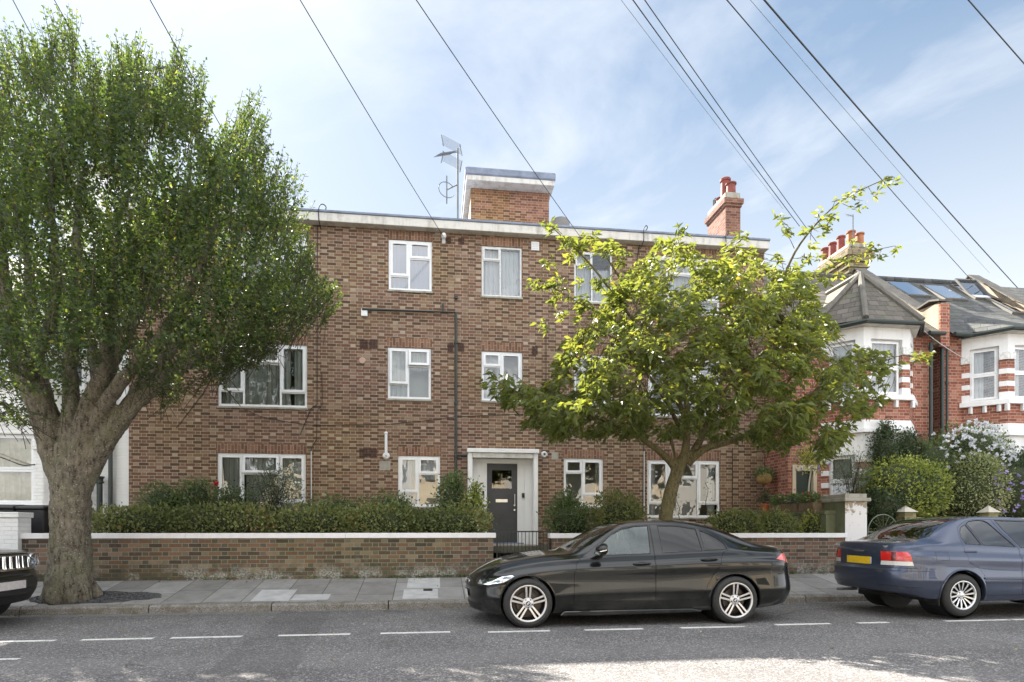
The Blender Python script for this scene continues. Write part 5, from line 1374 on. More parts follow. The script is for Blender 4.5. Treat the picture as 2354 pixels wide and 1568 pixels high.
# fallen leaves and weeds
rg = np.random.default_rng(77)
n = 520; xx = rg.uniform(-7, 9, n); k = rg.random(n)
yy = np.where(k < .45, YK - .02 - np.abs(rg.normal(size=n)) * .10, np.where(k < .75, YW - .02 - np.abs(rg.normal(size=n)) * .12, rg.uniform(5.5, YW, n)))
zz = np.array([.012 if y < YK else pz(max(y, YK + .15)) + .012 for y in yy]); dr = rg.normal(size=(n, 3)) * np.array([1, 1, .15])
tag(leaf_mesh('fallen_leaves', np.stack([xx, yy, zz], 1), dr, .035 * (.5 + rg.random(n)), .022, leafmat('dry_leaf', [(0, (.12, .08, .035)), (.6, (.22, .17, .07)), (1, (.40, .36, .26))], (1, 1, 1), .1), None, fold=.1, rng=rg), kind='stuff')
n = 900; cx_ = rg.uniform(-5, 8.5, 46); q_ = rg.integers(0, 46, n); xx = cx_[q_] + rg.normal(size=n) * .05
tag(leaf_mesh('wall_base_weeds', np.stack([xx, YW - .01 - np.abs(rg.normal(size=n)) * .015, pz(YW) + rg.random(n) * .035], 1), rg.normal(size=(n, 3)) * .6 + np.array([0, -.3, .9]), .035 * (.5 + rg.random(n)), .016, L_SHRB, None, rng=rg), kind='stuff')
# ---------------------------------------------------------------- street trees
def inpoly(x, y, poly):
    x = np.asarray(x); y = np.asarray(y); r = np.zeros(x.shape, bool); n = len(poly)
    for i in range(n):
        x1, y1 = poly[i]; x2, y2 = poly[(i + 1) % n]
        c = ((y1 > y) != (y2 > y)) & (x < (x2 - x1) * (y - y1) / (y2 - y1 + 1e-9) + x1); r ^= c
    return r
def pdist(x, y, poly):
    d = np.full(x.shape, 1e9)
    for i in range(len(poly)):
        a = np.array(poly[i], float); b = np.array(poly[(i + 1) % len(poly)], float); ab = b - a
        t = np.clip(((x - a[0]) * ab[0] + (y - a[1]) * ab[1]) / (ab @ ab), 0, 1)
        d = np.minimum(d, np.hypot(x - a[0] - t * ab[0], y - a[1] - t * ab[1]))
    return d
def np_at(px, py, Y):
    X = Y * np.tan(PHI + np.arctan((px - CX) / F)); Sx = F * (math.cos(PHI) - (px - CX) / F * math.sin(PHI)) / Y
    return np.stack([X, Y + 0 * px, EYE - (py - HZ) / Sx], 1)
def solid_tree(name, limbs, mat, parent, vox, disp=.02, extra=None):
    m = MB()
    for pts in limbs:
        P = smooth_path([at(a, b, y) for a, b, y, r in pts], 5); rs = [p[3] for p in pts]
        rr = []
        for i in range(len(pts) - 1):
            for k in range(5): rr.append(rs[i] + (rs[i + 1] - rs[i]) * k / 5)
        rr.append(rs[-1]); m.tube(P, rr, 12)
    if extra: extra(m)
    o = m.build(name, mat, parent, smooth=True)
    md = o.modifiers.new('r', 'REMESH'); md.mode = 'VOXEL'; md.voxel_size = vox; md.use_smooth_shade = True
    sm = o.modifiers.new('s', 'SMOOTH'); sm.iterations = 3; sm.factor = .6
    tx_ = bpy.data.textures.new('bark_relief', 'CLOUDS'); tx_.noise_scale = .16; tx_.noise_depth = 3
    dm_ = o.modifiers.new('d', 'DISPLACE'); dm_.texture = tx_; dm_.strength = disp; dm_.mid_level = .5; dm_.texture_coords = 'LOCAL'
    tx2 = bpy.data.textures.new('bark_ridges', 'CLOUDS'); tx2.noise_scale = .05; tx2.noise_depth = 2
    dm2 = o.modifiers.new('d2', 'DISPLACE'); dm2.texture = tx2; dm2.strength = disp * .45; dm2.mid_level = .5; dm2.texture_coords = 'LOCAL'
    dg = bpy.context.evaluated_depsgraph_get(); me = bpy.data.meshes.new_from_object(o.evaluated_get(dg))
    o.modifiers.clear(); o.data = me
    return o
big = empty('street_tree', 'big broad street tree with thick forked trunk on the left pavement', 'tree', 'street trees')
YT = 10.62
LIMB1 = [
 [(164, 1392, YT, .33), (163, 1340, YT, .31), (162, 1230, YT, .285), (163, 1150, YT, .28), (164, 1080, YT, .26), (160, 1020, YT, .2)],
 [(152, 1210, YT, .10), (142, 1120, YT, .17), (122, 1035, YT, .195), (106, 970, YT, .205), (78, 895, YT - .1, .19), (42, 815, YT - .3, .13), (18, 720, YT - .4, .11), (4, 600, YT - .5, .08), (-6, 450, YT - .6, .045)],
 [(125, 1030, YT + .05, .12), (112, 960, YT + .12, .16), (92, 880, YT + .3, .13), (84, 800, YT + .5, .10), (72, 700, YT + .6, .08), (60, 560, YT + .8, .05), (58, 420, YT + .9, .03)],
 [(168, 1200, YT - .05, .12), (172, 1080, YT - .05, .21), (168, 980, YT, .17), (164, 900, YT + .1, .12), (162, 820, YT + .1, .10), (188, 700, YT + .2, .09), (176, 560, YT + .2, .07), (186, 400, YT + .2, .035)],
 [(172, 1210, YT - .08, .12), (182, 1100, YT - .12, .165), (188, 1000, YT - .18, .165), (212, 920, YT - .2, .15), (240, 850, YT - .3, .12), (246, 760, YT - .5, .10), (256, 640, YT - .6, .08), (270, 480, YT - .8, .04)],
 [(190, 1040, YT, .12), (208, 960, YT + .05, .16), (246, 850, YT + .2, .14), (296, 755, YT + .4, .11), (350, 650, YT + .6, .08), (410, 520, YT + .8, .05), (440, 380, YT + .9, .025)],
 [(170, 1200, YT - .05, .10), (190, 1118, YT - .05, .155), (226, 1040, YT - .1, .165), (268, 975, YT - .2, .16), (320, 915, YT - .3, .135), (390, 862, YT - .5, .11), (470, 806, YT - .6, .085), (560, 745, YT - .7, .06), (640, 680, YT - .8, .035)],
 [(262, 985, YT - .15, .10), (300, 930, YT - .05, .135), (360, 850, YT + .2, .11), (430, 750, YT + .5, .09), (500, 640, YT + .8, .065), (560, 520, YT + 1.0, .04), (590, 400, YT + 1.1, .02)],
 [(212, 1000, YT - .15, .10), (242, 930, YT - .38, .115), (300, 850, YT - .8, .09), (380, 760, YT - 1.2, .075), (450, 640, YT - 1.6, .05), (500, 500, YT - 1.9, .03)],
 [(84, 915, YT - .1, .08), (66, 860, YT - .4, .10), (110, 760, YT - .9, .08), (130, 640, YT - 1.3, .06), (120, 480, YT - 1.6, .04), (120, 300, YT - 1.8, .02)],
 [(215, 985, YT + .1, .08), (228, 900, YT + .3, .10), (210, 780, YT + .9, .08), (230, 620, YT + 1.4, .06), (300, 430, YT + 1.7, .04)],
]
def flare(m):
    for k in range(9):
        a = 2 * math.pi * k / 9 + .3; c = at(162, 1330, YT); c.z = pz(YT)
        r = .30 + .07 * math.sin(k * 2.3)
        f = 1.0 if math.sin(a) > -.5 else .8
        m.tube(smooth_path([c + Vector((.10 * math.cos(a), .10 * math.sin(a), .75)), c + Vector((.25 * math.cos(a), .25 * math.sin(a), .22)), c + Vector(((r + .10) * math.cos(a) * f, (r + .10) * math.sin(a) * f, -.06))], 4), [.12, .12, .12, .12, .115, .11, .10, .085, .06], 8)
solid_tree('trunk', LIMB1, M_BARK, big, .022, .05, flare)
OUT1 = [(-60, 200), (20, 118), (60, 108), (100, 130), (128, 62), (165, 58), (185, 110), (215, 150), (240, 185), (265, 130), (300, 112), (330, 150), (352, 178), (380, 175), (405, 118), (428, 170), (462, 205), (490, 260), (520, 300), (535, 248), (575, 238), (600, 300), (606, 350), (640, 385), (668, 425), (690, 440), (700, 480), (712, 560), (720, 640), (770, 672), (775, 715), (735, 745), (690, 770), (640, 790), (600, 835), (540, 850), (500, 880), (440, 905), (400, 930), (340, 900), (300, 880), (260, 930), (215, 935), (190, 900), (150, 935), (60, 980), (-10, 960), (-60, 900)]
rng = np.random.default_rng(4)
def crown_pts(poly, n, dens, ymid, ydep, edge=160, rng=rng):
    xs = [p[0] for p in poly]; ys = [p[1] for p in poly]; out = []
    tot = 0
    while tot < n:
        x = rng.uniform(min(xs), max(xs), n * 2); y = rng.uniform(min(ys), max(ys), n * 2)
        k = inpoly(x, y, poly); x, y = x[k], y[k]
        k = rng.random(len(x)) < dens(x, y); x, y = x[k], y[k]
        out.append(np.stack([x, y], 1)); tot += len(x)
    q = np.concatenate(out)[:n]; d = pdist(q[:, 0], q[:, 1], poly)
    th = np.sqrt(np.clip(1 - (1 - np.clip(d / edge, 0, 1)) ** 2, 0, 1)) * ydep
    s = rng.random(n); s = np.sign(s - .5) * np.abs(2 * s - 1) ** .6
    return q, ymid + s * th, d
def dens1(x, y):
    g_ = np.ones_like(x)
    h = np.sin(x * .031 + 1.2) * np.sin(y * .027 + .5) + np.sin(x * .013 + y * .017)
    g_ *= np.clip(.78 + .40 * h, .2, 1)
    low = (y > 640) & (x < 480); g_ = np.where(low, g_ * np.clip(1.0 - (y - 640) / 380, .38, 1), g_)
    g_ = np.where((y > 870) & (x > 60) & (x < 330), g_ * .35, g_)
    g_ = np.where((y > 880) & (x > 200) & (x < 320), 0, g_)
    return g_
q, Yq, dq = crown_pts(OUT1, 4700, dens1, YT, 2.5)
B = np_at(q[:, 0], q[:, 1], Yq)
nS = len(B); Ls = rng.uniform(.28, .75, nS) * np.clip(.55 + dq / 60, .45, 1.1); Ls = np.where((dq < 55) & (q[:, 1] < 520), rng.uniform(.45, .95, nS), Ls)
upd = unit(np.stack([(q[:, 0] - 300) / 900 + rng.normal(size=nS) * .22, (Yq - YT) * .10 + rng.normal(size=nS) * .22, np.where(q[:, 1] > 760, .25, 1.0) + rng.normal(size=nS) * .2], 1))
# leafy shoots: alternate leaves along each stem
per = 19
tt = (np.arange(per)[None, :] + .5 * rng.random((nS, per))) / per
base = B[:, None, :] - upd[:, None, :] * (Ls[:, None, None] * .5)
P = base + upd[:, None, :] * (tt * Ls[:, None])[:, :, None] + rng.normal(size=(nS, per, 3)) * .012
ax = unit(np.cross(upd, rng.normal(size=(nS, 3)))); bx = np.cross(upd, ax)
ang = np.arange(per)[None, :] * 2.4 + rng.random((nS, 1)) * 6.28
rad = ax[:, None, :] * np.cos(ang)[:, :, None] + bx[:, None, :] * np.sin(ang)[:, :, None]
D = rad * .8 + upd[:, None, :] * .5 + rng.normal(size=(nS, per, 3)) * .25 - np.array([0, 0, .12])
P = P.reshape(-1, 3); D = D.reshape(-1, 3)
lsz = (.055 + .045 * rng.random(len(P)) ** 1.5) * np.repeat(np.where(dq < 55, .85, 1.0), per)
rn = np.clip(.42 + rng.normal(size=len(P)) * .2 + np.repeat(rng.normal(size=nS) * .12, per), 0, 1)
leaf_mesh('crown', P, D, lsz, lsz * .52, L_TREE, big, fold=.18, rnd=rn)
tw = MB()
for i in range(nS):
    if i % 4 and dq[i] > 45: continue
    a = Vector(base[i, 0]); b = a + Vector(upd[i]) * Ls[i]; tw.tube([a - Vector(upd[i]) * .25, b], [.006, .0025], 3, cap=False)
tw.build('twigs', M_CORE2, big)
recenter(big, (gx(162, YT), YT, pz(YT)))
# ---- cherry
ch_ = empty('street_tree', 'smaller yellow green street tree behind the black car roof', 'tree', 'street trees')
YC = 10.72
LIMB2 = [
 [(1512, 1390, YC, .21), (1520, 1290, YC, .185), (1530, 1190, YC, .165), (1542, 1130, YC, .155), (1560, 1075, YC, .15), (1575, 1045, YC, .12)],
 [(1560, 1085, YC, .11), (1530, 1050, YC, .085), (1495, 1022, YC - .05, .07), (1450, 995, YC - .2, .055), (1390, 965, YC - .4, .045), (1310, 940, YC - .6, .03), (1220, 915, YC - .7, .018), (1150, 880, YC - .7, .010)],
 [(1572, 1060, YC, .11), (1578, 1010, YC, .09), (1580, 940, YC + .1, .07), (1572, 860, YC + .2, .055), (1590, 760, YC + .2, .04), (1600, 650, YC + .2, .025), (1560, 570, YC + .2, .012)],
 [(1580, 1065, YC, .11), (1620, 1032, YC - .1, .085), (1680, 1015, YC - .2, .065), (1740, 990, YC - .3, .05), (1820, 940, YC - .4, .035), (1900, 880, YC - .5, .025), (1990, 830, YC - .5, .015), (2080, 818, YC - .5, .008)],
 [(1588, 1050, YC, .10), (1625, 980, YC + .2, .075), (1650, 900, YC + .3, .065), (1690, 820, YC + .3, .055), (1740, 740, YC + .2, .045), (1790, 660, YC, .035), (1840, 560, YC - .2, .025), (1930, 465, YC - .3, .016), (2050, 405, YC - .4, .008)],
 [(1575, 960, YC, .07), (1530, 860, YC - .2, .055), (1480, 770, YC - .3, .042), (1420, 690, YC - .4, .03), (1350, 600, YC - .4, .02), (1262, 516, YC - .4, .008)],
 [(1575, 900, YC, .05), (1500, 780, YC + .3, .04), (1450, 680, YC + .5, .03), (1400, 600, YC + .6, .018), (1380, 550, YC + .6, .01)],
 [(1700, 810, YC + .3, .045), (1760, 720, YC + .6, .035), (1850, 650, YC + .8, .022), (1960, 590, YC + .9, .014), (2058, 565, YC + .9, .007)],
 [(1600, 1030, YC - .1, .07), (1640, 940, YC - .5, .05), (1700, 860, YC - .8, .04), (1780, 800, YC - 1.0, .028), (1860, 760, YC - 1.2, .015)],
 [(1570, 1000, YC - .1, .06), (1530, 920, YC - .6, .045), (1480, 850, YC - 1.0, .032), (1430, 790, YC - 1.3, .018), (1340, 740, YC - 1.3, .01)],
 [(1480, 770, YC - .3, .02), (1400, 730, YC - .5, .015), (1320, 690, YC - .6, .010), (1240, 640, YC - .6, .006)],
 [(1556, 1060, YC - .05, .045), (1545, 1020, YC - .1, .035), (1540, 985, YC - .15, .022)],
]
LIMB2 = [[(a, b, y, r * .78) for a, b, y, r in p_] for p_ in LIMB2]
solid_tree('trunk', LIMB2[:4] + LIMB2[4:5] + LIMB2[11:], M_BARK2, ch_, .016, .018)
bm_ = MB()
for pts in LIMB2:
    Pp = smooth_path([at(a, b, y) for a, b, y, r in pts], 5); rs = [p[3] for p in pts]; rr = []
    for i in range(len(pts) - 1):
        for k in range(5): rr.append(rs[i] + (rs[i + 1] - rs[i]) * k / 5)
    rr.append(rs[-1]); bm_.tube(Pp, [r_ * .97 for r_ in rr], 8)
OUT2 = [(1150, 880), (1200, 890), (1255, 890), (1290, 800), (1330, 770), (1400, 700), (1430, 640), (1480, 600), (1500, 560), (1560, 545), (1620, 600), (1680, 560), (1740, 575), (1770, 620), (1830, 620), (1870, 680), (1900, 730), (1930, 770), (1960, 800), (2000, 810), (2050, 850), (2040, 910), (1990, 960), (1960, 1010), (1900, 1050), (1840, 1040), (1770, 1030), (1720, 1000), (1660, 1010), (1600, 1010), (1500, 1010), (1440, 1000), (1370, 1000), (1290, 1010), (1220, 980), (1170, 940)]
rng2 = np.random.default_rng(9)
def dens2(x, y):
    h = np.sin(x * .035 + .4) * np.sin(y * .04 + 1.1) + .6 * np.sin(x * .07 + y * .05)
    g_ = np.clip(.64 + .66 * h, .05, 1)
    g_ = g_ * np.clip((y - 530) / 130, .35, 1)
    g_ = np.where((x < 1330) & (y < 860), g_ * .5, g_); g_ = np.where((x > 1860) & (y > 780), g_ * .7, g_)
    return np.where((y > 930) & (y < 1010) & (x > 1480) & (x < 1700), g_ * .45, g_)
q, Yq, dq = crown_pts(OUT2, 2450, dens2, YC - .1, 2.1, 150, rng2)
C1 = np_at(q[:, 0], q[:, 1], Yq)
# sprays along outlying branches
sp = []
for pts, i0 in ((LIMB2[4], 6), (LIMB2[5], 4), (LIMB2[7], 2), (LIMB2[10], 1), (LIMB2[1], 5), (LIMB2[3], 6), (LIMB2[6], 3), (LIMB2[8], 3)):
    for i in range(i0 - 1, len(pts) - 1):
        for k in range(9):
            f = rng2.random(); a, b = pts[i], pts[i + 1]
            sp.append(at(a[0] + (b[0] - a[0]) * f + rng2.normal() * 16, a[1] + (b[1] - a[1]) * f + rng2.normal() * 16, a[2] + (b[2] - a[2]) * f + rng2.normal() * .15)[:])
for (x, y) in ((1255, 600), (1280, 640), (1310, 590), (1240, 650), (1262, 512), (1330, 560), (1360, 545), (1400, 560), (1430, 580), (1560, 530), (1700, 540), (1790, 500), (1800, 530), (1290, 720), (1330, 705), (1115, 880), (1140, 900), (1165, 920), (1130, 860), (2120, 812), (2110, 818), (1390, 720), (1250, 745), (1780, 590), (1850, 590), (1890, 640)):
    sp.append(at(x, y, YC - .4)[:]); sp.append(at(x + 8, y + 7, YC - .5)[:])
Cn = np.concatenate([C1, np.array(sp)]); nC = len(Cn)
cen = np.array(at(1590, 900, YC)[:])
outd = unit((Cn - cen) * np.array([1, 1, .8]) + rng2.normal(size=(nC, 3)) * .6)
per = 9
Pp = np.repeat(Cn, per, 0) + rng2.normal(size=(nC * per, 3)) * .035
dd = unit(rng2.normal(size=(nC * per, 3)) * np.array([1, 1, .35]) + np.repeat(outd, per, 0) * .55 + np.array([0, 0, -.30]))
lz = .115 + .06 * rng2.random(nC * per)
rn = np.clip(.42 + rng2.normal(size=nC * per) * .16 + np.repeat(rng2.normal(size=nC) * .14, per), 0, 1)
leaf_mesh('crown', Pp, dd, lz, lz * .38, L_CHER, ch_, fold=.28, droop=.18, rnd=rn, rng=rng2)
# twigs from each cluster back towards the nearest limb
lp = np.array([p[:] for pts in LIMB2 for p in smooth_path([at(a, b, y) for a, b, y, r in pts], 6)])
for i in range(nC):
    c = Cn[i]; d_ = np.linalg.norm(lp - c, axis=1); j = int(np.argmin(d_)); t_ = lp[j]
    L_ = d_[j]
    if L_ < .05 or L_ > 1.6: 
        e = c - outd[i] * .3
    else: e = t_ if (L_ < .45) else c + (t_ - c) * (.45 / L_)
    mid = (c + e) / 2 + rng2.normal(size=3) * .03; bm_.tube([e, mid, c], [.006, .005, .003], 3, cap=False)
bm_.build('branches', M_BARK2, ch_)
recenter(ch_, (gx(1515, YC), YC, pz(YC)))
# ---------------------------------------------------------------- telegraph pole and overhead cables
tp = empty('telegraph_pole', 'tall wooden telegraph pole on the near pavement outside the view', 'telegraph pole')
PX, PY_, PZ_ = -3.97, 2.53, 8.85
MB().tube([(PX, PY_, 0), (PX, PY_, 9.3)], [.16, .11], 14).build('pole', simple('creosoted_wood', (.12, .08, .05), .85, noise=.3), tp, smooth=True)
MB().lathe([(.1, 0), (.2, 0), (.2, .06), (.1, .06)], 16, 'z', (PX, PY_, PZ_ - .05)).build('ring_head', M_STEEL, tp)
recenter(tp, (PX, PY_, 0))
def wire(px0, py0, px1, py1, Yend, label, r=.006, mat=None, sag=.25, grp='overhead cables fanning out from the pole'):
    """cable from the pole head to a house; it passes these two points of the photo"""
    end = at(px1, py1, Yend)
    p0 = Vector((PX, PY_, PZ_))
    # where the sight line through the first photo point crosses the vertical plane through pole and house
    h = end - p0; n = Vector((h.y, -h.x, 0)).normalized()
    fw = Vector((math.sin(PHI), math.cos(PHI), 0)); rt = Vector((math.cos(PHI), -math.sin(PHI), 0))
    d = fw + rt * ((px0 - CX) / F) + Vector((0, 0, 1)) * ((HZ - py0) / F)
    eye = Vector((0, 0, EYE)); den = d.dot(n)
    p0b = p0.copy()
    if abs(den) > 1e-4:
        s = (p0 - eye).dot(n) / den; hit = eye + d * s
        # start height so that the straight line passes through the hit point
        hd = Vector((h.x, h.y, 0)).length; f = (Vector((hit.x - p0.x, hit.y - p0.y, 0))).dot(Vector((h.x, h.y, 0)).normalized()) / hd
        if 0.05 < f < .9: p0b.z = min(12, max(7.5, (hit.z - f * end.z + sag * 4 * f * (1 - f) * .5) / (1 - f)))
    pts = []
    for i in range(25):
        f = i / 24; p = p0b.lerp(end, f); p.z -= sag * 4 * f * (1 - f) * .5; pts.append(p)
    o = MB().tube(pts, r, 5).build('overhead_cable', mat or M_CABLE, None, smooth=True)
    me = o.data; c = end.copy(); me.transform(Matrix.Translation(-c)); o.location = c
    return tag(o, label, 'cable', grp)
wire(40, 20, 100, 132, 14.5, 'faint pair cable at the far left above the big tree', .010, M_STEEL)
wire(125, 0, 330, 360, 15.0, 'thin cable entering the left part of the big tree crown')
wire(345, 0, 640, 520, 14.9, 'thin cable passing the right side of the tree crown', .007)
wire(690, 0, 1020, 545, YF - .16, 'thin cable ending at the white bracket under the roof edge', .007)
wire(957, 0, 1345, 560, 14.9, 'thin cable passing in front of the rooftop stair housing', .007)
wire(1428, 0, 1800, 480, 16.5, 'very faint cable left of the thick pair above the cherry tree', .004, M_STEEL)
wire(1455, 0, 1838, 520, 15.8, 'left of the two dark cables above the block chimney', .009)
wire(1482, 0, 1880, 560, 15.8, 'right of the two dark cables above the block chimney', .008)
wire(1671, 0, 2240, 652, 16.4, 'dark cable reaching the parapet beyond the rooflights', .008)
wire(1725, 0, 2275, 628, 18.0, 'faintest grey cable between two dark cables on the right', .004, M_STEEL)
wire(1757, 0, 2345, 668, 18.0, 'thick dark twin cable crossing the sky on the right', .013)
wire(2226, 0, 2354, 141, 14.0, 'short dark cable cutting the top right corner', .009) if False else None
e = at(2354, 141, 8.5)
wire(2226, 0, 2760, 600, 13.5, 'short dark cable cutting the top right corner', .009)
wc_ = MB(); wc_.tube(smooth_path([at(1984, 640, 14.25), at(2060, 705, 13.6), at(2149, 781, 13.75), at(2212, 822, 13.85)], 5), .009, 5)
tag(wc_.build('overhead_cable', M_WCABLE), 'pale cable running down across the pointed tiled bay roof', 'cable', 'overhead cables fanning out from the pole')
# ---------------------------------------------------------------- cars
def pchip(xs, ys, x):
    xs = np.array(xs, float); ys = np.array(ys, float); h = np.diff(xs); d = np.diff(ys) / h; m = np.zeros(len(xs))
    for i in range(1, len(xs) - 1):
        if d[i - 1] * d[i] > 0:
            w1 = 2 * h[i] + h[i - 1]; w2 = h[i] + 2 * h[i - 1]; m[i] = (w1 + w2) / (w1 / d[i - 1] + w2 / d[i])
    m[0] = d[0]; m[-1] = d[-1]
    x = min(max(x, xs[0]), xs[-1]); i = min(max(int(np.searchsorted(xs, x) - 1), 0), len(h) - 1)
    t = (x - xs[i]) / h[i]
    return ys[i] * (1 + 2 * t) * (1 - t) ** 2 + m[i] * h[i] * t * (1 - t) ** 2 + ys[i + 1] * t * t * (3 - 2 * t) + m[i + 1] * h[i] * t * t * (t - 1)
class Car:
    def __init__(s, tb, L, Rf, nf, Rr, nr, xf, xr): s.tb = {k: ([a for a, b in v], [b for a, b in v]) for k, v in tb.items()}; s.L = L; s.Rf, s.nf, s.Rr, s.nr = Rf, nf, Rr, nr; s.xf, s.xr = xf, xr
    def g(s, k, t): return pchip(*s.tb[k], t)
    def section(s, t, ins=0, zfloor=None):
        g = s.g; zc, zr, wr, zb, wb, zs, ws, zm, wm, z0, w0 = [g(k, t) for k in ('zc', 'zr', 'wr', 'zb', 'wb', 'zs', 'ws', 'zm', 'wm', 'z0', 'w0')]
        f = 1.0
        if t < s.Rf: f = max(0, 1 - ((s.Rf - t) / s.Rf) ** s.nf) ** (1 / s.nf)
        if t > s.L - s.Rr: f = max(0, 1 - ((t - s.L + s.Rr) / s.Rr) ** s.nr) ** (1 / s.nr)
        bl = .010 * min(1, max(0, (zr - zb) / .25))
        pts = [(0, z0 - .005), (w0 * .86, z0 - .002), (w0, z0 + .05), (wm * .995, zm - .06), (wm, zm), ((wm + ws) / 2 - .010, (zm + zs) / 2 + .02), (ws, zs), ((ws + wb) / 2 - .009, (zs + zb) / 2 - .004), (wb, zb),
               ((wb * 2 + wr) / 3 + bl, (zb * 2 + zr) / 3), ((wb + 2 * wr) / 3 + bl, (zb + zr * 2) / 3), (wr, zr), (wr * .93, zr + (zc - zr) * .36), (wr * .72, zr + (zc - zr) * .68), (wr * .38, zr + (zc - zr) * .93), (0, zc)]
        P = [Vector((a, b, 0)) for a, b in pts]; out = []
        n = len(P)
        for i in range(n - 1):
            p0, p1, p2, p3 = P[max(i - 1, 0)], P[i], P[i + 1], P[min(i + 2, n - 1)]
            if i == 0: p0 = Vector((-P[1].x, P[1].y, 0))
            if i == n - 2: p3 = Vector((-P[n - 2].x, P[n - 2].y, 0))
            for k in range(3):
                u = k / 3; out.append(.5 * ((2 * p1) + (p2 - p0) * u + (2 * p0 - 5 * p1 + 4 * p2 - p3) * u * u + (3 * p1 - p0 - 3 * p2 + p3) * u ** 3))
        out.append(P[-1])
        res = []
        for i, p in enumerate(out):
            a, b = out[max(i - 1, 0)], out[min(i + 1, len(out) - 1)]; tg = (b - a).normalized(); nn = Vector((tg.y, -tg.x, 0))
            q = p - nn * ins if ins else p
            if i in (0, len(out) - 1): q = Vector((0, p.y + (ins if i == 0 else -ins), 0))
            y = max(0, q.x) * f; z = q.y
            if zfloor is not None: z = max(z, zfloor)
            x = t
            if t < .7: x += pchip(*zip(*s.xf), z) * (1 - t / .7) ** 2
            if t > s.L - .6: x -= pchip(*zip(*s.xr), z) * (1 - (s.L - t) / .6) ** 2
            res.append((x, y, z))
        return res
    def mesh(s, name, ins=0, t0=None, t1=None, zfloor=None):
        if t0 is None:
            ts = [s.Rf * (1 - math.cos(math.pi / 2 * k / 12)) for k in range(13)]
            a = s.Rf; b = s.L - s.Rr; n = int((b - a) / .055); ts += [a + (b - a) * k / n for k in range(1, n)]
            ts += [s.L - s.Rr * (1 - math.cos(math.pi / 2 * k / 12)) for k in range(12, -1, -1)]
        else: n = int((t1 - t0) / .06); ts = [t0 + (t1 - t0) * k / n for k in range(n + 1)]
        m = MB(); rows = []
        for t in ts:
            h = s.section(t, ins, zfloor); ring = h + [(x, -y, z) for x, y, z in h[-2:0:-1]]; rows.append(len(m.v)); m.v += ring; N = len(ring)
        for i in range(len(ts) - 1):
            for k in range(N): m.f.append((rows[i] + k, rows[i] + (k + 1) % N, rows[i + 1] + (k + 1) % N, rows[i + 1] + k))
        if t0 is not None:
            m.f.append(tuple(rows[0] + k for k in range(N - 1, -1, -1))); m.f.append(tuple(rows[-1] + k for k in range(N)))
        me = bpy.data.meshes.new(name); me.from_pydata(m.v, [], m.f)
        bm = bmesh.new(); bm.from_mesh(me); bmesh.ops.remove_doubles(bm, verts=bm.verts, dist=4e-4); bmesh.ops.dissolve_degenerate(bm, edges=bm.edges, dist=1e-5)
        bmesh.ops.recalc_face_normals(bm, faces=bm.faces); bm.to_mesh(me); bm.free()
        return me
def mesh_of(mb, name='cut'):
    me = mb.mesh(name); bm = bmesh.new(); bm.from_mesh(me); bmesh.ops.remove_doubles(bm, verts=bm.verts, dist=1e-5); bmesh.ops.recalc_face_normals(bm, faces=bm.faces); bm.to_mesh(me); bm.free(); return me
def boolean(a, b, op):
    oa = bpy.data.objects.new('a', a); ob = bpy.data.objects.new('b', b); COL.objects.link(oa); COL.objects.link(ob)
    res = None
    for solver in ('MANIFOLD', 'EXACT'):
        md = oa.modifiers.new('b', 'BOOLEAN'); md.operation = op; md.object = ob
        try: md.solver = solver
        except Exception: oa.modifiers.clear(); continue
        dg = bpy.context.evaluated_depsgraph_get(); dg.update()
        r = bpy.data.meshes.new_from_object(oa.evaluated_get(dg)); oa.modifiers.clear()
        if len(r.polygons) > 0 and (op != 'DIFFERENCE' or len(r.polygons) != len(a.polygons) or solver == 'EXACT'): res = r; break
        res = r
    bpy.data.objects.remove(oa); bpy.data.objects.remove(ob)
    return res
def link(name, me, mat, parent, ang=28):
    me.materials.clear()
    for m_ in (mat if isinstance(mat, (list, tuple)) else [mat]): me.materials.append(m_)
    me.polygons.foreach_set('use_smooth', [True] * len(me.polygons))
    me.polygons.foreach_set('material_index', [0] * len(me.polygons))
    try: me.set_sharp_from_angle(angle=R(ang))
    except Exception: pass
    o = bpy.data.objects.new(name, me); COL.objects.link(o); o.parent = parent; return o
def patch(bvh, poly, ray, mat, name, parent, off=.003, step=.03, thick=0):
    """flat outline poly laid on the body; ray(a,b) -> (origin, direction)"""
    bm = bmesh.new(); vs = [bm.verts.new((a, b, 0)) for a, b in poly]; bm.faces.new(vs)
    xs = [p[0] for p in poly]; ys = [p[1] for p in poly]
    for k in range(int((max(xs) - min(xs)) / step) + 1):
        x = min(xs) + step * (k + .5); bmesh.ops.bisect_plane(bm, geom=bm.verts[:] + bm.edges[:] + bm.faces[:], plane_co=(x, 0, 0), plane_no=(1, 0, 0))
    for k in range(int((max(ys) - min(ys)) / step) + 1):
        y = min(ys) + step * (k + .5); bmesh.ops.bisect_plane(bm, geom=bm.verts[:] + bm.edges[:] + bm.faces[:], plane_co=(0, y, 0), plane_no=(0, 1, 0))
    last = None
    for v_ in bm.verts:
        o, d = ray(v_.co.x, v_.co.y); d = Vector(d).normalized(); h = bvh.ray_cast(Vector(o), d)
        if h[0] is None: h = (bvh.find_nearest(Vector(o) + d * .9)[0], None)
        v_.co = Vector(h[0]) - d * off
    bmesh.ops.triangulate(bm, faces=bm.faces)
    me = bpy.data.meshes.new(name); bm.to_mesh(me); bm.free()
    o = link(name, me, mat, parent, 60)
    if thick:
        md = o.modifiers.new('t', 'SOLIDIFY'); md.thickness = thick; md.offset = 0
    return o
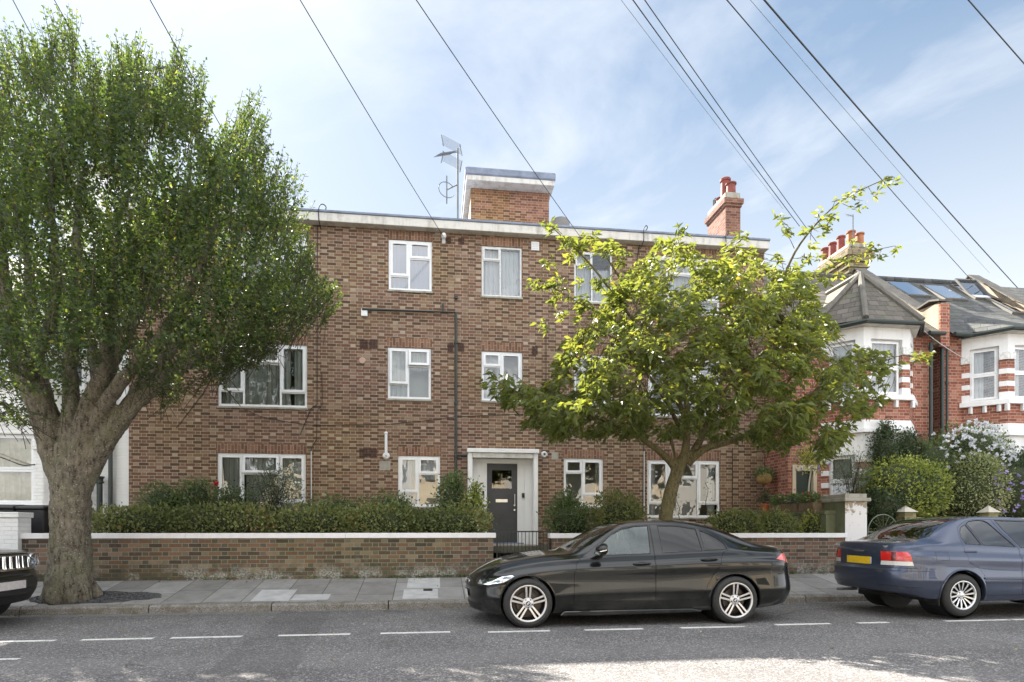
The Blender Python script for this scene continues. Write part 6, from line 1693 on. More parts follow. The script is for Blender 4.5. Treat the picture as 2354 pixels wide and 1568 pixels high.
def rivet_line(bvh, pts, ray, r, mat, name, parent, off=0.0, n=5):
    P = []
    for i in range(len(pts) - 1):
        for k in range(n): f = k / n; P.append((pts[i][0] + (pts[i + 1][0] - pts[i][0]) * f, pts[i][1] + (pts[i + 1][1] - pts[i][1]) * f))
    P.append(pts[-1]); Q = []
    for a, b in P:
        o, d = ray(a, b); h = bvh.ray_cast(Vector(o), Vector(d).normalized())
        if h[0] is not None: Q.append(Vector(h[0]) - Vector(d).normalized() * off)
    if len(Q) < 2: return None
    return MB().tube(Q, r, 6).build(name, mat, parent, smooth=True)
M_TYRE = simple('tyre_rubber', (.022, .022, .022), .75, noise=.2, nscale=20, bump=.2, bscale=90)
M_RIM = simple('machined_alloy', (.62, .61, .60), .38, metal=.55)
M_RIMS = simple('silver_alloy', (.66, .67, .68), .35, metal=.7)
M_RIMD = simple('dark_alloy_recess', (.03, .03, .032), .4, metal=.6)
M_DISC = simple('brake_disc', (.09, .075, .07), .5, metal=.5)
M_RUB = simple('black_rubber_trim', (.012, .012, .013), .5)
def paint(name, col, flake=0, rough=.28, metal=0.0, dust=.012):
    m, g, b, out = newmat(name)
    n = g.noise(g.obj(), 3.0, 5, .65); z = g.xyz(g.obj())[2]
    low = g.rng(z, .15, .60, .16, 0.0)
    f = g.m('MULTIPLY', g.rng(n, .35, .7), g.m('ADD', low, dust))
    g.put(b.inputs['Base Color'], g.mix(f, (*col, 1), (.16, .15, .13, 1)))
    b.inputs['Metallic'].default_value = metal; g.put(b.inputs['Roughness'], g.m('ADD', rough, g.m('MULTIPLY', f, .4)))
    b.inputs['Coat Weight'].default_value = 1; b.inputs['Coat Roughness'].default_value = .025; b.inputs['Coat IOR'].default_value = 1.45; b.inputs['Specular IOR Level'].default_value = .15
    return m
M_PBLK = paint('gloss_black_paint', (.004, .005, .005))
M_PBLU = paint('metallic_blue_paint', (.058, .072, .114), rough=.35, metal=.6, dust=.02)
M_LCLR = glassmat('clear_lamp_lens', (.9, .92, .95), 1.5, .12)
M_LSIL = simple('lamp_reflector', (.70, .72, .75), .12, metal=1)
M_LRED = simple('red_lamp', (.55, .02, .015), .12, coat=1)
M_LRED2 = simple('pink_red_lamp', (.62, .10, .09), .15, coat=1)
M_LAMB = simple('amber_lamp', (.55, .12, .01), .15, coat=1)
M_LWHT = simple('white_lamp', (.62, .62, .58), .15, coat=1)
M_SEAT = simple('dark_seat', (.03, .03, .032), .8)
M_SEATG = simple('grey_seat', (.26, .27, .26), .85)
def wheel(parent, x, y, z, out, Rt, Rr, style, steer=0, wd=.225):
    """out = -1 or +1: the side (local y) the wheel faces"""
    Rb = Rr + .012; h = wd / 2
    d_ = MB(); d_.lathe([(0, -.02), (.155, -.02), (.16, .0), (0, .0)], 32, 'y'); d_.lathe([(0, .03), (Rr - .03, .03), (Rr - .03, .05)], 24, 'y')
    w_ = d_.build('wheel', M_DISC, parent, smooth=True)
    t_ = MB()
    t_.lathe([(Rb - .012, -h + .02), (Rb, -h), (Rb + .02, -h - .004), (Rt - .05, -h - .006), (Rt - .016, -h + .012), (Rt - .002, -h + .035), (Rt, -h + .06), (Rt, h - .06), (Rt - .002, h - .035), (Rt - .016, h - .012), (Rt - .05, h + .006), (Rb, h), (Rb - .012, h - .02)], 56, 'y')
    t_.build('tyre', M_TYRE, w_, smooth=True)
    r_ = MB()
    r_.cur = 0
    r_.lathe([(Rb + .004, -h + .012), (Rb + .002, -h - .003), (Rb - .008, -h - .004), (Rb - .018, -h + .004), (Rb - .022, -h + .02)], 56, 'y')
    r_.cur = 1; r_.lathe([(Rb - .022, -h + .02), (Rb - .034, -.03), (Rb - .045, .02), (Rb - .03, h - .02), (Rb, h - .01)], 48, 'y'); r_.cur = 0
    def spoke(a, r0, r1, w0, w1, y0, y1, off0=0, off1=0, th=.03):
        c, s_ = math.cos(a), math.sin(a)
        def P(r, o, yy): return (r * c - o * s_, yy, r * s_ + o * c)
        vs = []
        for r, ww, yy, oo in ((r0, w0, y0, off0), ((r0 + r1) / 2, (w0 + w1) / 2, (y0 + y1) / 2 - .004, (off0 + off1) / 2), (r1, w1, y1, off1)):
            vs += [P(r, oo - ww / 2, yy), P(r, oo + ww / 2, yy), P(r, oo + ww / 2 + .003, yy + th), P(r, oo - ww / 2 - .003, yy + th)]
        for k in range(2):
            b = k * 4; base = len(r_.v) if k == 0 else base
            if k == 0: r_.v += vs
            for q, mt in (((0, 1, 5, 4), 0), ((1, 2, 6, 5), 1), ((2, 3, 7, 6), 1), ((3, 0, 4, 7), 1)): r_.f.append(tuple(base + b + i for i in q)); r_.mi.append(mt)
    if style == 'double':
        for k in range(5):
            a = math.pi / 2 + k * 2 * math.pi / 5 + steer
            for sg in (-1, 1): spoke(a, .055, Rb - .016, .024, .026, -h + .035, -h + .006, sg * .021, sg * .030)
        r_.lathe([(0, -h + .025), (.055, -h + .027), (.075, -h + .038), (.078, -h + .07)], 30, 'y')
        lug, ln = 5, .056
    else:
        for k in range(14): spoke(k * 2 * math.pi / 14 + steer, .05, Rb - .014, .016, .026, -h + .035, -h + .012, 0, .008)
        r_.lathe([(0, -h + .025), (.05, -h + .027), (.07, -h + .04), (.072, -h + .07)], 30, 'y')
        lug, ln = 4, .05
    r_.build('rim', [M_RIM if style == 'double' else M_RIMS, M_RIMD], w_, smooth=True, ang=30)
    for k in range(lug):
        a = math.pi / 2 + math.pi / 5 + k * 2 * math.pi / lug + steer; MB().lathe([(0, -.004), (.0085, -.004), (.0095, 0)], 10, 'y', (ln * math.cos(a), -h + .027, ln * math.sin(a))).build('wheel_bolt', M_RIMD, w_)
    cp = MB(); cp.lathe([(0, -.004), (.026, -.003), (.030, 0)], 24, 'y', (0, -h + .024, 0)); cp.build('hub_cap', M_RIMD if style == 'double' else M_RIMS, w_, smooth=True)
    if style == 'double':
        q_ = MB()
        for k in range(4):
            q_.cur = k % 2; yy = -h + .0195; a0 = k * math.pi / 2; arc = [(.019 * math.cos(a0 + math.pi / 2 * j / 5), yy, .019 * math.sin(a0 + math.pi / 2 * j / 5)) for j in range(6)]
            q_.poly([(0, yy, 0)] + arc)
        q_.build('badge', [M_WHITE, simple('badge_blue', (.04, .16, .42), .3)], w_)
    w_.location = (x, y, z); w_.rotation_euler = (0, 0, math.pi if out > 0 else 0)
    return w_
def seats(parent, xs, mat):
    for x, z, back in xs:
        for y in (-.37, .37):
            m = MB(); m.ell((x, y, z), (.27, .26, .11), 14, 8); m.ell((x + .30, y, z + .32), (.10, .25, .34), 14, 10); m.build('seat', mat, parent, smooth=True)
            m = MB(); m.ell((x + .36, y, z + .72), (.06, .14, .10), 12, 8); m.tube([(x + .34, y - .05, z + .55), (x + .35, y - .05, z + .68)], .008, 6); m.tube([(x + .34, y + .05, z + .55), (x + .35, y + .05, z + .68)], .008, 6); m.build('headrest', mat, parent, smooth=True)
def make_car(root, spec, paintm, sideglass, doors, wspan, rspan, cab, axles, rar, Rarch, gf, gb):
    car = spec
    B0 = car.mesh('body'); bvh = BVHTree.FromPolygons([v.co.copy() for v in B0.vertices], [tuple(p.vertices) for p in B0.polygons])
    cabin = car.mesh('cabin', .045, cab[0], cab[1], .26)
    shell = boolean(B0, cabin, 'DIFFERENCE')
    for ax in axles:
        for sg in (-1, 1):
            m = MB(); m.lathe([(0, 0), (Rarch, 0), (Rarch, .7), (0, .7)], 48, 'y', (ax, .56 if sg > 0 else -1.26, rar)); 
            cc = mesh_of(m); shell = boolean(shell, cc, 'DIFFERENCE')
    def xprism(half0, z0, half1, z1, x0, x1):
        m = MB(); r = .05
        pl = [(-half0 + r, z0), (half0 - r, z0), (half0, z0 + r), (half1, z1 - r), (half1 - r, z1), (-half1 + r, z1), (-half1, z1 - r), (-half0, z0 + r)]
        m.prism(pl, 'x', x0, x1); return mesh_of(m)
    Bg1 = car.mesh('g1', .005); Bg2 = car.mesh('g2', .011)
    for nm, sp, gm in (('windscreen', wspan, gf), ('rear_window', rspan, gb)):
        pr = xprism(*sp); shell = boolean(shell, pr, 'DIFFERENCE')
        gl = boolean(boolean(Bg1.copy(), pr, 'INTERSECT'), Bg2, 'DIFFERENCE'); link(nm, gl, gm, root)
    def inset(poly, d):
        n = len(poly); area = sum(poly[i][0] * poly[(i + 1) % n][1] - poly[(i + 1) % n][0] * poly[i][1] for i in range(n)); sgn = 1 if area > 0 else -1; out = []
        for i in range(n):
            p0, p1, p2 = Vector(poly[i - 1]), Vector(poly[i]), Vector(poly[(i + 1) % n]); e1 = (p1 - p0).normalized(); e2 = (p2 - p1).normalized()
            n1 = Vector((-e1.y, e1.x)) * sgn; n2 = Vector((-e2.y, e2.x)) * sgn; b = (n1 + n2); b = b / max(.4, b.dot(n1)) if b.length > 1e-6 else n1
            out.append((p1.x + b.x * d, p1.y + b.y * d))
        return out
    for sg in (-1, 1):
        ya, yb = (.35 * sg, 1.2 * sg)
        for di, (dp, glist) in enumerate(doors):
            dpm = mesh_of(MB().prism(inset(dp, .0035), 'y', ya, yb)); dpM = mesh_of(MB().prism(dp, 'y', ya, yb))
            dm_ = boolean(shell, dpm, 'INTERSECT'); shell = boolean(shell, dpM, 'DIFFERENCE')
            gls = []
            for gp, gm in glist:
                pm = mesh_of(MB().prism(gp, 'y', ya, yb)); dm_ = boolean(dm_, pm, 'DIFFERENCE')
                gls.append((boolean(boolean(Bg1.copy(), pm, 'INTERSECT'), Bg2, 'DIFFERENCE'), gm, gp))
            do = link('door', dm_, paintm, root)
            side = lambda a, b, sg=sg: ((a, 1.6 * sg, b), (0, -sg, 0))
            for gl, gm, gp in gls:
                link('window', gl, gm, do); rivet_line(bvh, list(gp) + [gp[0]], side, .0065, M_RUB, 'window_seal', do, -.002, 3)
            hx, hz = spec.handles[di]; hb = bvh.ray_cast(Vector((hx, 1.6 * sg, hz)), Vector((0, -sg, 0)))[0]
            if spec.hstyle == 'bar':
                m = MB(); m.tube(smooth_path([(hx - .12, hb.y - .004 * sg, hz - .002), (hx - .09, hb.y + .022 * sg, hz + .001), (hx, hb.y + .032 * sg, hz + .004), (hx + .09, hb.y + .022 * sg, hz + .006), (hx + .12, hb.y - .004 * sg, hz + .006)], 4), .013, 8); m.build('handle', paintm, do, smooth=True)
                m = MB(); m.ell((hx, hb.y, hz + .005), (.062, .003, .026), 16, 8); m.build('handle_recess', M_RUB, do, smooth=True)
            else:
                m = MB(); m.box(hx - .10, hx + .10, hb.y - .004 * sg, hb.y + .012 * sg, hz - .004, hz + .024); m.build('handle', paintm, do, bevel=.006)
                m = MB(); m.ell((hx - .02, hb.y, hz - .022), (.055, .004, .02), 14, 8); m.build('handle_recess', M_RUB, do, smooth=True)
    body = link('body', shell, paintm, root)
    for ax in axles:
        for sg in (-1, 1):
            m = MB(); pr = [(Rarch - .012, -.0 + .565 * 1), (Rarch - .012, .80), (Rarch - .02, .80), (Rarch - .02, .565)]
            m.lathe([(0, .40), (Rarch - .01, .40), (Rarch - .01, .80)], 40, 'y'); 
            if sg < 0: m.xf(Matrix.Scale(-1, 4, (0, 1, 0)))
            m.xf(Matrix.Translation((ax, 0, rar))); m.build('arch_liner', M_RUB, root)
            pts = []
            for k in range(25):
                a = R(-22) + R(224) * k / 24; px_, pz_ = ax + (Rarch + .012) * math.cos(a), rar + (Rarch + .012) * math.sin(a)
                if pz_ < .2: continue
                h = bvh.ray_cast(Vector((px_, 1.6 * sg, pz_)), Vector((0, -sg, 0)))
                if h[0] is not None: pts.append(Vector(h[0]) + Vector((0, .002 * sg, 0)))
            MB().tube(pts, .013, 6).build('arch_lip', paintm, root, smooth=True)
    MB().box(cab[0] - .1, cab[1] - .2, -.7, .7, .22, .30).build('floor', M_RUB, root)
    return body, bvh
def rear_ray(L): return lambda a, b: ((L + 1.0, a, b), (-1, 0, 0))
front_ray = lambda a, b: ((-1.0, a, b), (1, 0, 0))
near_ray = lambda a, b: ((a, -1.6, b), (0, 1, 0))
# ---- black saloon
TB = dict(
 zc=[(0, .655), (.05, .70), (.2, .785), (.45, .875), (.8, .95), (1.1, .99), (1.38, 1.012), (1.6, 1.155), (1.85, 1.285), (2.1, 1.38), (2.4, 1.438), (2.75, 1.458), (3.05, 1.452), (3.4, 1.415), (3.7, 1.345), (3.93, 1.255), (4.15, 1.15), (4.3, 1.095), (4.5, 1.07), (4.70, 1.06), (4.77, 1.03)],
 zr=[(0, .625), (.2, .735), (.45, .82), (.8, .895), (1.1, .93), (1.4, .945), (1.5, .962), (1.65, 1.045), (1.8, 1.148), (1.97, 1.272), (2.13, 1.352), (2.32, 1.388), (2.6, 1.40), (2.92, 1.397), (3.23, 1.352), (3.48, 1.272), (3.7, 1.178), (3.9, 1.095), (4.1, 1.045), (4.4, 1.03), (4.77, .985)],
 wr=[(0, .62), (.2, .68), (.8, .725), (1.2, .745), (1.45, .745), (1.8, .685), (2.1, .62), (2.5, .595), (2.9, .59), (3.3, .60), (3.7, .64), (4.0, .68), (4.3, .69), (4.77, .66)],
 zb=[(0, .585), (.2, .68), (.45, .765), (.8, .84), (1.1, .875), (1.4, .90), (1.96, .94), (2.5, .96), (3.2, .997), (3.6, 1.01), (4.0, .995), (4.4, .97), (4.77, .92)],
 wb=[(0, .68), (.2, .75), (.8, .81), (1.3, .82), (2.2, .825), (3.0, .825), (3.6, .82), (4.1, .80), (4.77, .745)],
 zs=[(0, .50), (.3, .61), (.8, .715), (1.5, .77), (2.2, .79), (3.0, .82), (4.2, .85), (4.77, .80)],
 ws=[(0, .80), (.3, .86), (.8, .885), (1.5, .885), (3, .893), (3.8, .898), (4.3, .88), (4.77, .84)],
 zm=[(0, .40), (.5, .42), (1.5, .46), (3, .48), (4.77, .50)], wm=[(0, .82), (.3, .885), (.8, .905), (1.5, .885), (2.4, .88), (3, .89), (3.7, .905), (4.3, .895), (4.77, .86)],
 z0=[(0, .195), (.5, .165), (1.2, .17), (3.2, .18), (4.0, .20), (4.5, .26), (4.77, .30)], w0=[(0, .78), (.4, .85), (1.2, .855), (3, .865), (4.2, .86), (4.77, .80)])
sal = Car(TB, 4.77, .62, 2.3, .52, 2.5, [(.15, .09), (.25, .04), (.40, .01), (.52, 0), (.62, .015), (.70, .05), (.9, .07)], [(.2, .12), (.32, .05), (.48, 0), (.60, .01), (.72, .05), (.88, .05), (1.0, .07), (1.1, .09)])
sal.handles = [(2.345, .838), (3.315, .893)]; sal.hstyle = 'bar'
bk_ = empty('parked_car', 'glossy black saloon car with double spoke alloy wheels parked by the kerb', 'car', 'parked cars')
FG = [(1.77, 1.065), (1.817, 1.112), (1.969, 1.236), (2.133, 1.316), (2.322, 1.352), (2.515, 1.36), (2.483, .974), (1.74, .952), (1.70, .98)]
RG = [(2.655, 1.36), (2.92, 1.357), (3.215, 1.312), (3.232, 1.008), (2.655, .984)]
QG = [(3.262, 1.298), (3.40, 1.245), (3.52, 1.18), (3.585, 1.12), (3.602, 1.032), (3.262, 1.014)]
DF = [(1.395, .335), (1.40, .70), (1.44, .84), (1.50, .925), (1.585, .975), (1.70, 1.055), (1.80, 1.125), (1.96, 1.252), (2.13, 1.333), (2.32, 1.368), (2.535, 1.376), (2.535, .338)]
DR = [(2.542, .338), (2.542, 1.376), (2.92, 1.374), (3.235, 1.326), (3.41, 1.262), (3.54, 1.195), (3.612, 1.125), (3.63, 1.03), (3.53, .985), (3.45, .80), (3.40, .72), (3.285, .56), (3.235, .42), (3.17, .345)]
body, bvh = make_car(bk_, sal, M_PBLK, None, [(DF, [(FG, M_CARG)]), (DR, [(RG, M_CARGD), (QG, M_CARGD)])], (.69, 1.045, .535, 1.395, 1.25, 2.4), (.60, 1.165, .50, 1.37, 3.4, 4.35), (1.42, 4.30), (.776, 3.68), .328, .362, M_CARG, M_CARGD)
for ax in (.776, 3.68):
    for sg in (-1, 1): wheel(bk_, ax, .80 * sg, .328, sg, .330, .232, 'double', steer=0.0 if ax < 1 else .0)
seats(bk_, [(1.95, .50, 0), (2.85, .50, 0)], M_SEAT)
m = MB(); m.tube([(1.78 + .17 * math.cos(a / 12 * math.pi * 2) * .35, .37 + .18 * math.sin(a / 12 * math.pi * 2), .90 + .18 * math.cos(a / 12 * math.pi * 2)) for a in range(13)], .014, 6); m.build('steering_wheel', M_SEAT, bk_, smooth=True)
m = MB(); m.prism([(1.42, .60), (1.42, .96), (1.62, .955), (1.72, .90), (1.75, .60)], 'y', -.70, .70); m.build('dashboard', M_SEAT, bk_, bevel=.02)
m = MB(); m.box(2.02, 2.05, -.11, .11, 1.25, 1.31); m.build('rear_view_mirror', M_SEAT, bk_, bevel=.008)
# lights, grille, plates, trim
for sg in (-1, 1):
    cr = lambda a, b, sg=sg: ((.62 - 1.6 * math.cos(a), sg * (.30 + 1.6 * math.sin(a)), b), (math.cos(a), -sg * math.sin(a), 0))
    HLp = [(R(28), .575), (R(30), .625), (R(55), .655), (R(84), .70), (R(87), .685), (R(72), .60), (R(50), .565)]
    hl = patch(bvh, HLp, cr, M_LSIL, 'headlight', bk_, .003, .05)
    patch(bvh, HLp, cr, M_LCLR, 'lens', hl, .010, .05)
    for a in (36, 50): 
        o_, d_ = cr(R(a), .607); h = bvh.ray_cast(Vector(o_), Vector(d_)); mm_ = MB(); mm_.lathe([(0, 0), (.028, 0), (.036, .006), (.030, .012), (.024, .004)], 18, 'y'); q = Vector(d_).normalized()
        mm_.xf(Matrix.Translation(Vector(h[0]) - q * .004) @ Vector((0, -1, 0)).rotation_difference(-q).to_matrix().to_4x4()); mm_.build('lamp_ring', M_RIMD, hl, smooth=True)
    tr_ = lambda a, b, sg=sg: ((4.25 + 1.6 * math.cos(a), sg * (.36 + 1.6 * math.sin(a)), b), (-math.cos(a), -sg * math.sin(a), 0))
    patch(bvh, [(R(10), .86), (R(12), .955), (R(40), .97), (R(62), .965), (R(82), .895), (R(60), .845), (R(42), .79), (R(28), .80)], tr_, M_LRED2, 'tail_light', bk_, .004, .05)
for sg in (-1, 1):
    patch(bvh, [(sg * .02, .50), (sg * .02, .60), (sg * .23, .605), (sg * .26, .58), (sg * .22, .50)], front_ray, M_RIMD, 'kidney_grille', bk_, .004, .04)
    rivet_line(bvh, [(sg * .02, .50), (sg * .02, .60), (sg * .23, .605), (sg * .26, .58), (sg * .22, .50), (sg * .02, .50)], front_ray, .007, M_CHROME, 'grille_surround', bk_, .004)
patch(bvh, [(-.26, .355), (.26, .355), (.26, .465), (-.26, .465)], front_ray, simple('white_plate', (.62, .62, .60), .5), 'number_plate', bk_, .02, .1)
patch(bvh, [(-.26, .60), (.26, .60), (.26, .71), (-.26, .71)], rear_ray(4.77), simple('yellow_plate', (.66, .46, .03), .5), 'number_plate', bk_, .015, .1)
patch(bvh, [(-.55, .20), (.55, .20), (.62, .30), (-.62, .30)], front_ray, M_RUB, 'lower_intake', bk_, .004, .06)
patch(bvh, [(-.84, .24), (-.70, .24), (-.70, .36), (-.80, .38)], front_ray, M_RUB, 'side_intake', bk_, .004, .05)
patch(bvh, [(3.83, 1.035), (3.83, 1.052), (3.93, 1.056), (3.93, 1.040)], near_ray, M_CHROME, 'badge', bk_, .004, .05)
sk = MB(); sk.prism([(1.20, .155), (1.26, .215), (3.05, .222), (3.20, .19), (3.16, .175), (2.6, .165), (1.7, .15)], 'y', -.905, -.86); sk.build('sill_skirt', M_PBLK, bk_, bevel=.012)
sk = MB(); sk.prism([(1.20, .155), (1.26, .215), (3.05, .222), (3.20, .19), (3.16, .175), (2.6, .165), (1.7, .15)], 'y', .86, .905); sk.build('sill_skirt', M_PBLK, bk_, bevel=.012)
# door mirrors
for sg in (-1, 1):
    m = MB(); m.ell((0, 0, 0), (.105, .115, .078), 18, 12); m.v = [(x if x < .03 else .03 + (x - .03) * .3, y, z * (1 - .25 * max(0, -x) / .1)) for x, y, z in m.v]
    m.xf(Matrix.Translation((1.775, .965 * sg, 1.045))); mo = m.build('door_mirror', M_PBLK, bk_, smooth=True)
    m = MB(); m.tube([(1.79, .84 * sg, .962), (1.785, .90 * sg, .985)], .028, 8); m.build('mirror_arm', M_PBLK, mo, smooth=True)
    m = MB(); m.tube(smooth_path([(1.69, .985 * sg, 1.01), (1.72, 1.062 * sg, 1.018), (1.79, 1.078 * sg, 1.035)], 4), .009, 6); m.build('indicator', M_LSIL, mo, smooth=True)
m = MB(); m.prism([(3.62, 1.365), (3.70, 1.42), (3.78, 1.335)], 'y', -.02, .02); m.build('shark_fin_aerial', M_PBLK, bk_, bevel=.006)
for pts, w_ in (([(.10, -.60), (.5, -.70), (1.0, -.735), (1.36, -.73)], 0),):
    for sg in (1, -1):
        top = lambda a, b, sg=sg: ((a, b * sg, 2.2), (0, 0, -1)); rivet_line(bvh, [(a, b) for a, b in pts], top, .004, M_RUB, 'bonnet_gap', bk_, -.001, 8)
side_n = near_ray
rivet_line(bvh, [(4.30, .97), (4.22, .80), (4.20, .66)], near_ray, .003, M_RUB, 'panel_gap', bk_, -.001, 6)
rivet_line(bvh, [(.49, .62), (.52, .50), (.47, .45)], near_ray, .003, M_RUB, 'panel_gap', bk_, -.001, 6)
bk_.location = (gx(1215, 7.95) - .776, 8.86, 0)
# ---- blue saloon (faces right, so it is turned half round)
TG = dict(
 zc=[(0, .66), (.1, .74), (.4, .86), (.8, .94), (1.25, 1.01), (1.6, 1.20), (1.9, 1.355), (2.2, 1.432), (2.6, 1.462), (3.0, 1.462), (3.35, 1.43), (3.6, 1.375), (3.85, 1.265), (4.05, 1.155), (4.2, 1.095), (4.35, 1.075), (4.55, 1.072), (4.63, 1.055)],
 zr=[(0, .64), (.4, .82), (.8, .90), (1.25, .95), (1.45, 1.02), (1.75, 1.19), (2.0, 1.335), (2.2, 1.392), (2.6, 1.428), (3.1, 1.43), (3.35, 1.395), (3.55, 1.325), (3.75, 1.225), (3.95, 1.12), (4.1, 1.075), (4.4, 1.055), (4.63, 1.035)],
 wr=[(0, .60), (.4, .66), (.8, .70), (1.3, .72), (1.7, .68), (2.1, .585), (2.6, .56), (3.1, .56), (3.5, .59), (3.9, .655), (4.2, .69), (4.63, .69)],
 zb=[(0, .60), (.4, .77), (.8, .86), (1.25, .915), (1.6, .94), (2.6, .985), (3.2, 1.015), (3.5, 1.03), (4.0, 1.03), (4.63, .99)],
 wb=[(0, .66), (.4, .74), (.8, .785), (1.3, .79), (2.2, .795), (3.2, .80), (3.8, .795), (4.3, .785), (4.63, .76)],
 zs=[(0, .52), (.8, .72), (1.5, .78), (3.0, .82), (4.2, .86), (4.63, .86)], ws=[(0, .78), (.4, .83), (1.5, .85), (3, .855), (4.0, .855), (4.63, .82)],
 zm=[(0, .42), (1.5, .5), (3, .52), (4.63, .56)], wm=[(0, .80), (.4, .85), (.95, .868), (1.6, .855), (3, .86), (3.6, .872), (4.2, .865), (4.63, .84)],
 z0=[(0, .22), (.8, .20), (1.5, .21), (3.2, .21), (4.0, .24), (4.4, .32), (4.63, .36)], w0=[(0, .76), (.5, .82), (1.2, .83), (3, .835), (4.2, .83), (4.63, .79)])
gal = Car(TG, 4.63, .60, 2.4, .46, 2.7, [(.2, .08), (.35, .02), (.55, 0), (.7, .05), (.9, .1)], [(.2, .12), (.34, .06), (.48, .012), (.60, 0), (.68, .0), (.72, .055), (.95, .06), (1.1, .085)])
gal.handles = [(2.42, .905), (3.42, .925)]; gal.hstyle = 'flap'
bl_ = empty('parked_car', 'metallic blue saloon car with yellow rear plate parked at the right edge', 'car', 'parked cars')
GR = [(2.66, .998), (2.82, 1.20), (2.93, 1.352), (2.99, 1.388), (3.12, 1.392), (3.24, 1.375), (3.30, 1.345), (3.20, 1.03)]
GQ = [(3.225, 1.03), (3.325, 1.33), (3.42, 1.285), (3.48, 1.21), (3.50, 1.13), (3.475, 1.045)]
GF = [(1.42, .958), (1.62, 1.08), (1.86, 1.235), (2.06, 1.335), (2.25, 1.375), (2.80, 1.392), (2.74, 1.25), (2.58, .993)]
GDF = [(1.28, .30), (1.28, .80), (1.33, .93), (1.60, 1.09), (1.84, 1.25), (2.04, 1.352), (2.25, 1.392), (2.86, 1.408), (2.79, 1.22), (2.615, .98), (2.60, .30)]
GDR = [(2.607, .30), (2.622, .98), (2.797, 1.22), (2.867, 1.408), (3.13, 1.408), (3.27, 1.388), (3.36, 1.355), (3.46, 1.295), (3.515, 1.20), (3.535, 1.10), (3.53, 1.03), (3.50, .88), (3.49, .80), (3.42, .745), (3.30, .68), (3.22, .56), (3.20, .42), (3.19, .30)]
M_CARG2 = glassmat('pale_car_glass', (.80, .88, .86), 1.0, .07)
body2, bvh2 = make_car(bl_, gal, M_PBLU, None, [(GDF, [(GF, M_CARG2)]), (GDR, [(GR, M_CARG2), (GQ, M_CARG2)])], (.68, 1.05, .52, 1.41, 1.2, 2.35), (.64, 1.10, .51, 1.405, 3.3, 4.3), (1.35, 4.25), (.94, 3.575), .312, .355, M_CARG2, M_CARG2)
for ax in (.94, 3.575):
    for sg in (-1, 1): wheel(bl_, ax, .755 * sg, .308, sg, .308, .196, 'multi', steer=.1, wd=.20)
seats(bl_, [(1.95, .48, 0), (2.95, .50, 0)], M_SEATG)
m = MB(); m.box(3.52, 4.1, -.62, .62, .955, .985); m.build('parcel_shelf', M_SEATG, bl_)
for sg in (-1, 1):
    tr_ = lambda a, b, sg=sg: ((4.20 + 1.6 * math.cos(a), sg * (.40 + 1.6 * math.sin(a)), b), (-math.cos(a), -sg * math.sin(a), 0))
    a0, a1 = R(6), R(66)
    tl = patch(bvh2, [(a0 + .04, .80), (a0, .935), (a1 - .05, .935), (a1 + .03, .90), (a1 + .08, .80)], tr_, M_LRED, 'tail_light', bl_, .006, .05)
    patch(bvh2, [(a0 + .10, .805), (a0 + .12, .925), (a0 + .26, .925), (a0 + .24, .805)], tr_, M_LAMB, 'dark_lamp_segment', tl, .009, .05) if False else None
    patch(bvh2, [(R(33), .805), (R(33), .93), (R(42), .93), (R(42), .805)], tr_, simple('smoked_lamp', (.10, .015, .01), .15, coat=1), 'smoked_segment', tl, .009, .05)
    patch(bvh2, [(a0 + .02, .735), (a0 + .04, .795), (a1 + .08, .795), (a1 + .12, .735)], tr_, M_LWHT, 'reversing_light', bl_, .006, .05)
    rivet_line(bvh2, [(.35, .665), (.5, .664), (.78, .66)] if False else [(a0, .70), (R(40), .70), (R(80), .70)], tr_, .004, M_RUB, 'bumper_gap', bl_, 0, 8)
    rivet_line(bvh2, [(a0 - .1, .44), (R(40), .44), (R(85), .43)], tr_, .006, M_RUB, 'bumper_crease', bl_, 0, 8)
    sr = lambda a, b, sg=sg: ((a, 1.6 * sg, b), (0, -sg, 0))
    rivet_line(bvh2, [(2.0, .535), (3.24, .548)], sr, .018, M_PBLU, 'door_rubbing_strip', bl_, 0, 16)
    m = MB(); m.ell((0, 0, 0), (.09, .11, .07), 16, 10); m.xf(Matrix.Translation((1.60, .93 * sg, 1.0))); m.build('door_mirror', M_PBLU, bl_, smooth=True)
    m = MB(); m.box(3.575 + .36, 3.575 + .375, sg * .60, sg * .84, .16, .50); m.build('mudflap', M_RUB, bl_, bevel=.01)
rr_ = rear_ray(4.63)
rec = patch(bvh2, [(-.38, .715), (-.38, .905), (.38, .905), (.38, .715)], rr_, simple('plate_recess_blue', (.02, .03, .05), .4), 'plate_recess', bl_, .003, .06)
patch(bvh2, [(-.26, .735), (-.26, .845), (.26, .845), (.26, .735)], rr_, simple('yellow_number_plate', (.70, .46, .02), .45, noise=.12, nscale=30), 'number_plate', bl_, .012, .1)
patch(bvh2, [(.262, .74), (.262, .84), (.285, .84), (.285, .74)], rr_, simple('plate_band', (.5, .52, .6), .45), 'plate_band', bl_, .012, .1)
def lettering(txt, size, parent, loc, rot, mat, name='lettering'):
    cu = bpy.data.curves.new(name, 'FONT'); cu.body = txt; cu.size = size; cu.extrude = .002; cu.align_x = 'CENTER'
    o = bpy.data.objects.new(name, cu); COL.objects.link(o); dg = bpy.context.evaluated_depsgraph_get(); dg.update()
    me = bpy.data.meshes.new_from_object(o.evaluated_get(dg)); bpy.data.objects.remove(o)
    me.materials.append(mat); o = bpy.data.objects.new(name, me); COL.objects.link(o); o.parent = parent; o.location = loc; o.rotation_euler = rot; return o
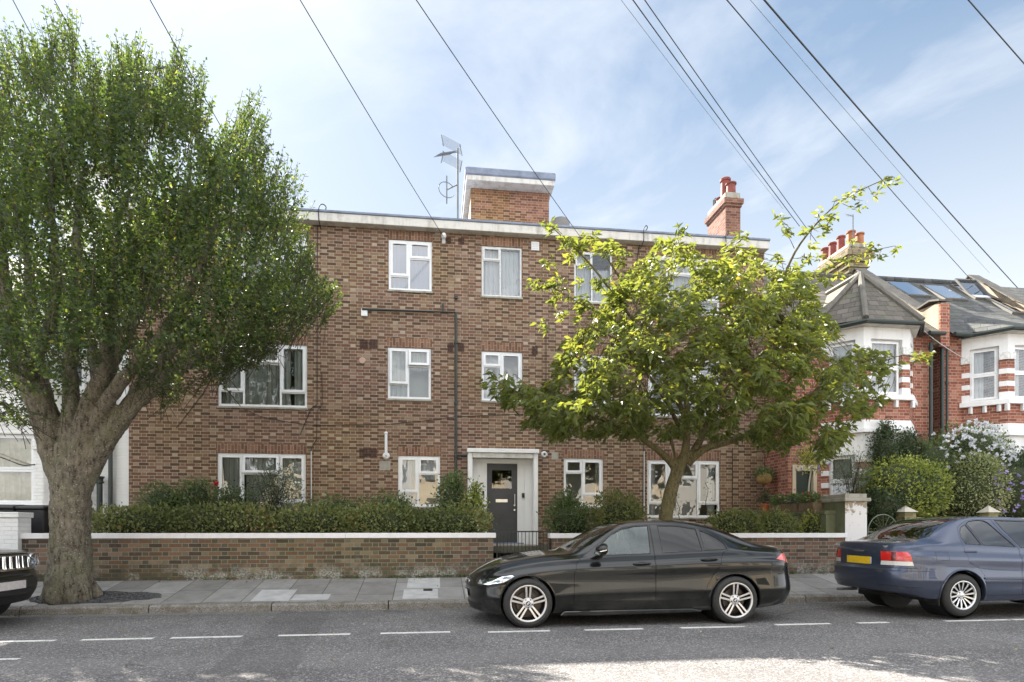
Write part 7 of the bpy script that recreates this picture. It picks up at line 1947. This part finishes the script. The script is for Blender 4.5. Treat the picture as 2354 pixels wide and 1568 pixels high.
for tx_, y_, z_, s_ in (('GALANT', -.60, .985, .055), ('2501', .50, .985, .05), ('MITSUBISHI', 0, .875 + .035, .045)):
    h = bvh2.ray_cast(Vector((5.6, y_, z_)), Vector((-1, 0, 0)))[0]; h = h or Vector((4.6, y_, z_))
    lettering(tx_, s_, bl_, (h.x + .006, y_, z_), (R(90), 0, R(90)), M_CHROME)
rivet_line(bvh2, [(3.80, .93), (4.00, .93), (4.00, .80), (3.80, .815), (3.80, .93)], lambda a, b: ((a, 1.6, b), (0, -1, 0)), .003, M_RUB, 'filler_flap', bl_, -.001, 6)
for sg in (-1, 1): rivet_line(bvh2, [(4.63, .66), (4.12, .66)], lambda a, b, sg=sg: ((a, 1.6 * sg, b), (0, -sg, 0)), .0035, M_RUB, 'panel_gap', bl_, 0, 10)
m = MB(); m.box(4.3, 4.63, -.45, -.38, .27, .31); m.build('exhaust', M_STEEL, bl_, bevel=.01)
bl_.location = (gx(2214, 7.86) + 3.575, 7.85 + .86, .05); bl_.rotation_euler = (0, 0, math.pi)
# ---- black off-roader, only its front right corner reaches into view
TJ = dict(
 zc=[(0, .98), (.05, 1.00), (.3, 1.04), (.8, 1.07), (1.1, 1.10), (1.4, 1.30), (1.7, 1.56), (1.95, 1.66), (2.6, 1.69), (3.6, 1.67), (4.0, 1.60), (4.2, 1.3), (4.3, 1.1)],
 zr=[(0, .96), (.3, 1.0), (.8, 1.03), (1.1, 1.06), (1.4, 1.25), (1.7, 1.50), (1.95, 1.60), (2.6, 1.63), (3.6, 1.61), (4.0, 1.53), (4.2, 1.25), (4.3, 1.07)],
 wr=[(0, .72), (.8, .74), (1.2, .74), (1.8, .66), (2.6, .64), (4, .64), (4.3, .68)], zb=[(0, .92), (.8, .98), (1.2, 1.02), (4.3, 1.04)], wb=[(0, .80), (.8, .82), (4.3, .80)],
 zs=[(0, .80), (4.3, .88)], ws=[(0, .86), (.5, .885), (4.3, .86)], zm=[(0, .55), (4.3, .6)], wm=[(0, .88), (.5, .90), (4.3, .88)], z0=[(0, .30), (.5, .26), (4.3, .3)], w0=[(0, .82), (.5, .86), (4.3, .84)])
jp = Car(TJ, 4.3, .40, 2.8, .3, 3, [(.2, .16), (.34, .08), (.5, 0), (.66, .0), (.74, .05), (1.0, .07), (1.2, .1)], [(.3, .06), (.6, 0), (1.2, .05)])
jk = empty('parked_car', 'black off-roader with upright slotted chrome grille at the left edge', 'car', 'parked cars')
J0 = jp.mesh('body')
for ax in (.86, 3.43):
    for sg in (-1, 1):
        m = MB(); m.lathe([(0, 0), (.40, 0), (.40, .7), (0, .7)], 40, 'y', (ax, .56 if sg > 0 else -1.26, .36)); J0 = boolean(J0, mesh_of(m), 'DIFFERENCE')
jb = BVHTree.FromPolygons([v.co.copy() for v in J0.vertices], [tuple(p.vertices) for p in J0.polygons])
link('body', J0, M_PBLK, jk)
for ax in (.86, 3.43):
    for sg in (-1, 1): wheel(jk, ax, .78 * sg, .35, sg, .35, .22, 'double')
patch(jb, [(-.78, .745), (-.80, .955), (.80, .955), (.78, .745)], front_ray, M_LSIL, 'grille_panel', jk, .006, .06)
for k in range(7):
    y = (k - 3) * .135; sl2 = patch(jb, [(y - .038, .775), (y - .045, .94), (y + .045, .94), (y + .038, .775)], front_ray, M_RUB, 'grille_slot', jk, .014, .05)
    rivet_line(jb, [(y - .038, .775), (y - .045, .94), (y + .045, .94), (y + .038, .775), (y - .038, .775)], front_ray, .008, M_CHROME, 'slot_surround', sl2, .014)
for sg in (-1, 1):
    o_, d_ = front_ray(sg * .62, .855); h = jb.ray_cast(Vector(o_), Vector(d_))[0]
    m = MB(); m.lathe([(0, 0), (.05, -.02), (.085, -.01), (.095, -.03), (.105, -.03), (.105, .02)], 28, 'x', (h.x - .01, sg * .62, .855)); m.xf(Matrix.Identity(4)); m.build('headlight', M_LSIL, jk, smooth=True)
    m = MB(); m.lathe([(0, -.045), (.09, -.03)], 24, 'x', (h.x - .01, sg * .62, .855)); m.build('lens', M_LCLR, jk, smooth=True)
patch(jb, [(-.26, .50), (.26, .50), (.26, .61), (-.26, .61)], front_ray, simple('pale_number_plate', (.58, .55, .54), .5, noise=.12, nscale=25), 'number_plate', jk, .03, .1)
patch(jb, [(-.80, .42), (.80, .42), (.82, .70), (-.82, .70)], front_ray, M_PLAST, 'bumper', jk, .004, .08)
patch(jb, [(-.60, .30), (.60, .30), (.60, .40), (-.60, .40)], front_ray, M_RUB, 'lower_intake', jk, .006, .08)
patch(jb, [(-.62, 1.12), (-.54, 1.50), (.54, 1.50), (.62, 1.12)], front_ray, M_CARGD, 'windscreen', jk, .008, .1)
jk.location = (-5.62, 8.98, 0); jk.rotation_euler = (0, 0, math.pi)
